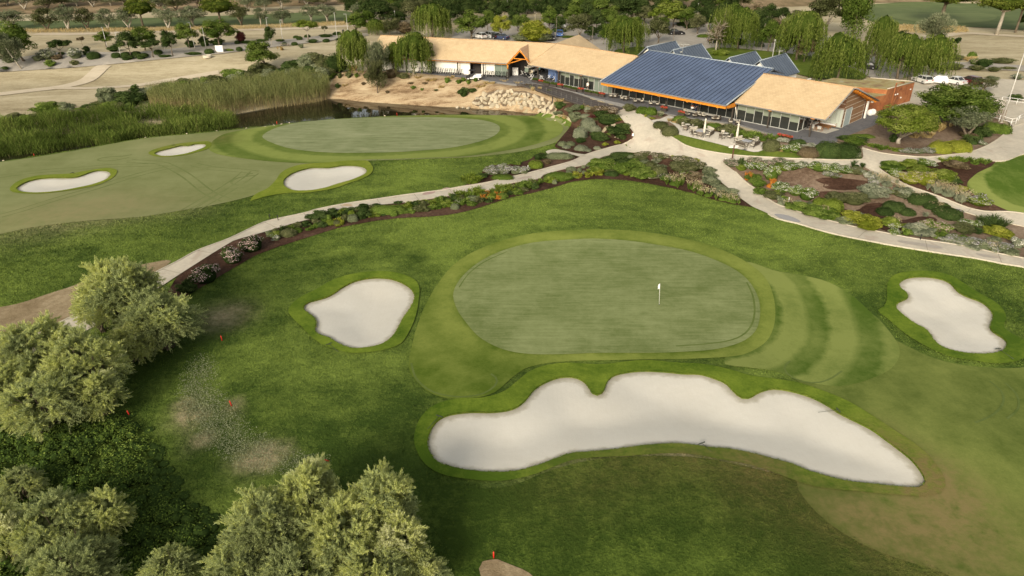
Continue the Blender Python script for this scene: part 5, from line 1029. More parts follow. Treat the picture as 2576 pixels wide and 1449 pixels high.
# oleander hedge along the near end of the path
for i, (px, py, w, h, fl) in enumerate([(462,746,62,52,0),(508,722,85,66,1),(575,672,76,66,2),(628,642,74,66,2)]):
    q = W(px, py); s = scale_at(q[0], q[1], 0); w_ = w/s; h_ = h/s*.75; me, fm = shrub_proto('flow', 2, i % 3)
    o = link('oleander_bush', me); setmat(o, LM['dark']); o.location = (q[0], q[1]+w_*.4, H(q[0], q[1])-.03); o.scale = (w_*1.1, w_*.95, h_); o.rotation_euler.z = i*1.3
    tag(o, ['low dark oleander at the near end of the path bed','dark leafy oleander with few flowers, second from the near end','pink-flowering oleander bush beside the near part of the path','pink-flowering oleander furthest along the oleander hedge'][i], 'shrub', 'oleanders along the near path')
    if fl:
        c = fm.copy(); f_ = link('flowers', fm, o); f_['kind'] = 'stuff'; setmat(f_, FM['pink'])
# ------------------------------------------------------------------ feathery tamarisks in the foreground
def tam_proto(var):
    key = ('tam', var)
    if key in PROTO: return PROTO[key]
    r = np.random.default_rng(500+var); npl = 78; d = rdir(r, npl*3); d = d[d[:, 2] > -.25][:npl]; lob = unit(rdir(r, 7)+np.array([0,0,.4])); near = np.max(d@lob.T, axis=1)
    cs = np.array([0,0,.40])+d*np.array([.36,.36,.46])*(r.uniform(.55, .92, (len(d), 1))+.12*(near[:, None]-.8)); lt = r.normal(0, .13, 7)
    C = []; A = []; T = []; mb = MB()
    for c, o in zip(cs, d):
        tp = .44+lt[np.argmax(lob@o)]+r.normal(0, .08); nb = 20; root = c-o*np.array([.09,.09,.10])
        if r.random() < .35: mb.tube([(r.normal(0,.03), r.normal(0,.03), -.02), tuple(root*.5+r.normal(0,.03,3)), tuple(root), tuple(c+r.normal(0,.02,3))], [.009,.006,.004,.0015], 5)
        for k in range(nb):
            dd = unit(o*.9+r.normal(0,.6,3)+np.array([0,0,.4])); ln = r.uniform(.06,.20); m_ = 48; t = r.random(m_)**.75
            p = root+o*.05+np.outer(t*ln, dd)+np.outer((t**2)*ln*.3, np.array([0,0,-1.]))+r.normal(0,.0065,(m_,3)); C.append(p); A.append(unit(dd+r.normal(0,.5,(m_,3))+np.array([0,0,.1]))); T.append(tp+r.normal(0,.05)+r.normal(0,.10,m_)+.08*t)
    C = np.vstack(C); A = np.vstack(A); T = np.concatenate(T); keep = C[:, 2] > 0.0; C, A, T = C[keep], A[keep], T[keep]
    core = (*blob_core(cs[::3]*np.array([.6,.6,.75]), np.tile([.05,.05,.07], (len(cs[::3]),1)), 6, 4, .25, r), .12)
    cm = fol('crown', C, A, rdir(r, len(C)), .036*r.uniform(.6,1.4,len(C)), .0046*r.uniform(.7,1.4,len(C)), T, LM['tam'], core); tm = mb.mesh('branches', M_bark)
    PROTO[key] = (cm, tm); return PROTO[key]
def tam(px, py, wpx, h, label, var, fl=False):
    x, y = Wz(px, py, .5*h)
    for _ in range(3): x, y = Wz(px, py, H(x, y)+.5*h)
    s = scale_at(x, y, .5*h); w = wpx/s*1.24; t = thing('tamarisk_bush', label, 'bush', (x, y, H(x, y)), var*1.7+px*.01, 'feathery tamarisks in the foreground'); t.scale = (w, w, h)
    cm, tm = tam_proto(var % 4); link('crown', cm, t); link('branches', tm, t)
for i, a in enumerate([(300,728,200,9.0,'tall dusky tamarisk at the lower end of the path'),(400,788,200,6.6,'yellow-green tamarisk in front of the dusky one near the path'),(238,765,110,5.4,'small grey tamarisk left of the dusky one near the path'),(335,850,160,4.2,'low shaded tamarisk below the yellow-green one near the path'),
   (85,880,220,7.4,'large pale tamarisk at the left edge above the brambles'),(210,905,200,7.0,'feathery tamarisk between the left edge one and the path'),(110,1005,220,5.4,'lower tamarisk of the left edge group with tangled twigs'),(245,985,140,4.4,'grey tamarisk by the red stake in the brambles'),(15,965,160,5.4,'tamarisk cut by the left picture edge'),
   (140,1315,210,5.2,'yellow tamarisk in the bottom left brambles'),(262,1290,140,4.4,'grey-green tamarisk right of the yellow one in the bottom left'),(10,1330,160,5.2,'white-tipped tamarisk in the bottom left corner'),(180,1430,230,4.4,'tamarisk at the bottom edge below the yellow one'),(50,1215,110,3.0,'small grey tamarisk among the brambles at the left'),(420,1432,150,3.0,'small silvery tamarisk at the bottom edge right of the brambles'),
   (775,1250,200,6.8,'pale tamarisk topping the bottom centre thicket beside a red stake'),(665,1320,220,6.4,'broad tamarisk on the left of the bottom centre thicket'),(950,1258,200,6.8,'brownish tamarisk on the right top of the bottom centre thicket'),(860,1345,210,5.8,'yellow-tinged tamarisk in the middle of the bottom centre thicket'),(1005,1365,160,4.8,'pale tamarisk at the right flank of the bottom centre thicket'),
   (600,1425,190,4.6,'silvery tamarisk in the lower left of the bottom centre thicket'),(750,1440,230,4.8,'tamarisk at the bottom edge below the centre thicket'),(930,1440,210,4.6,'twiggy tamarisk at the bottom edge, right of centre thicket'),(1070,1430,120,3.0,'lowest outlying tamarisk next to the bare bottom soil')]): tam(*a[:5], i)
# ------------------------------------------------------------------ masses nobody could count
def scatter_poly(poly, n, r):
    mn, mx = poly.min(0), poly.max(0); P = r.uniform(mn, mx, (n*4, 2)); return P[inside(P, poly)][:n]
r = np.random.default_rng(77)
# brambles
bp = outline([(-120,1060),(60,1050),(200,1040),(290,1030),(345,1050),(390,1100),(430,1180),(470,1240),(520,1280),(560,1330),(540,1420),(480,1500),(-160,1560)], 1)
P = scatter_poly(bp, 1500, r); hz = .35+.75*(.5+.5*np.sin(P[:, 0]*.9)*np.sin(P[:, 1]*.8+1))*r.uniform(.6,1,len(P)); hz = hz*sstep(0, 2.0, edist(P, bp)); cs = np.column_stack([P, Hn(P[:, 0], P[:, 1])+hz*.45]); rs = np.column_stack([np.full(len(P),.5), np.full(len(P),.5), .12+hz*.55])
C, A, nn, l_, w_, t = clump_leaves(r, cs, rs, 60000, .13, .085, .55, -.1, .16, .13, .25, .1); t = t-.05+.25*np.exp(-((C[:, 0]-W(330,1120)[0])**2+(C[:, 1]-W(330,1120)[1])**2)/7)
cv, cf = blob_core(cs[::2], rs[::2]*.8, 6, 4, r=r)
tag(link('bramble_thicket', fol('bramble_thicket', C, A, nn, l_, w_, t, LM['bramble'], (cv, cf, .1))), 'dark low bramble thicket spreading between the foreground tamarisks', 'brambles', None, 'stuff')
def blades(P, h, w, tint, r, segs=3, lean=.25, tb=None):
    C = []; A = []; l_ = []; T = []; n = len(P); az = r.uniform(0, 6.283, n); ln = np.abs(r.normal(0, lean, n)); z0 = Hn(P[:, 0], P[:, 1]); z0 = np.maximum(z0, ZW-.3)
    o = np.stack([np.cos(az), np.sin(az), np.zeros(n)], 1); prev = np.column_stack([P, z0])
    for k in range(1, segs+1):
        t = k/segs; cur = np.column_stack([P, z0+h*t*(1-.12*t)])+o*(h*ln*t**1.8)[:, None]; C.append((prev+cur)/2); A.append(cur-prev); l_.append(np.linalg.norm(cur-prev, axis=1)*1.12)
        T.append(tint*(1 if tb is None else 1)+(0 if tb is None else tb*(t-.5))); prev = cur
    C = np.vstack(C); return C, np.vstack(A), unit(rdir(r, len(C))+np.array([0,-.6,.2])), np.concatenate(l_), np.tile(w, segs) if np.ndim(w) else w, np.concatenate(T)
# bulrushes (green, left)
tp = cat_rom([Wz(px, py, -.5) for px, py in [(-150,412),(0,392),(60,386),(130,380),(180,368),(240,362),(290,366),(340,345),(420,338),(500,330),(560,322),(598,310),(585,298),(540,292),(480,290),(400,292),(300,300),(200,312),(100,318),(0,325),(-150,335)]], 4)
P = scatter_poly(tp, 26000, r); cl = np.sin(P[:, 0]*.55)*np.sin(P[:, 1]*.7+.6)+.5*np.sin(P[:, 0]*1.7+1)*np.sin(P[:, 1]*1.9); h = (2.2+.85*cl+r.normal(0,.3,len(P)))*np.clip(edist(P, tp)/1.2+.45, 0, 1)
hole = (np.sin(P[:, 0]*.31+2)*np.sin(P[:, 1]*.43) > .72); P, h, cl = P[~hole], h[~hole], cl[~hole]
tint = np.clip(.44+.2*cl+r.normal(0,.14,len(P))+.12*np.sin(P[:, 0]*.2), 0.21, 1); tint[r.random(len(P)) < .05] = .05
C, A, nn, l_, w_, T = blades(P, h, .055*r.uniform(.7,1.5,len(P)), tint, r, 3, .3, .18)
tag(link('bulrush_bed', fol('bulrush_bed', C, A, nn, l_, w_, T, LM['typha'])), 'dense green bulrushes filling the left end of the pond', 'bulrushes', None, 'stuff')
# tall reeds with dry stems
rp = cat_rom([Wz(px, py, -.3) for px, py in [(380,272),(470,282),(540,289),(575,286),(640,273),(700,265),(760,257),(818,247),(832,236),(800,226),(740,226),(660,236),(580,246),(480,252),(400,258)]], 4)
P = scatter_poly(rp, 11000, r); fr = edist(P, rp); h = (3.5+.7*np.sin(P[:, 0]*.45)*np.sin(P[:, 1]*.5+1)+.45*np.sin(P[:, 0]*1.3+P[:, 1])+r.normal(0,.5,len(P)))
C, A, nn, l_, w_, T = blades(P, h, .05*r.uniform(.7,1.4,len(P)), np.clip(.42+r.normal(0,.1,len(P)), 0, .9), r, 4, .10, .62)
Q = P[r.integers(len(P), size=16000)]; hq = r.uniform(1.3, 3.9, len(Q)); Cq = np.column_stack([Q+r.normal(0,.12,Q.shape), np.maximum(Hn(Q[:, 0], Q[:, 1]), ZW)+hq]); Aq = rdir(r, len(Q))*np.array([1,1,.3])+np.array([0,0,.35])
tag(link('reed_bed', fol('reed_bed', np.vstack([C, Cq]), np.vstack([A, Aq]), np.vstack([nn, rdir(r, len(Q))]), np.concatenate([l_, r.uniform(.35,.7,len(Q))]), np.concatenate([w_, np.full(len(Q),.045)]), np.concatenate([T, np.clip(.25+.13*hq+r.normal(0,.1,len(Q)),0,.9)]), LM['reed'])), 'tall reeds with dry tan stems lining the far pond edge', 'reeds', None, 'stuff')
# dry grass fringe along the far fairways
def dry_tufts(name, polyP, n, hh, label, col='straw'):
    pl = resample(WP(polyP), 2); P = scatter_poly(pl, n, r); C, A, nn, l_, w_, T = blades(P, r.uniform(.5,1,len(P))*hh, .10, np.clip(.5+r.normal(0,.2,len(P)),0,1), r, 2, .5)
    tag(link(name, fol(name, C, A, nn, l_, w_, T, LM[col])), label, 'dry grass', None, 'stuff')
dry_tufts('dry_tall_grass', [(20,76),(200,75),(400,72),(640,67),(900,55),(905,62),(640,73),(400,79),(200,82),(20,83)], 5000, .9, 'strip of tall straw grass along the near edge of the far fairway')
dry_tufts('dry_tall_grass', [(2225,64),(2310,66),(2425,70),(2440,82),(2330,84),(2235,80)], 3000, .9, 'straw grass patch below the far green at the right')

P = scatter_poly(THIN, 15000, r); C = np.column_stack([P, Hn(P[:, 0], P[:, 1])+r.uniform(.02,.14,len(P))]); k = (np.sin(P[:, 0]*1.3)*np.sin(P[:, 1]*1.1)+r.normal(0,.5,len(P))) > -.9; k &= ~(edist(P, THIN) < r.uniform(0,1.2,len(P))); C = C[k]
tag(link('weed_patch', fol('weed_patch', C, rdir(r,len(C)), rdir(r,len(C))*.6+np.array([0,-.2,1.]), r.uniform(.05,.11,len(C)), .06, .62+r.normal(0,.2,len(C)), LMS['grey'])), 'pale weedy patch in the rough between brambles and left bunker', 'weeds', None, 'stuff')

# ------------------------------------------------------------------ real blades on the rough, thick enough to catch the light
cell = .4; x0, x1, y0, y1 = -72, 72, 17, 118
mx, my = np.arange(x0, x1, cell), np.arange(y0, y1, cell); MG = np.stack(np.meshgrid(mx, my), -1).reshape(-1, 2)
def in_any(polys):
    m_ = np.zeros(len(MG), bool)
    for p in polys:
        p = np.asarray(p); k = np.where((MG >= p.min(0)-.1).all(1) & (MG <= p.max(0)+.1).all(1))[0]
        if len(k): m_[k] |= inside(MG[k], p)
    return m_
MOWN = [o for n_, o in OUTL if n_ not in ('rough_grass', 'darkened_rough')]; DARKENED = [o for n_, o in OUTL if n_ == 'darkened_rough']
mown = in_any(MOWN)|in_any([POND]); rgh = in_any([ROUGH])&~mown; darkened = in_any(DARKENED)&~mown; rgh &= ~darkened; nxm = len(mx)
def turf(name, mask, mat, n, hh, seed):
    r = np.random.default_rng(seed); k = np.where(mask)[0]; c = MG[k]; zc_ = c[:, 1]*CT+CAMH*ST; px_, py_ = c[:, 0]/zc_*F, 0
    vis = np.abs(c[:, 0]) < zc_*(PW/2/F)+3; c = c[vis]; dens = (F/(c[:, 1]*CT+CAMH*ST)/25)**1.5; pick = r.choice(len(c), n, p=dens/dens.sum()); P = c[pick]+r.uniform(0, cell, (n, 2)); d = np.hypot(P[:, 0], P[:, 1])
    big = np.clip(d/45, 1, 2.2); z = Hn(P[:, 0], P[:, 1]); h = hh*r.uniform(.5, 1.3, n)*np.sqrt(big); az = r.uniform(0, 6.283, n); ln = r.uniform(.2, .9, n); tip = np.stack([np.cos(az)*ln, np.sin(az)*ln, np.ones(n)], 1)*h[:, None]; side = np.stack([-np.sin(az), np.cos(az), np.zeros(n)], 1)*(.022*big*r.uniform(.7, 1.4, n))[:, None]
    B = np.column_stack([P, z+.0]); V = np.stack([B-side, B+side, B+tip*.6+side*.8, B+tip], 1).reshape(-1, 3); vv = np.repeat(blobs('v', P[:, 0], P[:, 1])+r.normal(.0, .10, n), 4); dd = np.repeat(blobs('dry', P[:, 0], P[:, 1]), 4)
    tag(link(name, mesh_np(name, V, np.arange(4*n).reshape(n, 4), mat, {'v': vv, 'dry': dd})), 'long green blades of the rough grass round the green' if name[:5] == 'rough' else 'grass blades below the long bunker, painted darker for the dim foreground', 'grass', None, 'stuff')
turf('rough_turf_blades', rgh, M_rough, 300000, .065, 1); turf('semi_rough_blades', darkened, M_dark, 110000, .06, 2)
# ragged grass hanging over the bunker lips
for k_, o in BO.items():
    r = np.random.default_rng(len(k_)); n = int(len(o)*(26 if k_ in ('wide','left','right') else 12)); i = r.integers(len(o), size=n); t = r.random(n)[:, None]; P = o[i]*(1-t)+o[(i+1) % len(o)]*t+r.normal(0, .05, (n, 2)); z = Hn(P[:, 0], P[:, 1])+.07
    C = np.column_stack([P, z]); A = rdir(r, n)*np.array([1,1,.5])+np.array([0,0,.2]); V, Fq = cards(C, A, rdir(r, n), r.uniform(.10,.24,n), .04); nv = len(V)
    tag(link('lip_grass', mesh_np('lip_grass', V, Fq, M_collar if k_ in ('wide','right') else M_collar2, {'v': np.repeat(r.normal(-.08,.16,n),4), 'dry': np.repeat(np.clip(r.normal(.1,.2,n),0,1),4)})), 'ragged grass along the lip of the %s bunker' % {'wide':'long','kidney':'far left kidney','small':'smallest far','upper':'far right'}.get(k_, k_), 'grass', None, 'stuff')
# ================================================================== CLUBHOUSE
ZT = 3.05
M_white = plain('white_render', (.74,.71,.63), .85, var=.06, scale=.6); M_orange = plain('orange_timber', (.62,.22,.02), .6, var=.18, scale=3); M_dpost = plain('dark_timber_post', (.055,.045,.035), .7, var=.2)
M_frame = plain('pale_metal_frame', (.40,.40,.36), .5, var=.05); M_gutter = plain('grey_gutter', (.20,.19,.175), .5, var=.1); M_bwall = plain('brown_cladding', (.25,.145,.075), .7, var=.14, scale=1.5); M_trim = plain('pale_trim', (.55,.48,.38), .7)
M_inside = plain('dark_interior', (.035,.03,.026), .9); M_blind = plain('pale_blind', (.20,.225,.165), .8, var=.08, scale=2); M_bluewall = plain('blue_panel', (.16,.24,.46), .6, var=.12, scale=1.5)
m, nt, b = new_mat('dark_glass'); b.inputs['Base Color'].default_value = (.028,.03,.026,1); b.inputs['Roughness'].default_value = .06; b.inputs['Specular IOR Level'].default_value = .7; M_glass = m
m, nt, b = new_mat('green_glass'); b.inputs['Base Color'].default_value = (.17,.205,.165,1); b.inputs['Roughness'].default_value = .12; b.inputs['Specular IOR Level'].default_value = .6; M_gglass = m
def tiles(name, rz, c=((.51,.37,.21),(.60,.45,.265))):
    m, nt, b = new_mat(name); v = mapping(nt, (1,1,1), (0,0,-rz))
    br = N(nt, 'ShaderNodeTexBrick'); br.offset = .5; br.inputs['Scale'].default_value = 1; br.inputs['Brick Width'].default_value = .5; br.inputs['Row Height'].default_value = .36; br.inputs['Mortar Size'].default_value = .022; br.inputs['Mortar Smooth'].default_value = .6
    br.inputs['Color1'].default_value = (*c[0],1); br.inputs['Color2'].default_value = (*c[1],1); br.inputs['Mortar'].default_value = (*(x*.7 for x in c[0]),1); L(nt, v, br.inputs['Vector'])
    n = noise(nt, .35, 4, .6, .3, mapping(nt)); col = mixc(nt, .35, br.outputs['Color'], ramp(nt, n, [(.3,tuple(x*.8 for x in c[0])),(.7,tuple(min(1,x*1.1) for x in c[1]))]))
    L(nt, col, b.inputs['Base Color']); b.inputs['Roughness'].default_value = .85; b.inputs['Specular IOR Level'].default_value = .15; bump(nt, b, br.outputs['Fac'], -.35, .04); return m
RA, RB = R(-16), R(-45)
M_tileA = tiles('tan_tiles_west', RA); M_tileB = tiles('tan_tiles_east', RB)
M_blue = plain('blue_metal_roof', (.105,.142,.225), .45, .25, .22, .25, .4); M_seam = plain('dark_seam', (.045,.06,.095), .5, .2); M_blue2 = plain('slate_blue_roof', (.105,.13,.165), .45, .2, .15, .4, .4)
M_edge = plain('pale_roof_edge', (.30,.34,.37), .5, .2)
class Fr:
    def __init__(s, rz, s0=0, t0=0): s.rz = rz; s.c, s.s = math.cos(rz), math.sin(rz)
    def __call__(s, a, b, z): return (a*s.c-b*s.s, a*s.s+b*s.c, z)
    def box(s, mb, c, sz, **k): mb.box(s(*c), sz, s.rz, **k)
A_, B_ = Fr(RA), Fr(RB)
club = thing('clubhouse', 'long low clubhouse with tan tiled wings and a big blue metal roof', 'building', (0,0,0))
def part(name, mb, mat, parent=club, label=None):
    o = mb.build(name, mat, parent)
    if label: o['label'] = label
    return o
Be, Br = (3.16,141.1,6.0), (8.9,146.2,9.0); dn = (0,0,-.16)
# west wing roof with notch for the porch gable
mb = MB(); mb.prism([A_(-70,136.5,6),A_(-39.9,136.5,6),A_(-37.4,142.1,8.6),Be,Br,A_(-70,143,9)], dn); mb.prism([A_(-70,143,9),Br,A_(-33,149.5,6),A_(-70,149.5,6)], dn)
roofA = part('tan_roof', mb, M_tileA, label='tan tiled roof of the white-walled wing')
mb = MB(); mb.tube([A_(-70,143,9.03),Br],.09,5); mb.tube([Be,Br],.06,4); part('ridge_tiles', mb, plain('ridge_tile',(.42,.27,.14),.85), roofA)
mb = MB(); mb.prism([A_(-40.1,135.9,5.92),A_(-37.4,135.9,8.75),A_(-37.4,142.1,8.63),A_(-39.9,136.5,6.03)][::-1], (0,0,.14)); mb.prism([A_(-37.4,135.9,8.75),(Be[0]+.1,Be[1]-.5,5.95),(Be[0],Be[1],6.05),A_(-37.4,142.1,8.63)][::-1], (0,0,.14))
part('porch_gable_roof', mb, tiles('porch_tiles', RA+R(90), ((.56,.36,.21),(.62,.42,.26))))
mb = MB(); mb.tube([A_(-40.0,135.95,5.75),A_(-37.4,135.95,8.5)],.16,4); mb.tube([A_(-35.5,135.95,6.5),A_(-37.4,135.95,8.5)],.14,4); mb.tube([A_(-38.9,136.0,7.0),A_(-35.9,136.0,6.9)],.12,4); mb.tube([A_(-39.9,136.0,5.9),A_(-36.9,136.0,6.9)],.11,4); mb.tube([A_(-39.9,136.1,4.9),A_(-39.9,136.0,5.8)],.2,4)
part('porch_truss', mb, M_orange)
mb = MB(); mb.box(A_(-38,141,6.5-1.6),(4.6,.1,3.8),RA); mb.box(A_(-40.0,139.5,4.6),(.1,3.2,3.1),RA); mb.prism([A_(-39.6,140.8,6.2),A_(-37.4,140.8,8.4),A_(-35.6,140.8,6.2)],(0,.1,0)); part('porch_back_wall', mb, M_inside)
# middle roof
mb = MB(); mb.prism([Be,B_(-77.5,102,6),B_(-77.5,109.7,9),Br], dn); mb.prism([Br,B_(-77.5,109.7,9),B_(-77.5,117.4,6),B_(-96,117.4,6)], dn)
roofB = part('tan_roof', mb, M_tileB, label='tan tiled roof between the porch and the blue roof')
mb = MB(); mb.tube([Br,B_(-77.5,109.7,9.03)],.09,5); part('ridge_tiles', mb, MATS['ridge_tile'], roofB)
mb = MB(); R2 = (14.2,157.0,9.0); mb.prism([Br,R2,(R2[0]+4.4,R2[1]-2.1,6.4),(Br[0]+5,Br[1]-1.5,6.8)][::-1],(0,0,.14)); mb.prism([R2,Br,(Br[0]-4,Br[1]+2,6.4),(R2[0]-4.2,R2[1]+2,6.4)][::-1],(0,0,.14)); part('tan_roof', mb, M_tileA, label='small tan roof projecting at the rear')
# east wing roof
mb = MB(); mb.prism([B_(-53.3,102.2,6),B_(-38.9,102.2,6),B_(-38.9,110.3,9.2),B_(-53.3,110.3,9.2)], dn); mb.prism([B_(-53.3,110.3,9.2),B_(-38.4,110.3,9.2),B_(-38.4,120.6,5.7),B_(-53.3,120.6,5.7)], dn)
roofC = part('tan_roof', mb, M_tileB, label='tan tiled roof of the glazed right-hand wing')
mb = MB(); mb.tube([B_(-53.3,110.3,9.23),B_(-38.6,110.3,9.23)],.09,5); part('ridge_tiles', mb, MATS['ridge_tile'], roofC)
mb = MB(); mb.tube([B_(-38.86,102.1,5.9),B_(-38.86,110.3,9.1),B_(-38.36,110.3,9.1),B_(-38.36,120.7,5.6)],.11,4); part('verge_board', mb, M_gutter, roofC)
mb = MB()
for i in range(9):
    t = 111.2+i*1.08; z = 9.2-(t-110.3)*.34-.34; mb.box(B_(-39.2,t,z),(1.5,.3,.2),RB)
mb.prism([B_(-39.6,110.6,8.72),B_(-39.6,118.6,5.95),B_(-38.5,118.6,5.95),B_(-38.5,110.6,8.72)],(0,0,.05)); part('rafter_ends', mb, M_orange)
mb = MB()
for i in range(5): t = 103.2+i*1.5; mb.box(B_(-39.1,t,6+(t-102.2)*.395-.3),(.5,.16,.16),RB)
part('rafter_ends', mb, M_orange)
# blue roof with standing seams
s0, s1, ta, tb, za, zb = -77.6, -53.2, 99.35, 113.4, 6.02, 9.55
mb = MB(); mb.prism([B_(s0,ta,za),B_(s1,ta,za),B_(s1,tb,zb),B_(s0,tb,zb)],(0,0,-.14)); mb.prism([B_(s0,tb,zb),B_(s1,tb,zb),B_(s1,118,8.2),B_(s0,118,8.2)],(0,0,-.14)); roofD = part('blue_roof', mb, M_blue)
mb = MB(); k = 31
for i in range(k+1):
    s = s0+.15+(s1-s0-.3)*i/k; mb.prism([B_(s-.028,ta,za),B_(s+.028,ta,za),B_(s+.028,tb,zb),B_(s-.028,tb,zb)],(0,0,.07))
part('standing_seams', mb, M_seam, roofD)
mb = MB(); mb.tube([B_(s0-.05,ta,za),B_(s0-.05,tb,zb)],.11,4); mb.tube([B_(s1+.05,ta,za),B_(s1+.05,tb,zb)],.13,4); mb.tube([B_(s0,tb,zb+.04),B_(s1,tb,zb+.04)],.12,4); part('roof_edge', mb, M_edge, roofD)
mb = MB(); mb.box(B_((s0+s1)/2,ta-.06,za-.08),(s1-s0+.2,.18,.16),RB); mb.box(B_(-87,101.9,5.86),(18.6,.16,.14),RB); mb.box(B_(-46,102.1,5.86),(14.4,.16,.14),RB); mb.box(A_(-55,136.4,5.86),(30,.16,.14),RA); part('gutter', mb, M_gutter)
mb = MB(); mb.box(B_((s0+s1)/2,ta+.25,5.62),(s1-s0-.1,.22,.42),RB)
for s in (-76,-71,-65.5,-60,-54.6): mb.box(B_(s,ta+.6,5.45),(.22,1.2,.2),RB)
mb.prism([B_(-53.3,99.5,5.85),B_(-53.3,102.4,5.95),B_(-53.3,102.4,5.3),B_(-53.3,100.0,5.4)],(.1,-.1,0)); part('eaves_beam', mb, M_orange)
mb = MB(); mb.box(A_(-55,136.75,5.68),(30,.14,.2),RA); part('eaves_beam', mb, M_orange)
# posts
def post(p, h, cap=True, fr=B_):
    mb = MB(); mb.box((p[0],p[1],ZT+h/2),(.2,.2,h),fr.rz); o = part('post', mb, M_dpost)
    if cap: mb = MB(); mb.box((p[0],p[1],ZT+h+.1),(.6,.34,.24),fr.rz,.08); part('orange_bracket', mb, M_orange, o)
for s in (-67.5,-61.8,-56.2,-50.6,-45.2): post(A_(s,136.9,0), 2.5, True, A_)
post(A_(-39.9,136.4,0), 2.2, False, A_)
for s in (-95.2,-89.9,-84.4): post(B_(s,102.3,0), 2.55)
for s in (-77,-71.9,-65.8,-59.6,-53.5): post(B_(s,102.4,0), 3.2, False)
for s in (-47.4,-40.8): post(B_(s,102.25,0), 2.6)
# walls
mb = MB(); mb.box(A_(-58.8,137.9,4.5),(21,.2,3.1),RA); mb.box(A_(-44.5,137.9,4.5),(2.8,.2,3.1),RA); mb.box(A_(-69.2,143,4.6),(.2,10,3.2),RA); part('white_wall', mb, M_white)
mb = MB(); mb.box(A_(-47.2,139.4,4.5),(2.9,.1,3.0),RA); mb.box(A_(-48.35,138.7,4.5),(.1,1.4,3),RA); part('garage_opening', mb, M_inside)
mb = MB(); mb.box(A_(-55,148.9,4.4),(30,.2,3),RA); mb.box(B_(-87,116.8,4.4),(20,.2,3),RB); mb.box(B_(-65,117.5,5),(24,.2,5.4),RB); mb.box(B_(-46.4,118.5,4.3),(13.6,.2,2.9),RB); part('rear_wall', mb, M_white)
def glazing(name, fr, a0, a1, t, z0, z1, n, blind=0., rot=False, mat=None, label=None):
    """one run of panes along s (or along t when rot), with frames and roller blinds as sub-parts"""
    L_ = a1-a0; w_ = L_/n; P_ = (lambda a, o, z: fr(a, t+o, z)) if not rot else (lambda a, o, z: fr(t-o, a, z)); rz = fr.rz+(0 if not rot else R(90))
    mb = MB(); mb.box(P_((a0+a1)/2,.05,(z0+z1)/2),(L_,.04,z1-z0),rz); g = part('window', mb, mat or M_glass, label=label)
    mb = MB()
    for i in range(n+1): mb.box(P_(a0+w_*i,0,(z0+z1)/2),(.06,.10,z1-z0),rz)
    mb.box(P_((a0+a1)/2,0,z0+.05),(L_,.12,.09),rz); part('frame', mb, M_frame, g)
    if blind:
        mb = MB()
        for i in range(n):
            bb = blind*(1+.25*math.sin(i*2.3)); mb.box(P_(a0+w_*(i+.5),.015,z1-bb/2*(z1-z0)),(w_-.08,.02,bb*(z1-z0)),rz)
        part('blind', mb, M_blind, g)
    return g
glazing('window', A_, -43.1, -40.2, 137.85, 3.06, 5.9, 2, 0, False, M_gglass)
glazing('window', B_, -90.3, -83.6, 103.4, 3.06, 5.9, 6, .40)
glazing('window', B_, -83.5, -82.2, 103.4, 3.06, 5.9, 1, .45)
glazing('window', B_, -82.1, -78.0, 103.4, 3.06, 5.9, 4, 0, False, M_gglass)
glazing('window', B_, -77.4, -53.6, 103.5, 3.06, 6.3, 15, 0)
glazing('window', B_, -53.2, -43.2, 103.35, 3.06, 5.85, 7, .42)
glazing('window', B_, 103.4, 110.2, -43.2, 3.06, 5.85, 4, .3, True)
# inside: floor-to-ceiling dark rooms behind the glass
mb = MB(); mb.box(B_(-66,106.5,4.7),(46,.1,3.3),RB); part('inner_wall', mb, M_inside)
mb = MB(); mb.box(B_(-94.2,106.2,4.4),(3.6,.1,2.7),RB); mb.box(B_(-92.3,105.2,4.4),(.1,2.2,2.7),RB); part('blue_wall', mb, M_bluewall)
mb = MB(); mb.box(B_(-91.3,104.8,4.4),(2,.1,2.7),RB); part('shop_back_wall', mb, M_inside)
# east end: recessed door wall, gable wall in brown cladding with pale joints
mb = MB(); mb.prism([B_(-43.2,110.4,3.0),B_(-39.6,110.4,3.0),B_(-39.6,110.4,8.9),B_(-43.2,110.4,8.9)],(.1,.1,0)); part('brown_wall', mb, plain('shaded_brown_cladding',(.15,.075,.04),.75,var=.15), label='brown clad wall under the porch roof, porch shade in its colour')  # darker copy of the brown cladding: porch shade put into colour
mb = MB(); mb.prism([B_(-39.6,110.4,3.0),B_(-39.6,118.6,3.0),B_(-39.6,118.6,6.1),B_(-39.6,110.6,8.85)],(-.14,.14,0)); gw = part('brown_wall', mb, M_bwall, label='brown clad gable end wall')
mb = MB()
for z, t1 in ((3.06,118.6),(3.75,118.6),(4.25,118.6),(5.3,118.5),(6.1,118.4),(6.9,116.2),(7.5,114.4)): mb.box(B_(-39.57,(110.4+t1)/2,z),(.05,t1-110.4,.055),RB)
part('cladding_joints', mb, M_trim, gw)
mb = MB()
for z in (3.7,4.3,5.9,6.6,7.3): mb.box(B_(-41.4,110.37,z),(3.6,.05,.05),RB)
part('cladding_joints', mb, M_trim)
mb = MB(); mb.box(B_(-39.52,112.0,4.4),(.06,2.3,2.6),RB); wn = part('window', mb, plain('pale_pane',(.36,.42,.40),.2,var=.06), label='pale blinded window in the brown gable wall')
mb = MB()
for t in (110.85,113.15): mb.box(B_(-39.50,t,4.4),(.1,.1,2.7),RB)
mb.box(B_(-39.5,112,5.74),(.1,2.4,.1),RB); part('frame', mb, M_frame, wn)
mb = MB(); mb.box(B_(-41.2,110.33,4.4),(3.2,.06,2.7),RB); dr = part('glass_door', mb, plain('pale_door_glass',(.42,.45,.38),.25,var=.06))
mb = MB()
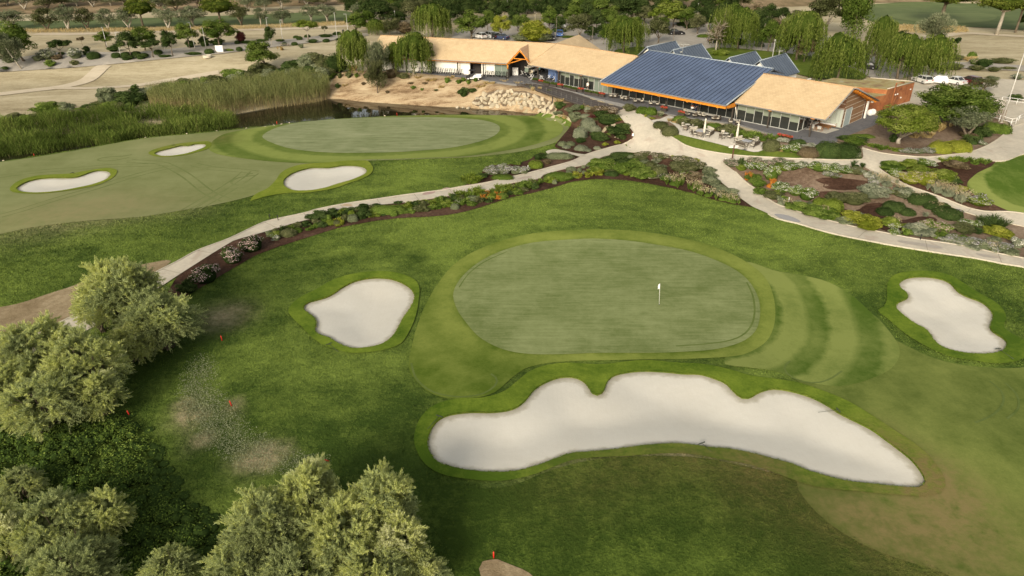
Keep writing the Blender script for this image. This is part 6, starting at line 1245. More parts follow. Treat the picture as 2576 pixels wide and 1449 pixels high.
for s in (-42.8,-41.9,-41.3,-40.6,-40.1,-39.65): mb.box(B_(s,110.28,4.4),(.07,.08,2.7),RB)
mb.box(B_(-41.2,110.28,5.76),(3.2,.08,.08),RB); mb.box(B_(-41.2,110.28,4.3),(1.3,.08,.07),RB); part('frame', mb, M_frame, dr)
mb = MB(); mb.box(B_(-39.3,118.9,4.4),(.22,.5,2.7),RB); part('white_pier', mb, M_white)
mb = MB(); mb.box(B_(-38.9,119.4,5.7),(.35,.35,.45),RB,.05); part('wall_lamp', mb, M_white)
# ------------------------------------------------------------------ blue-roofed sheds behind
SH = [(-81.5,118.2,128,'blue-roofed shed furthest left behind the big blue roof'),(-76,118.8,128.8,'blue-roofed shed with an aerial on it, second from the left'),(-64.4,119.0,128.6,'blue-roofed shed third from the left behind the right wing'),(-59.2,120.3,130.2,'blue-roofed shed furthest right, with white low wall')]
for i, (s, t0, t1, lab) in enumerate(SH):
    t = thing('blue_roofed_shed', lab, 'shed', (0,0,0), 0, 'blue-roofed sheds behind the clubhouse')
    dz = .3 if i in (0, 1) else 0; zr, ze, hw = 9.15+dz*0, 6.3, 3.1
    mb = MB(); mb.prism([B_(s,t0,zr),B_(s+hw,t0-.1,ze),B_(s+hw,t1+.1,ze),B_(s,t1,zr)],(0,0,-.12)); mb.prism([B_(s,t1,zr),B_(s-hw,t1,ze),B_(s-hw,t0,ze),B_(s,t0,zr)],(0,0,-.12)); rf = mb.build('roof', M_blue2, t)
    mb = MB()
    for j in range(12):
        q = t0+.3+(t1-t0-.6)*j/11; mb.prism([B_(s,q-.03,zr),B_(s+hw,q-.03,ze),B_(s+hw,q+.03,ze),B_(s,q+.03,zr)],(0,0,.06))
    mb.build('standing_seams', M_seam, rf)
    mb = MB(); mb.tube([B_(s-hw,t0-.05,ze),B_(s,t0-.05,zr),B_(s+hw,t0-.1,ze)],.1,4); mb.tube([B_(s,t0,zr+.04),B_(s,t1,zr+.04)],.11,4); mb.tube([B_(s,t1,zr),B_(s+hw,t1,ze)],.1,4); mb.build('roof_edge', M_edge, rf)
    mb = MB(); mb.box(B_(s,(t0+t1)/2,4.6),(2*hw-.6,t1-t0-.6,3.3),RB); mb.prism([B_(s-hw+.4,t0+.4,6.2),B_(s+hw-.4,t0+.4,6.2),B_(s,t0+.4,8.8)],(.1,.1,0)); mb.build('wall', M_white, t)
    if i == 1:
        mb = MB(); p = B_(s+1.0,t0+1.8,8.2); mb.tube([p,(p[0],p[1],p[2]+1.9)],.03,5); mb.box((p[0],p[1],p[2]+1.9),(2.2,.05,.05),RB+.6)
        for k in range(5): mb.box((p[0]+(k-2)*.4*math.cos(RB+.6),p[1]+(k-2)*.4*math.sin(RB+.6),p[2]+1.9),(.04,.6,.04),RB+.6)
        mb.lathe([(.28,0),(.22,.1),(.05,.16)],(p[0]-.3,p[1]-.2,p[2]+.5),10); mb.build('aerial', M_frame, t)
mb = MB(); mb.box(B_(-55.0,127.2,4.3),(2.6,.25,2.6),RB); mb.box(B_(-53.7,128.5,4.3),(.25,2.8,2.6),RB); tag(mb.build('low_wall', M_white), 'low white wall beside the rightmost blue-roofed shed', 'wall')
# ------------------------------------------------------------------ rust-red store
m, nt, b = new_mat('rust_wall'); n = noise(nt, .7, 5, .7, .6, mapping(nt)); L(nt, ramp(nt, n, [(.3,(.13,.045,.018)),(.5,(.30,.10,.03)),(.68,(.40,.17,.06))]), b.inputs['Base Color']); b.inputs['Roughness'].default_value = .85; bump(nt, b, n, .3, .03); M_rust = m
m, nt, b = new_mat('mossy_roof'); n = noise(nt, .55, 5, .65, .5, mapping(nt)); L(nt, ramp(nt, n, [(.32,(.20,.12,.06)),(.5,(.31,.25,.09)),(.66,(.36,.33,.22))]), b.inputs['Base Color']); b.inputs['Roughness'].default_value = .9; bump(nt, b, n, .3, .03); M_moss = m
store = thing('rusty_store', 'rust-red flat-roofed storage block with mossy roofs behind the right wing', 'store building', (0,0,0))
def zp(px, py, z): q = Wz(px, py, z); return np.array([q[0], q[1], z])
q0 = zp(2232,226,6.2); q1 = zp(2301,207.5,6.2); q2 = q1+np.array([-6.2,3.2,0]); q3 = q0+np.array([-6.5,3.0,0])
def blockbox(mbw, mbr, c4, zb, zt):
    c4 = [(p[0],p[1],zb) for p in c4]; mbw.prism(c4[::-1] if False else c4, (0,0,zt-zb)); mbr.prism([(p[0],p[1],zt) for p in c4], (0,0,.1))
mw, mr = MB(), MB(); blockbox(mw, mr, [q0,q1,q2,q3], 2.9, 6.2); p0 = q3+np.array([.2,-.1,0]); p1 = q2+np.array([.2,-.1,0]); p2 = p1+np.array([-5.5,2.8,0]); p3 = p0+np.array([-5.0,2.4,0]); blockbox(mw, mr, [p0,p1,p2,p3], 2.9, 5.7)
f0 = q0+np.array([-4.6,-3.0,0]); f1 = q0; f2 = q3; f3 = q3+np.array([-3.6,-3.2,0]); blockbox(mw, mr, [f0,f1,f2,f3], 2.9, 5.4)
mw.build('wall', M_rust, store); mr.build('roof', M_moss, store)
mb = MB(); dx = q1-q0; dx /= np.linalg.norm(dx); nrm = np.array([dx[1],-dx[0],0])
for u in np.linspace(0,1,2): pass
mb.tube([q0+[0,0,.16],q1+[0,0,.16]],.09,4); mb.tube([q1+[0,0,.16],q2+[0,0,.16]],.09,4); mb.build('parapet', M_trim, store)
mb = MB()
for u, z in ((3.2,5.0),(3.9,5.0),(5.4,4.2),(8.3,5.2)): mb.box(tuple(q0+dx*u+nrm*.08+np.array([0,0,z-6.2])),(.25,.12,.2),math.atan2(dx[1],dx[0]))
mb.build('wall_boxes', M_white, store)
gp = q0+dx*.5+nrm*1.0; mb = MB(); mb.tube([(gp[0],gp[1],2.9),(gp[0],gp[1],7.4),(gp[0]+1.4,gp[1]+.3,7.4)],.12,5); tag(mb.build('lamp_gantry', M_rust), 'rust-coloured lamp post standing against the rusty store', 'lamp post')
mb = MB(); a0, a1 = B_(-51,121.6,4.0), B_(-40.5,122.2,3.9); mb.box(((a0[0]+a1[0])/2,(a0[1]+a1[1])/2,4.3),(math.dist(a0[:2],a1[:2]),.2,2.6),math.atan2(a1[1]-a0[1],a1[0]-a0[0])); tag(mb.build('yard_wall', M_rust), 'low brown brick yard wall behind the right tan roof', 'wall')
# ------------------------------------------------------------------ terrace slab, steps, boardwalk
tw = lambda pts, z=ZT: [Wz(px, py, z) for px, py in pts]
front = tw([(955,174),(1040,183),(1110,190),(1200,199),(1262,207),(1300,212),(1340,209),(1383,216),(1442,230),(1502,247),(1548,257),(1574,263),(1618,273),(1660,281),(1700,290),(1735,296),(1800,304),(1856,312),(1905,326),(1960,342),(2032,361),(2072,363),(2112,352),(2157,335),(2203,316),(2216,300),(2230,284)])
back_ = [B_(-36,122,0)[:2],B_(-60,119,0)[:2],B_(-95,118,0)[:2],A_(-45,150,0)[:2],A_(-70,150,0)[:2],A_(-72,140,0)[:2]]
pl = resample(np.array(front+[np.array(p) for p in back_]), 1.0); v2, f = cdt(pl, [], 3)
nT = len(v2); me = mesh_np('terrace', np.column_stack([v2, np.full(nT, ZT)]), f, M_terr, smooth=False); ter = link('terrace', me); tag(ter, kind='structure')
n = len(pl); V = np.vstack([np.column_stack([pl, np.full(n, ZT)]), np.column_stack([pl, np.full(n, ZT-1.4)])]); i = np.arange(n); j = (i+1) % n
sk_ = link('terrace_edge', mesh_np('terrace_edge', V, np.stack([i,j,j+n,i+n],1), plain('grey_edge',(.17,.165,.155),.8)), ter)
# boardwalk
up = [(1300,212.5),(1341,209),(1383,216.5),(1442,230.5),(1502,247.5),(1547,264),(1572,272.5)]; lo = [(1286,209.5),(1314,214),(1367,231),(1414,247),(1459,262),(1510,273),(1543,280)]; zs = [3.03,3.0,2.95,2.85,2.7,2.5,2.42]
U = [np.append(Wz(p[0],p[1],z),z) for p,z in zip(up,zs)]; Lo = [np.append(Wz(p[0],p[1],z),z) for p,z in zip(lo,zs)]
bw = thing('boardwalk', 'dark timber boardwalk ramp with wire railing running along the bank to the path', 'boardwalk', (0,0,0))
mb = MB(); vs = []; fs = []
for u, l in zip(U, Lo): vs += [tuple(u), tuple(l), (l[0],l[1],l[2]-.28), (u[0],u[1],u[2]-.28)]
for k in range(len(U)-1):
    for q in range(4): fs.append((k*4+q, k*4+(q+1)%4, k*4+4+(q+1)%4, k*4+4+q))
m, nt, b = new_mat('deck_boards'); wv = N(nt, 'ShaderNodeTexWave', wave_type='BANDS', bands_direction='X'); wv.inputs['Scale'].default_value = 1.6; wv.inputs['Distortion'].default_value = .3; L(nt, mapping(nt, (1,1,1), (0,0,R(45))), wv.inputs['Vector'])
L(nt, mixc(nt, wv.outputs['Fac'], (.055,.045,.038), (.095,.08,.068)), b.inputs['Base Color']); b.inputs['Roughness'].default_value = .6
mb.add(vs, fs); mb.build('deck', m, bw)
mb = MB(); mb2 = MB(); mb3 = MB(); ed = resample(cat_rom(np.array([l[:2] for l in Lo]), 4, False), 1.35, False); ez = np.interp(ed[:,0], [l[0] for l in Lo], zs)
for p, z in zip(ed[1:], ez[1:]):
    mb.tube([(p[0],p[1],z-.2),(p[0],p[1],z+1.05)],.02,4)
for hh in (.35,.7,1.02): mb.tube([(p[0],p[1],z+hh) for p, z in zip(ed, ez)],.008,3)
mb.build('wire_railing', plain('railing_steel',(.30,.28,.25),.4,.6), bw)
mb2.tube([(p[0]+.06,p[1]-.06,z-.2) for p, z in zip(ed, ez)],.09,4); mb2.build('edge_beam', M_dpost, bw)
for p, z in list(zip(ed, ez))[2::3]:
    g0 = H(p[0]+.3,p[1]+.3)
    if z-g0 > .3: mb3 = MB(); mb3.tube([(p[0]+.3,p[1]+.3,g0-.2),(p[0]+.3,p[1]+.3,z-.2)],.11,6); mb3.build('stilt', M_dpost, bw)
# steps to the patio
st0, st1 = Wz(1735,327-29,ZT), Wz(1673,286,ZT)
d_ = np.array(st1)-np.array(st0); wS = np.linalg.norm(d_); rzS = math.atan2(d_[1], d_[0]); nS = np.array([-math.sin(rzS), math.cos(rzS)]); nS = nS if nS[1] < 0 else -nS; mb = MB()
for k in range(4): c = (np.array(st0)+np.array(st1))/2+nS*(.2+.4*k); mb.box((c[0],c[1],ZT-.16*(k+1)-.4),(wS,.42,.8),rzS)
tag(mb.build('steps', plain('grey_steps',(.22,.215,.20),.8)), 'grey steps leading from the terrace down to the patio', 'steps')
# ================================================================== THINGS ON THE TERRACE AND ROUND IT
M_cush = plain('cream_cushion', (.52,.48,.39), .9, var=.06); M_legs = plain('bronze_frame', (.10,.08,.06), .5, .3); M_ttop = plain('pale_table_top', (.50,.47,.40), .5, var=.08); M_dtop = plain('grey_table_top', (.22,.20,.17), .5); M_slate = plain('slate_table_top', (.36,.36,.38), .4)
M_blk = plain('black_plastic', (.018,.018,.018), .5); M_wht = plain('white_paint', (.75,.73,.68), .4, var=.05); M_steel = plain('steel', (.45,.44,.42), .35, .7); M_redp = plain('red_paint', (.62,.03,.02), .5, var=.1); M_wood = plain('warm_wood', (.33,.15,.05), .6, var=.2, scale=8); M_grwood = plain('weathered_wood', (.20,.165,.125), .85, var=.3, scale=5)
M_rubber = plain('tyre_rubber', (.015,.015,.015), .85); M_umb = plain('cream_canvas', (.62,.57,.47), .9, var=.05)
ch_n = {}
def pz(px, py, z=None):
    if z is None: return W(px, py)
    q = Wz(px, py, z); return np.array([q[0], q[1], z])
def chair(px, py, tgt, label, group, z=ZT, wide=.6, name='terrace_chair', cat='chair', back=.42):
    p = pz(px, py, z); a = math.atan2(tgt[1]-p[1], tgt[0]-p[0])-math.pi/2; key = (wide, back)
    if key not in ch_n:
        t = thing(name, label, cat); w = wide; P_ = {}
        def pc(nm, f, mt): mb = MB(); f(mb); return mb.build(nm, mt, t)
        pc('seat', lambda m: m.box((0,.02,.44),(w-.06,.54,.14),0,.04), M_cush); pc('backrest', lambda m: m.box((0,-.26,.44+back/2+.02),(w-.08,.12,back),0,.04,R(-10)), M_cush)
        for sx in (-1,1):
            for sy, hh in ((.26,.62),(-.28,.62)): pc('leg', lambda m: m.tube([(sx*(w/2),sy*1.05,0),(sx*(w/2-.01),sy,hh)],.022,5), M_legs)
            pc('armrest', lambda m: m.box((sx*w/2,.0,.64),(.05,.6,.04)), M_legs)
        pc('frame', lambda m: (m.box((0,0,.35),(w,.56,.04)), m.box((0,-.33,.70),(w,.03,back*.9),0,0,R(-10))), M_legs)
        ch_n[key] = t
    else: t = dup(ch_n[key]); t.name = name; t['label'] = label; t['category'] = cat
    t.location = (p[0], p[1], p[2]); t.rotation_euler.z = a; t['group'] = group; return t
tb_n = {}
def table(px, py, kind, label, group, z=ZT, rz=RB):
    p = pz(px, py, z)
    if kind not in tb_n:
        t = thing('table', label, 'table')
        def pc(nm, f, mt): mb = MB(); f(mb); return mb.build(nm, mt, t)
        if kind == 'round': pc('table_top', lambda m: m.lathe([(.38,.70),(.40,.72),(.40,.74),(.38,.75)],(0,0,0),20), M_ttop); pc('pedestal', lambda m: m.tube([(0,0,.02),(0,0,.7)],.035,6), M_legs); pc('foot', lambda m: (m.box((0,0,.03),(.6,.07,.05)), m.box((0,0,.03),(.07,.6,.05))), M_legs)
        elif kind == 'square': pc('table_top', lambda m: m.box((0,0,.73),(.75,.75,.04),0,.01), M_ttop); pc('pedestal', lambda m: m.tube([(0,0,.02),(0,0,.7)],.035,6), M_legs); pc('foot', lambda m: (m.box((0,0,.03),(.6,.07,.05)), m.box((0,0,.03),(.07,.6,.05))), M_legs)
        elif kind in ('long', 'dining'):
            L_ = 1.9 if kind == 'long' else 1.5; pc('table_top', lambda m: m.box((0,0,.74),(L_,.8,.05),0,.01), M_ttop if kind == 'long' else M_dtop)
            for s in (-1,1): pc('pedestal', lambda m: (m.tube([(s*L_*.3,0,.02),(s*L_*.3,0,.72)],.04,6), m.box((s*L_*.3,0,.03),(.08,.6,.05))), M_legs)
        else:
            pc('table_top', lambda m: m.box((0,0,.62),(1.15,1.15,.05),0,.01), M_slate)
            for sx in (-1,1):
                for sy in (-1,1): pc('leg', lambda m: m.box((sx*.5,sy*.5,.3),(.06,.06,.6)), M_legs)
        tb_n[kind] = t
    else: t = dup(tb_n[kind]); t['label'] = label
    t.location = (p[0], p[1], p[2]); t.rotation_euler.z = rz; t['group'] = group; return p
T3 = lambda x, y: (1288+x*.25, y*.25)
sets = [ # table (z-coords of the third top strip), kind, chairs, words
 ((1017,985),'square',[(990,985),(1042,990)],'the table nearest the blue roof corner'),
 ((1130,1010),'round',[(1108,1008),(1152,1016)],'the second small table under the eaves'),
 ((1270,1038),'round',[(1236,1038),(1302,1038)],'the third small table under the eaves'),
 ((1432,1064),'square',[(1394,1062),(1466,1068)],'the small table by the hedge'),
 ((1165,958),'dining',[(1135,952),(1185,948),(1192,968),(1218,958)],'the dining table by the first glass bay'),
 ((1328,985),'dining',[(1288,982),(1318,975),(1345,998),(1384,985)],'the dining table by the second glass bay'),
 ((1566,1045),'dining',[(1516,1038),(1550,1030),(1580,1058),(1610,1040)],'the dining table at the middle post'),
 ((1702,1062),'dining',[(1655,1056),(1685,1050),(1722,1075),(1752,1060)],'the dining table above the red planter'),
 ((1958,1112),'dining',[(1918,1106),(1945,1100),(1978,1124),(2012,1112)],'the dining table at the eaves end'),
 ((2158,1152),'dining',[(2110,1145),(2140,1140),(2172,1164),(2202,1156)],'the dining table against the corner post'),
 ((1800,1165),'long',[(1745,1150),(1765,1172),(1850,1170),(1835,1185)],'the left long table above the hedge'),
 ((1990,1200),'long',[(1890,1178),(1930,1186),(2030,1215),(2070,1215)],'the right long table above the hedge'),
 ((2245,1252),'round',[(2195,1250),(2272,1255)],'the white round table before the glazed wing')]
for (tx, ty), kd, cs, wd in sets:
    p = table(*T3(tx, ty), kd, {'round':'round pedestal table, ','square':'square pedestal table, ','dining':'grey dining table, ','long':'long pale-topped table, '}[kd]+wd.replace('the ','',1), 'tables on the terrace')
    for k, (cx, cy) in enumerate(sorted(cs)): chair(*T3(cx, cy), p, 'cream chair%s at %s' % (', '+ordered(len(cs), k)+',' if len(cs) > 1 else '', wd), 'cushioned terrace chairs')
# patio sets
T4 = lambda x, y: (1572.3+x*.15625, 188.7+y*.15625)
p = table(*T4(1000,870),'round','round table at the left end of the patio','tables on the patio',None)
for k, (x, y) in enumerate([(945,855),(970,905),(1062,875)]): chair(*T4(x,y),p,'chair, %s at the left round patio table' % ordered(3,k),'chairs on the patio',None)
p = table(*T4(1620,1015),'round','round table between the two patio parasols','tables on the patio',None)
for k, (x, y) in enumerate([(1555,1040),(1580,985),(1685,1035)]): chair(*T4(x,y),p,'chair, %s at the round patio table between parasols' % ordered(3,k),'chairs on the patio',None)
p = table(*T4(1210,965),'low','slate-topped low table under the left closed parasol','tables on the patio',None,RB)
for x, y, w, l in [(1120,930,1.5,'two-seat sofa'),(1105,985,.7,'armchair'),(1200,1005,.7,'armchair'),(1350,930,1.6,'rounded sofa'),(1360,990,1.6,'bench sofa')]:
    chair(*T4(x,y),p,'cream %s, %s of the lounge set by the left parasol' % (l,{1120:'back left',1105:'front left',1200:'front middle',1350:'back right',1360:'front right'}[x]),'lounge seats on the patio',None,w,'lounge_chair' if w < 1 else 'sofa','armchair' if w < 1 else 'sofa')
p = table(*T4(1955,1125),'low','slate-topped low table under the right closed parasol','tables on the patio',None,RB)
for x, y, w, l in [(1840,1085,1.7,'sofa'),(2025,1065,.75,'armchair'),(2090,1090,.75,'armchair'),(1870,1170,1.6,'bench sofa'),(2085,1160,1.6,'bench sofa')]:
    chair(*T4(x,y),p,'cream %s, %s of the lounge set by the right parasol' % (l,{1840:'back left',2025:'back middle',2090:'back right',1870:'front left',2085:'front right'}[x]),'lounge seats on the patio',None,w,'lounge_chair' if w < 1 else 'sofa','armchair' if w < 1 else 'sofa')
for (x, y), l in (((1262,1015),'left closed cream parasol on the patio'),((1785,1100),'right closed cream parasol on the patio')):
    q = pz(*T4(x,y)); t = thing('closed_parasol', l, 'parasol', tuple(q), 0, 'closed parasols on the patio'); mb = MB(); mb.tube([(0,0,.05),(0,0,2.9)],.035,6); mb.build('pole', M_legs, t)
    mb = MB(); mb.lathe([(.05,.75),(.15,.85),(.17,1.5),(.13,2.2),(.10,2.6),(.16,2.68),(.05,2.95)],(0,0,0),9); mb.build('canopy', M_umb, t); mb = MB(); mb.box((0,0,.06),(.9,.9,.10),.4,.03); mb.build('base', M_patio, t)
q = pz(*T4(1790,748), ZT); mb = MB(); mb.tube([(q[0],q[1],ZT+.74),(q[0]-.35,q[1]+.3,ZT+2.2)],[.05,.09],7); tag(mb.build('closed_parasol', M_umb), 'leaning white closed parasol at the white round table', 'parasol')
# sofa corner in the porch of the right wing
T5 = lambda x, y: (1949.6+x*.15625, 125.8+y*.15625)
rug = [pz(*T5(x,y),ZT+.012) for x, y in [(490,1275),(830,1345),(1040,1280),(700,1215)]]; mb = MB(); mb.prism([tuple(r_) for r_ in rug],(0,0,.012)); tag(mb.build('rug', plain('pale_rug',(.50,.47,.40),.95)), 'pale rug under the outdoor sofas by the glass doors', 'rug')
pt = pz(*T5(800,1265),ZT); t = thing('coffee_table','wide warm wooden coffee table between the white sofas','table',tuple(pt),RB); mb = MB(); mb.box((0,0,.36),(1.6,1.1,.05),0,.01); mb.build('table_top', M_wood, t)
for sx in (-1,1):
    for sy in (-1,1): mb = MB(); mb.box((sx*.7,sy*.45,.17),(.06,.06,.34)); mb.build('leg', M_wood, t)
def wsofa(px, py, w, label, rz):
    p = pz(px, py, ZT); t = thing('white_sofa', label, 'sofa', tuple(p), rz, 'white sofas in the porch'); 
    for nm, c, sz, mt in (('seat',(0,0,.36),(w,.8,.22),M_wht),('backrest',(0,.38,.62),(w,.2,.5),M_wht),('frame',(0,0,.2),(w+.1,.9,.06),M_wood),('armrest',(-w/2,0,.5),(.06,.85,.06),M_wood),('armrest',(w/2,0,.5),(.06,.85,.06),M_wood)): mb = MB(); mb.box(c,sz,0,.04 if mt is M_wht else 0); mb.build(nm, mt, t)
    for sx in (-1,1):
        for sy in (-1,1): mb = MB(); mb.box((sx*w/2,sy*.38,.13),(.06,.06,.26)); mb.build('leg', M_wood, t)
wsofa(*T5(860,1220),2.3,'white sofa with its back to the glass doors',RB); wsofa(*T5(620,1215),1.8,'white sofa against the side glazing',RB+R(90))
for i, (x, y) in enumerate([(605,1290),(715,1305)]):
    p = pz(*T5(x,y),ZT); t = thing('wooden_armchair', '%s wooden armchair with striped cushion in the porch' % ('left','right')[i], 'armchair', tuple(p), RB+R(180), 'striped wooden armchairs')
    mb = MB(); mb.box((0,0,.38),(.62,.6,.12),0,.03); mb.build('seat', M_cush, t); bk = MB()
    for k in range(5): bk.box((-.24+k*.12,.3,.62),(.06,.06,.4))
    bk.build('backrest', M_wht, t)
    for sx in (-1,1):
        mb = MB(); mb.box((sx*.34,0,.56),(.06,.68,.05)); mb.build('armrest', M_wood, t)
        for sy in (-1,1): mb = MB(); mb.box((sx*.34,sy*.3,.28),(.05,.05,.56)); mb.build('leg', M_wood, t)
# planters
M_box = plain('dark_planter', (.05,.04,.034), .8); 
def planter(px, py, col, label, L_=1.1, z=ZT, rz=RB):
    p = pz(px, py, z); t = thing('planter', label, 'planter', tuple(p), rz, 'planters along the terrace'); mb = MB()
    mb.box((0,0,.22),(L_,.5,.44),0,.03); mb.build('trough', M_box, t)
    r_ = np.random.default_rng(int(px)); n = 420; C = np.column_stack([r_.uniform(-L_/2+.04,L_/2-.04,n), r_.uniform(-.24,.24,n), .44+np.abs(r_.normal(.14,.10,n))]); me = fol('foliage', C, rdir(r_,n)+np.array([0,0,.5]), rdir(r_,n)*.5+np.array([0,0,1.]), .20, .10, .5+r_.normal(0,.2,n), LM['green']); link('foliage', me, t)
    if col: n = 420; C = np.column_stack([r_.uniform(-L_/2,L_/2,n), r_.uniform(-.27,.27,n), .62+r_.uniform(-.05,.14,n)]); link('flowers', fol('flowers', C, rdir(r_,n), rdir(r_,n)*.5+np.array([0,-.2,1.]), .15, .13, .5+r_.normal(0,.25,n), FM['coral']), t)
reds = [(295,845),(485,885),(690,927),(905,975)]; gr = [(237,828),(345,858),(420,872),(555,902),(620,918),(765,950),(840,964)]
for i, (x, y) in enumerate(reds): planter(*T3(x,y),True,'dark planter of red flowers along the boardwalk, %s' % ordered(4,i))
for i, (x, y) in enumerate(gr): planter(*T3(x,y),False,'long low planter of green leaves along the boardwalk, %s' % ordered(7,i),1.6)
planter(*T3(1528,1118),True,'red-flowered planter at the head of the steps'); planter(*T3(1705,1165),True,'red-flowered planter beside the left long table'); planter(1932+165*.25,352,True,'long dark planter of red flowers on the paving by the glazed wing',2.2)
# ------------------------------------------------------------------ golf trolleys
def trolley_proto():
    t = thing('golf_trolley','x','golf trolley')
    def pc(nm, f, mt, pr=t): mb = MB(); f(mb); return mb.build(nm, mt, pr)
    pc('frame', lambda m: (m.tube([(0,.5,.15),(0,.1,.35),(0,-.35,1.0)],.05,5), m.tube([(-.3,-.25,.15),(0,.05,.4),(.3,-.25,.15)],.04,5), m.tube([(0,-.1,.55),(0,.25,.85)],.04,5)), M_blk)
    pc('handle', lambda m: m.tube([(-.16,-.36,1.03),(0,-.36,1.0),(.16,-.36,1.03)],.025,5), M_blk)
    for x, y, r_ in ((-.32,-.25,.15),(.32,-.25,.15),(0,.52,.13)):
        w_ = pc('wheel', lambda m: m.tube([(x-.025,y,r_),(x+.025,y,r_)],r_,12), M_rubber); pc('rim', lambda m: m.tube([(x-.03,y,r_),(x+.03,y,r_)],r_*.5,8), M_steel, w_)
    return t
TR = trolley_proto(); first = [True]
def trolley(p, rz, label, group, mat=None):
    t = TR if first[0] else dup(TR); first[0] = False; t.location = tuple(p); t.rotation_euler.z = rz; t['label'] = label; t['group'] = group
    if mat: setmat(t.children[0], mat)
    return t
for i in range(19): trolley(A_(-59.0+i*.50,137.15+.15*(i%2),ZT), RA+R(180)+R(12*math.sin(i)), 'black push trolley in the row under the white wall, left of the utility cart', 'trolleys along the white wall')
for i in range(12): trolley(A_(-44.8+i*.40,137.05+.18*(i%2),ZT), RA+R(180)+R(15*math.sin(i*2)), 'black push trolley in the row between utility cart and porch', 'trolleys beside the porch')
for i, (x, y) in enumerate([(105,760),(128,772),(190,790),(205,808),(285,812),(302,806)]): trolley(pz(*T3(x,y),ZT), RB+i, 'white-framed trolley with bag at the porch, %s' % ordered(6,i), 'white trolleys at the porch', M_wht)
for i, (x, y) in enumerate([(345,800),(372,802),(400,806),(425,812),(455,818),(490,824)]): trolley(pz(*T3(x,y),ZT), RB+1+i*.7, 'trolley before the shop window, %s' % ordered(6,i), 'trolleys before the shop window', M_wht if i % 2 else None)
# ------------------------------------------------------------------ golf carts
M_seat = plain('beige_seat', (.55,.48,.36), .7); M_roofc = plain('cart_roof', (.70,.66,.55), .5, var=.04)
def wheel(parent, x, y, r_, w_=.2, rim=M_steel):
    mb = MB(); mb.tube([(x-w_/2,y,r_),(x-w_/2+.02,y,r_),(x+w_/2-.02,y,r_),(x+w_/2,y,r_)],[r_*.86,r_,r_,r_*.86],16); t = mb.build('wheel', M_rubber, parent); mb = MB(); mb.tube([(x-w_/2-.012,y,r_),(x+w_/2+.012,y,r_)],r_*.58,12); mb.build('rim', rim, t)
def cart_proto():
    t = thing('golf_cart','x','golf cart'); 
    def pc(nm, f, mt, pr=t): mb = MB(); f(mb); return mb.build(nm, mt, pr)
    pc('body', lambda m: (m.prism([(-.58,1.15,.3),(-.58,1.15,.62),(-.58,.75,.85),(-.58,.55,.45),(-.58,-.1,.42),(-.58,-.15,.62),(-.58,-1.05,.72),(-.58,-1.1,.35)],(1.16,0,0))), M_blk)
    pc('seat', lambda m: (m.box((0,-.35,.70),(1.1,.5,.14),0,.05), m.box((0,-.62,.98),(1.1,.14,.45),0,.05)), M_seat); pc('roof', lambda m: m.box((0,-.15,1.85),(1.2,1.75,.09),0,.05), M_roofc)
    for sx in (-1,1): pc('roof_post', lambda m: m.tube([(sx*.52,.72,.8),(sx*.52,.5,1.82)],.025,5), M_blk); pc('roof_post', lambda m: m.tube([(sx*.52,-1.0,.7),(sx*.52,-.85,1.82)],.025,5), M_blk); pc('headlight', lambda m: m.box((sx*.4,1.14,.58),(.16,.06,.1),0,.02), M_wht)
    pc('bag', lambda m: (m.tube([(-.25,-1.12,.6),(-.25,-1.22,1.25)],.13,8), m.tube([(.25,-1.12,.6),(.25,-1.22,1.25)],.13,8)), M_wht); pc('windscreen', lambda m: m.box((0,.62,1.35),(1.0,.02,.8),0,0,R(12)), M_gglass)
    for x in (-.5,.5):
        for y in (-.8,.8): wheel(t, x, y, .23)
    return t
CT_ = cart_proto()
for i in range(5):
    t = CT_ if i == 0 else dup(CT_); p = pz(*T3(168+i*16,770-i*9),ZT); t.location = tuple(p+np.array([.25*i,.55*i,0])); t.rotation_euler.z = RA+R(150); t['label'] = 'dark golf cart with cream roof parked in the porch, %s in the line' % ('nearest','second','third','fourth','furthest')[i]; t['group'] = 'golf carts lined up in the porch'
q = A_(-46.6,136.0,H(*A_(-46.6,136.0,0)[:2])); q = pz(644+2195*.25, 201); t = thing('utility_cart','white utility cart with cargo bed and black roof before the dark doorway','utility cart',tuple(q),R(82))
def pc(nm, f, mt, pr=None): mb = MB(); f(mb); return mb.build(nm, mt, pr or t)
pc('bonnet', lambda m: m.prism([(-.6,1.5,.35),(-.6,1.5,.75),(-.6,.9,1.05),(-.6,.75,.45)],(1.2,0,0)), M_blk); pc('body', lambda m: m.prism([(-.62,.75,.3),(-.62,.75,.5),(-.62,.15,.5),(-.62,.1,.85),(-.62,-.1,.95),(-.62,-.1,.35)],(1.24,0,0)), M_wht); pc('cargo_bed', lambda m: (m.box((0,-.8,.62),(1.35,1.45,.08)), m.box((-.66,-.8,.85),(.05,1.45,.42)), m.box((.66,-.8,.85),(.05,1.45,.42)), m.box((0,-1.5,.85),(1.35,.05,.42)), m.box((0,-.1,.85),(1.35,.05,.42))), M_wht)
pc('seat', lambda m: (m.box((0,.25,.82),(1.1,.45,.12),0,.04), m.box((0,.02,1.1),(1.1,.12,.4),0,.04)), M_blk); pc('roof', lambda m: m.box((0,.35,1.85),(1.2,1.3,.07),0,.03), M_blk); pc('roof_posts', lambda m: [m.tube([(sx*.55,y0,.8),(sx*.52,y1,1.83)],.025,5) for sx in (-1,1) for y0,y1 in ((.95,.85),(-.08,-.15))], M_blk)
for x in (-.55,.55):
    for y in (-.95,1.05): wheel(t, x, y, .29, .24, M_wht)
    pc('headlight', lambda m: m.box((x*.75,1.5,.68),(.2,.05,.12),0,.02), M_wht)
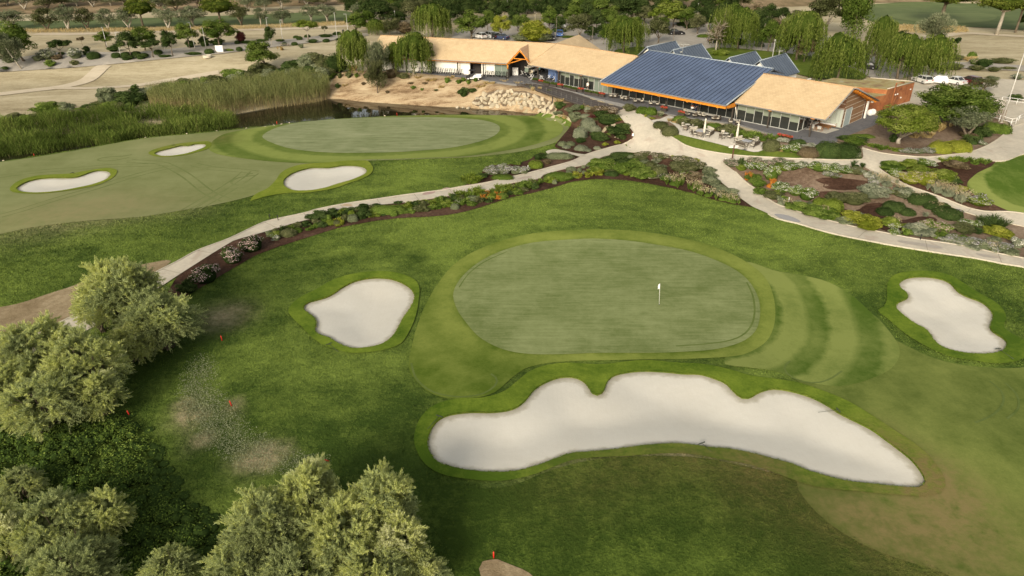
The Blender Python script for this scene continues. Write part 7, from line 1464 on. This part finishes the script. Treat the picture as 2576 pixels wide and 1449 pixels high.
# cabinets in the porch
for i, x in enumerate((226,272)):
    p = pz(1257.8+x*.15625, 37.7+968*.15625, ZT); mb = MB(); mb.box((p[0],p[1],ZT+.75),(.6,.5,1.5),RA,.03); o = mb.build('cabinet', M_wht); tag(o, '%s white metal cabinet standing in the porch' % ('left','right')[i], 'cabinet', 'white cabinets in the porch'); mb = MB(); mb.box((p[0]+.2*math.cos(RA)+.26*math.sin(RA),p[1]+.2*math.sin(RA)-.26*math.cos(RA),ZT+.8),(.04,.05,.25),RA); mb.build('handle', M_steel, o)
# ------------------------------------------------------------------ parked cars
def paint_(name, c): 
    m, nt, b = new_mat(name); b.inputs['Base Color'].default_value = (*c,1); b.inputs['Roughness'].default_value = .35; b.inputs['Metallic'].default_value = .2; b.inputs['Coat Weight'].default_value = .4; b.inputs['Coat Roughness'].default_value = .1; return m
CP = {'black': paint_('black_car_paint',(.012,.011,.012)), 'white': paint_('white_car_paint',(.72,.70,.66)), 'blue': paint_('blue_car_paint',(.05,.12,.32)), 'navy': paint_('navy_car_paint',(.03,.045,.10)), 'silver': paint_('silver_car_paint',(.42,.42,.41)), 'wine': paint_('wine_car_paint',(.10,.012,.015))}
M_lamp = plain('lamp_glass',(.65,.63,.58),.15); M_tail = plain('tail_lamp',(.35,.02,.015),.25)
def car_proto(kind):
    t = thing('parked_car','x','car'); Lh = {'saloon':4.6,'hatch':4.1,'suv':4.5,'van':4.9}[kind]/2; W2 = .88; roof = {'saloon':1.43,'hatch':1.48,'suv':1.66,'van':1.95}[kind]
    belt = {'saloon':.92,'hatch':.95,'suv':1.05,'van':1.12}[kind]; hood = {'saloon':.82,'hatch':.84,'suv':.98,'van':1.0}[kind]
    lowp = [(-Lh,.35),(-Lh+.05,belt*.92 if kind != 'saloon' else .88),(-Lh+.3,belt),(Lh*.35,belt),(Lh*.45,hood+.05),(Lh-.25,hood-.1),(Lh-.02,.58),(Lh,.32),(Lh-.15,.22),(-Lh+.15,.22)]
    vs = []; fs = []; n = len(lowp)
    for x, k in ((-W2,.97),(-W2*.97,1),(-W2*.5,1.02),(W2*.5,1.02),(W2*.97,1),(W2,.97)):
        for y, z in lowp: vs.append((x, y*(.985 if abs(x) == W2 else 1), .22+(z-.22)*k))
    for i in range(5):
        for j in range(n): fs.append((i*n+j, i*n+(j+1)%n, i*n+n+(j+1)%n, i*n+n+j))
    fs += [tuple(range(n))[::-1], tuple(range(5*n,6*n))]; mb = MB(); mb.add(vs, fs, False); mb.build('body', CP['black'], t)
    rear = {'saloon':(-Lh+.75,-Lh+1.35),'hatch':(-Lh+.12,-Lh+.5),'suv':(-Lh+.1,-Lh+.4),'van':(-Lh+.08,-Lh+.25)}[kind]; fr_ = (Lh*.38,Lh*.02 if kind != 'van' else Lh*.25)
    def cab(z0, z1, y0, y1, y2, y3, w0, w1): return [(-w0,y0,z0),(w0,y0,z0),(w0,y1,z0),(-w0,y1,z0),(-w1,y2,z1),(w1,y2,z1),(w1,y3,z1),(-w1,y3,z1)]
    bx = [(3,2,1,0),(4,5,6,7),(0,1,5,4),(1,2,6,5),(2,3,7,6),(3,0,4,7)]
    mb = MB(); mb.add(cab(belt-.02,roof-.05,rear[0],fr_[0],rear[1],fr_[1],W2*.93,W2*.74), bx); mb.build('windows', M_glass, t)
    mb = MB(); mb.add(cab(roof-.06,roof,rear[1]-.03,fr_[1]+.05,rear[1]+.12,fr_[1]-.1,W2*.76,W2*.66), bx)
    for sx in (-1,1):
        for a, b_ in (((rear[0],belt-.02),(rear[1],roof-.04)),((fr_[0],belt-.02),(fr_[1],roof-.04))): mb.tube([(sx*W2*.92,a[0],a[1]),(sx*W2*.74,b_[0],b_[1])],.035,4)
        ym = (fr_[1]+rear[1])/2; mb.tube([(sx*W2*.93,ym,belt-.02),(sx*W2*.745,ym,roof-.04)],.035,4)
    mb.build('roof', CP['black'], t)
    for sx in (-1,1):
        for nm, y, z, mt in (('headlight',Lh-.12,.66,M_lamp),('tail_light',-Lh+.04,.78,M_tail)): mb = MB(); mb.box((sx*.62,y,z),(.34,.14,.14),0,.03); mb.build(nm, mt, t)
        mb = MB(); mb.box((sx*.98,Lh*.3,belt+.04),(.16,.1,.12),0,.03); mb.build('mirror', CP['black'], t)
        for y in (-Lh*.6,Lh*.62): wheel(t, sx*(W2-.1), y, .32, .22)
    return t
CARP = {}
def car(px, py, kind, col, rz, label):
    if kind not in CARP: CARP[kind] = t = car_proto(kind)
    else: t = dup(CARP[kind])
    q = W(px, py); t.location = (q[0], q[1], H(q[0],q[1])+.03); t.rotation_euler.z = R(rz); t['label'] = label; t['group'] = 'cars parked round the clubhouse'
    for c in t.children:
        if c.name.split('.')[0] in ('body','roof','mirror'): setmat(c, CP[col])
car(1700,87,'saloon','black',-88,'black saloon parked side-on in the middle car park'); car(1801,108,'hatch','black',-85,'dark hatchback parked behind the leafless tree')
car(1207,96,'hatch','white',40,'white car at the left of the row behind the tan roof'); car(1229,95,'suv','silver',40,'silver car in the row behind the tan roof'); car(1240,97,'hatch','black',40,'black car in the row behind the tan roof'); car(1259,99,'saloon','navy',60,'navy car at the right of the row behind the tan roof')
car(1387,100,'van','black',178,'black van facing the clubhouse beside the blue car'); car(1408,91,'hatch','blue',175,'blue car facing the clubhouse'); car(1404,70,'suv','silver',-88,'silver car behind the dark hedge')
car(1932+1545*.25,208,'hatch','white',10,'white car half hidden under the willow at the right lot'); car(1932+1690*.25,209,'hatch','white',60,'middle white car in the right lot seen from the side'); car(1932+1860*.25,211,'saloon','white',28,'white car seen from behind in the right lot'); car(1932+2015*.25,212,'suv','wine',20,'dark red car with open look at the right end of the lot'); car(1932+985*.25,173,'saloon','black',60,'dark car glimpsed between the great willows')
# ------------------------------------------------------------------ lamp posts, masts, signs, stakes
def lamp(px0, py0, px1, label, hm=None, mat=None, arm=True, grp='slender lamp posts'):
    q = W(px0, py0); s = scale_at(q[0],q[1],q[2]); h = hm; t = thing('lamp_post', label, 'lamp post', tuple(q), rng.uniform(0,6), grp); mb = MB(); mb.tube([(0,0,0),(0,0,.5),(0,0,h)],[.075,.06,.045],6); mb.build('post', mat or M_pole, t)
    mb = MB(); (mb.box((.3,0,h+.02),(.75,.16,.08),0,.03) if arm else mb.lathe([(.05,h),(.16,h+.08),(.16,h+.2),(.04,h+.26)],(0,0,0),8)); mb.build('lamp_head', mat or M_pole, t)
M_pole = plain('pale_pole', (.52,.50,.45), .5, .2)
LP = [(0,1080,480,185,'first'),(0,1218,570,220,'second'),(0,1660,510,100,'third'),(0,1960,485,230,'fourth'),(0,2073,478,175,'fifth'),(1024,135,410,205,'sixth'),(1024,270,415,190,'seventh'),(1024,813,365,210,'eighth'),(1024,928,360,195,'ninth')]
for X0, x, y, hz_, o in LP:
    py = y*.25; px = X0*.62891+x*.25; q = W(px, py); s = scale_at(q[0],q[1],q[2]); lamp(px, py, 0, 'thin pale lamp post on the left road, %s from the left' % o, hz_*.25/s/.95)
for X0, x, y, hz_, lab in [(1024,1297,265,145,'left of the twin masts behind the clubhouse trees'),(1024,1405,275,140,'right of the twin masts behind the clubhouse trees'),(1024,2530,180,150,'slim mast among the street trees'),(2048,500,210,165,'pale mast right of the street trees'),(2048,1855,235,170,'tall pale mast behind the car park'),(3072,1655,450,130,'leaning pale pole beside the grey conical tree'),(3072,1770,475,75,'short pale pole near the lone field tree')]:
    py = y*.25; px = X0*.62891+x*.25; q = W(px, py); s = scale_at(q[0],q[1],q[2]); lamp(px, py, 0, 'pale pole, '+lab, hz_*.25/s/.95, None, False, 'pale masts')
for x, y, h_, lab in [(445,370,4.6,'dark lamp post beside the black van'),(805,482,5.2,'dark lamp post at the drive'),(1620,430,4.2,'dark lamp post in front of the car park'),(2505,512,6.0,'dark lamp post at the right of the lawn')]: lamp(1288+x*.25, y*.25, 0, lab, h_, M_grwood, True, 'dark lamp posts')
q = pz(1932+10*.25, 184, 3); lamp(1932+15*.25, 187, 0, 'white globe pole behind the blue roof corner', 6.5, None, False, 'pale masts'); lamp(1932+75*.25,188,0,'pale hooked pole in front of the rightmost blue shed',4.6,None,True,'pale masts')
q = W(2519,309); t = thing('flagpole','very tall bare white flagpole beside the gravel lot','flagpole',tuple(q)); mb = MB(); mb.tube([(0,0,0),(0,0,5),(0,0,11.8)],[.10,.08,.045],8); mb.build('mast', M_pole, t); mb = MB(); mb.lathe([(.03,11.8),(.09,11.86),(.09,11.95),(.02,12.02)],(0,0,0),8); mb.build('finial', M_pole, t); mb = MB(); mb.lathe([(.26,0),(.26,.08),(.12,.12)],(0,0,0),10); mb.build('base_plate', M_kerb, t)
# flag on the green
q = W(1658,768); t = thing('flagstick','white flagstick with a small white flag in the putting green','flag',(q[0],q[1],q[2]+.09)); t.rotation_euler.y = R(-4); t.scale = (.85,.85,.97); mb = MB(); mb.tube([(0,0,-.05),(0,0,2.25)],.022,6); mb.build('pole', M_wht, t)
vs = []; fs = []; nu, nv = 9, 6
for i in range(nu):
    for j in range(nv): u = i/(nu-1); vs.append((-.02-.20*u, .10*math.sin(u*4)*u+.02, 2.22-.52*j/(nv-1)*(1-.15*u)-.16*u))
for i in range(nu-1):
    for j in range(nv-1): fs.append((i*nv+j, i*nv+j+1, (i+1)*nv+j+1, (i+1)*nv+j))
mb = MB(); mb.add(vs, fs, True); mb.build('flag', M_wht, t); mb = MB(); mb.tube([(0,0,-.02),(0,0,.02)],.06,12); mb.build('cup', M_blk, t)
# red hazard stakes
for px, py, tl, lab in [(559,857,0.05,'red stake in the grass below the path shrubs'),(583,1021,.15,'red stake beside the thin weedy turf'),(827,1160,.75,'leaning red stake above the bottom centre thicket'),(326,1046,.1,'red stake beside the brambles'),(1242,1404,.0,'red stake on the bare soil at the bottom'),(85,389,0,'red stake at the left shore of the pond'),(697,313,0,'red stake on the pond shore behind the far bunker'),(999,291,.05,'red stake on the pond shore behind the far green')]:
    q = W(px, py) if py > 392 else np.append(Wz(px, py, .0), H(*Wz(px,py,.0))); t = thing('hazard_stake', lab, 'stake', tuple(q), .7, 'red hazard stakes'); mb = MB(); hh = .52; mb.tube([(0,0,-.05),(0,0,hh-.06),(0,0,hh)],[.045,.045,.02],8); o = mb.build('stake', M_redp, t); o.rotation_euler = (0,-tl,0)
    mb = MB(); mb.tube([(0,0,hh-.10),(0,0,hh-.06)],.047,8); c = mb.build('cap_band', plain('cap_band',(.75,.12,.05),.5), t); c.rotation_euler = (0,-tl,0)
# bunker rakes
M_rake = plain('rake_grey',(.05,.06,.04),.6)
for px, py, rz, lab in [(1765,1118,R(25),'dark rake lying on the grass below the long bunker'),(2108,1035,R(-80),'dark rake lying across the upper edge of the long bunker'),(1105,1050,R(-25),'dark rake on the grass at the left end of the long bunker'),(828,868,R(40),'dark rake beside the left bunker'),(2510,1120-240,R(10),'dark rake on the turf beside the right bunker'),(181,437,R(60),'dark rake at the kidney-shaped far bunker'),(436,367,R(60),'dark rake at the smallest far bunker')]:
    q = W(px, py); t = thing('bunker_rake', lab, 'rake', (q[0],q[1],q[2]+.13), rz, 'bunker rakes'); mb = MB(); mb.tube([(0,0,0),(0,-1.6,.02)],.016,5); mb.build('handle', M_rake, t); mb = MB(); mb.box((0,0,.0),(.5,.05,.05))
    for k in range(9): mb.box((-.28+k*.07,.02,-.05),(.015,.02,.08))
    mb.build('head', M_rake, t)
# finger post and small markers
q = W(1841,405); t = thing('finger_post','brown signpost with white finger boards where the paths meet','signpost',tuple(q)); mb = MB(); mb.box((0,0,1.1),(.14,.14,2.3)); mb.build('post', plain('brown_post',(.10,.04,.025),.7), t)
for k, (a, z) in enumerate([(.1,2.05),(math.pi-.2,1.85),(math.pi+.3,2.1),(.35,1.8)]):
    mb = MB(); mb.prism([(.05,-.02,z),(.62,-.02,z),(.72,-.02,z+.07),(.62,-.02,z+.14),(.05,-.02,z+.14)],(0,.04,0)); o = mb.build('finger_board', M_wht, t); o.rotation_euler.z = a
q = W(1589,352); t = thing('finger_post','small brown signpost with white boards at the rock garden edge','signpost',tuple(q)); mb = MB(); mb.box((0,0,.6),(.12,.12,1.3)); mb.build('post', MATS['brown_post'], t)
for z, a in ((.75,0),(.95,.2)): mb = MB(); mb.box((.12,-.06,z),(.3,.04,.22)); o = mb.build('finger_board', M_wht, t); o.rotation_euler.z = a
for px, py, lab in [(1824,412,'white marker post at the corner of the mulch bed'),(1328,430,'white marker stone at the upper path bed'),(1983,512,'leaning white marker in the mulch bed by the path')]:
    q = W(px, py); mb = MB(); mb.box((0,0,.4),(.10,.10,.85),0,.03); o = mb.build('marker_post', M_wht); o.location = tuple(q); tag(o, lab, 'marker post', 'white marker posts')
for px, py, lab in [(680,553,'dark low bollard light at the path edge, left one'),(700,556,'dark low bollard light at the path edge, right one'),(2314,1005-400,'thin dark peg by the right path puddle')]:
    q = W(px, py); mb = MB(); mb.tube([(0,0,0),(0,0,.55),(0,0,.7)],[.05,.05,.09],8); o = mb.build('bollard_light', M_blk); o.location = tuple(q); tag(o, lab, 'bollard light', 'bollard lights')
q = W(1257.8+104*.15625, 204); mb = MB(); mb.tube([(0,0,0),(0,0,1.5)],.07,6); mb.box((.2,0,1.3),(.4,.08,.1)); o = mb.build('dark_post', M_dpost); o.location = (q[0],q[1],ZT); tag(o, 'short dark post with arm in front of the porch', 'post')
# white cabinet and stone ring by the left road
q = W(2212*.25, 521*.25); s = scale_at(*q[:2], q[2]); mb = MB(); mb.box((0,0,.7),(1.7,.5,1.45),.1,.02); o = mb.build('utility_cabinet', M_wht); o.location = tuple(q); tag(o, 'white utility cabinet beside the left road', 'cabinet'); mb = MB(); mb.box((0,-.26,.75),(.03,.03,1.3),.1); mb.build('door_seam', M_steel, o)
q = W(2073*.25, 588*.25); mb = MB(); mb.lathe([(.95,0),(1.0,.1),(1.0,.6),(.82,.6),(.82,.1)],(0,0,0),18); o = mb.build('concrete_ring', M_kerb); o.location = (q[0],q[1]+.9,q[2]); tag(o, 'round concrete well ring on the dry field by the left road', 'well ring')
# benches
for X0, x, y, lab in [(1024,290,462,'low dark bench on the left road verge'),(1024,880,338,'dark bin at the end of the left road')]:
    q = W(X0*.62891+x*.25, y*.25); mb = MB(); (mb.box((0,0,.45),(2.4,.5,.08)), mb.box((-.9,0,.2),(.1,.45,.42)), mb.box((.9,0,.2),(.1,.45,.42))) if 'bench' in lab else mb.lathe([(.3,0),(.34,.8),(.36,.95),(.1,1.05)],(0,0,0),10); o = mb.build('bench' if 'bench' in lab else 'litter_bin', M_grwood if 'bench' in lab else M_blk); o.location = tuple(q); tag(o, lab, 'bench' if 'bench' in lab else 'bin')
# timber shelter and rails at the right edge
q = W(2490,296); t = thing('timber_shelter','small weathered timber shelter with lattice gate by the gravel lot','shelter',tuple(q),R(-35))
for nm, f, mt in (('roof', lambda m: (m.prism([(-1.4,.6,2.3),(1.4,.6,2.3),(1.4,0,2.9),(-1.4,0,2.9)],(0,0,.08)), m.prism([(1.4,-.7,2.2),(-1.4,-.7,2.2),(-1.4,0,2.9),(1.4,0,2.9)],(0,0,.08))), plain('grey_shingle',(.38,.34,.28),.9)),
   ('lattice_gate', lambda m: [m.box((0,-.1,.25+.22*k),(1.3,.06,.1)) for k in range(6)], M_grwood)): mb = MB(); f(mb); mb.build(nm, mt, t)
for sx in (-1,1):
    mb = MB(); mb.box((sx*.8,0,1.25),(.16,.16,2.5)); mb.build('post', M_grwood, t)
    for k in range(4): mb = MB(); mb.box((sx*(1.02+.28*k),0,.75),(.22,.06,1.5+.08*(k%2))); mb.build('side_board', M_grwood, t)
def rail(pts, label, h=1.0, mat=None):
    t = thing('railing', label, 'railing', (0,0,0)); c = resample(WP(pts), 1.6, False); mb = MB()
    for p in c: mb.tube([(p[0],p[1],H(*p)),(p[0],p[1],H(*p)+h)],.045,5)
    mb.build('posts', mat or M_wht, t); mb = MB()
    for hh in (h*.5,h): mb.tube([(p[0],p[1],H(*p)+hh) for p in c],.035,5)
    mb.build('rails', mat or M_wht, t)
rail([(2478,298),(2500,303),(2522,309),(2549,318),(2560,306),(2576,300)],'white low railing by the flagpole at the gravel lot'); rail([(2518,258),(2545,262),(2576,266)],'white railing behind the timber shelter')
# round white panels leaning at the pier, blue crate
p = pz(*T5(1525,1060),ZT); 
for k in range(2):
    mb = MB(); mb.tube([(0,0,.02),(0,.05,.0)],.5,20); o = mb.build('round_table_top', M_wht); o.location = (p[0]+.55*k, p[1]+.35*k, ZT+.52); o.rotation_euler = (R(8), 0, R(-20)); tag(o, '%s round white table top leaning at the white pier' % ('left','right')[k], 'table top', 'white table tops leaning at the pier')
p = pz(*T5(1605,960),ZT); mb = MB(); mb.box((0,0,.55),(.6,.6,1.1),.3,.05); mb.box((0,0,1.12),(.66,.66,.08),.3,.03); o = mb.build('blue_bin', plain('blue_plastic',(.05,.22,.55),.5)); o.location = (p[0],p[1]+.6,ZT); tag(o, 'blue plastic bin behind the white pier', 'bin')
# ------------------------------------------------------------------ boulders of the rock wall
M_rock = plain('pale_limestone', (.43,.365,.255), .95, var=.2, scale=1.6, bmp=.5)
def rock_me(i):
    r_ = np.random.default_rng(900+i); V, Fs = blob_core([(0,0,0)],[(.5,.46,.46)],16,10,.0,r_); pl_ = rdir(r_,13)
    for n_ in pl_: d = V@n_; lim = r_.uniform(.20,.34); k = d > lim; V[k] -= np.outer(d[k]-lim, n_)
    V += r_.normal(0,.008,V.shape); me = mesh_np('boulder', V, Fs, M_rock); me.validate(); return me
RM = [rock_me(i) for i in range(9)]
T6 = lambda x, y: (1069.2+x*.15625, 113.2+y*.15625)
rp_ = np.array([(760,960),(790,870),(880,830),(1000,770),(1150,735),(1300,735),(1500,745),(1700,780),(1900,850),(2050,920),(2130,960),(2080,1060),(1990,1090),(1850,1090),(1760,1030),(1600,1000),(1400,985),(1200,985),(1000,990),(860,1000)])
sheet('boulder_gap_shade', resample(WP([T6(*p_) for p_ in rp_]), .8), plain('dark_gap_fill',(.13,.095,.06),.95,var=.3,scale=3), .07, 1.0)  # dark sheet under the boulders, painting the shade of their gaps
row = 0; yy = 745; cnt = 0
while yy < 1090:
    xx = 760+(row % 2)*42
    while xx < 2120:
        j = rng.uniform(-14,14,2); p_ = np.array([[xx+j[0], yy+j[1]]])
        if inside(p_, rp_)[0]:
            q = W(*T6(*p_[0])); s = rng.uniform(1.1,1.7); o = link('boulder', RM[int(rng.integers(9))]); o.location = (q[0],q[1],q[2]-.05); o.scale = (1.12*s,1.2*s,.95*s); o.rotation_euler = (.5+rng.uniform(-.3,.3),rng.uniform(-.3,.3),rng.uniform(0,6.28)); tag(o,'pale limestone boulder in the rock wall on the pond bank','boulder','boulders of the rock wall'); cnt += 1
        xx += 80
    yy += 62; row += 1
for px, py, s in [(1150,271.5,.8),(1165,272,.7),(1178,273,.9),(1388,287,.5)]: q = Wz(px, py, ZW); o = link('boulder', RM[cnt % 9]); cnt += 1; o.location = (q[0],q[1],ZW+.1); o.scale = (1.5*s,1.1*s,.8*s); tag(o, 'flat pale boulder at the waterline left of the rock wall', 'boulder', 'waterline boulders')
for px, py in [(668,318),(690,315),(708,312),(728,309),(365,344.5),(470,336),(545,329),(620,322),(968,291),(1045,289),(8,401)]:
    q = Wz(px, py, .05); o = link('edge_stone', RM[cnt % 9]); cnt += 1; o.location = (q[0],q[1],H(*q)+.05); o.scale = (.45,.4,.25); tag(o, 'small pale stone on the grassy pond shore', 'stone', 'stones along the pond shore')
for px, py, w_ in [(1545,316,2.2),(1556,326,2.0)]: q = W(px, py); o = link('flat_boulder', RM[(cnt+3) % 9]); cnt += 1; o.location = tuple(q); o.scale = (w_,w_*.8,.9); tag(o, '%s flat pale boulder in the rock garden by the path' % ('upper' if py < 320 else 'lower'), 'boulder', 'flat boulders in the rock garden')
# ------------------------------------------------------------------ people
M_skin = plain('skin',(.45,.27,.18),.6); M_hair = plain('dark_hair',(.03,.02,.015),.8)
def person(px, py, z, rz, label, top, bottom, legs_bare, stride=.0, arm=.1, hair=M_hair, shoe=M_wht):
    me = bpy.data.meshes.new('person'); J = {}; E = []; V = []; Rd = []
    def v(p, r_): V.append(p); Rd.append(r_); return len(V)-1
    pel = v((0,0,.95),.135); wst = v((0,0,1.10),.125); chs = v((0,.0,1.32),.15); shl = v((0,0,1.45),.10); nk = v((0,.01,1.53),.055); hd0 = v((0,.02,1.62),.085); hd1 = v((0,.02,1.72),.085)
    E += [(pel,wst),(wst,chs),(chs,shl),(shl,nk),(nk,hd0),(hd0,hd1)]
    for s in (-1,1):
        st = stride*s; hp = v((s*.10,0,.90),.105); kn = v((s*.11,st*.5+.02,.50),.065); an = v((s*.11,st-(.05 if st < 0 else 0),.09),.042); to = v((s*.12,st+.15,.04),.04); E += [(pel,hp),(hp,kn),(kn,an),(an,to)]
        sh = v((s*.19,0,1.42),.062); el = v((s*.25,-st*.4-.02,1.15),.045); wr = v((s*.26,-st*.7+arm,.93),.03); pa = v((s*.26,-st*.7+arm+.04,.86),.035); E += [(shl,sh),(sh,el),(el,wr),(wr,pa)]
        for k in range(4): f0 = v((s*.26+(k-1.5)*.018,-st*.7+arm+.055,.80),.010); f1 = v((s*.25+(k-1.5)*.018,-st*.7+arm+.07,.76-.01*(k%2)),.008); E += [(pa,f0),(f0,f1)]
        th = v((s*.23,-st*.7+arm+.08,.84),.011); th2 = v((s*.22,-st*.7+arm+.10,.80),.009); E += [(pa,th),(th,th2)]
    me.from_pydata(V, E, []); o = bpy.data.objects.new('person', me); COL.objects.link(o); sk = o.modifiers.new('s','SKIN'); su = o.modifiers.new('u','SUBSURF'); su.levels = 1
    lay = me.skin_vertices[0] if me.skin_vertices else None
    if lay is None:
        bm = __import__('bmesh').new(); bm.from_mesh(me); bm.verts.layers.skin.verify(); bm.to_mesh(me); bm.free(); lay = me.skin_vertices[0]
    for i, r_ in enumerate(Rd): lay.data[i].radius = (r_*(1.25 if i in (1,2,3) else 1), r_)
    lay.data[0].use_root = True
    dg = bpy.context.evaluated_depsgraph_get(); m2 = bpy.data.meshes.new_from_object(o.evaluated_get(dg)); bpy.data.objects.remove(o)
    for mt in (M_skin, top, bottom, shoe): m2.materials.append(mt)
    for p in m2.polygons:
        c = p.center; k = 0
        if c.z > 1.50: k = 0
        elif abs(c.x) > .235 and c.z < 1.22 and c.z > .7: k = 0
        elif c.z > 1.0: k = 1
        elif c.z > (.52 if legs_bare else .12): k = 2
        elif c.z < .12: k = 3
        p.material_index = k; p.use_smooth = True
    q = pz(px, py, z); o = link('person', m2); o.location = tuple(q); o.rotation_euler.z = rz; tag(o, label, 'person')
    mb = MB(); mb.lathe([(.05,-.06),(.098,-.03),(.102,.04),(.08,.09),(.03,.115)],(0,-.005,1.70),12); mb.build('hair', hair, o)
    mb = MB(); mb.tube([(0,.10,1.66),(0,.125,1.635)],[.012,.016],6); mb.tube([(-.03,.098,1.60),(.03,.098,1.60)],.006,4); mb.build('face', M_skin, o)
    mb = MB()
    for s in (-1,1): mb.lathe([(.008,-.006),(.012,0),(.008,.006)],(s*.035,.10,1.68),6)
    mb.build('eyes', M_blk, o)
M_navy = plain('navy_cloth',(.035,.04,.07),.9); M_mint = plain('mint_cloth',(.30,.55,.48),.9); M_wcl = plain('white_cloth',(.70,.66,.58),.9); M_pink = plain('pink_cloth',(.55,.30,.26),.9)
person(1288+758*.25, 919*.25, ZT, R(150), 'person in a white shirt and dark shorts walking past the shop windows', M_wcl, M_blk, True, .22)
person(1288+272*.25, 753*.25, ZT, R(200), 'person in a mint shirt and dark trousers standing by the golf carts', M_mint, M_blk, False, .04)
person(1288+443*.25, 770*.25, ZT+.01, R(20), 'person in a pink top behind the trolleys at the shop', M_pink, M_wcl, False, .05)
person(1288+1845*.25, 1138*.25, ZT, R(100), 'person in dark clothes standing at the grill on the terrace', M_navy, M_navy, False, .03, .22, M_hair, M_blk)
p = pz(1288+1812*.25, 1130*.25, ZT); t = thing('grill_cart','white-lidded grill cart beside the person in dark clothes','grill',tuple(p),RB)
for nm, f, mt in (('fire_bowl', lambda m: m.lathe([(.06,.55),(.28,.65),(.34,.85),(.3,.95)],(0,0,0),14), M_wht), ('lid', lambda m: m.lathe([(.33,.95),(.25,1.12),(.06,1.2)],(0,0,0),14), plain('copper_lid',(.42,.16,.08),.4,.5))): mb = MB(); f(mb); mb.build(nm, mt, t)
for k in range(3): a = k*2.09; mb = MB(); mb.tube([(.1*math.cos(a),.1*math.sin(a),.62),(.32*math.cos(a),.32*math.sin(a),0)],.02,5); mb.build('leg', M_blk, t)

# ------------------------------------------------------------------ joints across the concrete path
def joints(a_, b_, step, name='path_joint'):
    A2 = resample(cat_rom(WP(a_), 5, False), step, False); B2 = resample(cat_rom(WP(b_), 5, False), .3, False); V = []; Fa = []
    for p in A2[1:-1]:
        q = B2[np.argmin(((B2-p)**2).sum(1))]; d = q-p; Ld = np.linalg.norm(d)
        if Ld > 7 or Ld < 1.2: continue
        d /= Ld; nn_ = np.array([-d[1], d[0]])*.022; K = 4
        for k in range(K+1):
            c = p+(q-p)*(k/K)+np.array([-d[1], d[0]])*rng.normal(0,.02)
            for sgn in (-1, 1): x, y = c+nn_*sgn; V.append((x, y, H(x, y)+.135))
        o = len(V)-2*(K+1); Fa += [(o+2*k, o+2*k+1, o+2*k+3, o+2*k+2) for k in range(K)]
    tag(link(name, mesh_np(name, V, np.array(Fa), plain('joint_line',(.24,.205,.155),.95))), kind='structure')
joints(PATH_UP[3:25], CB_TOP, 4.2); joints(RT_L[:10], RT_R, 4.6); joints(MIDL[1:10], MIDR, 4.0)
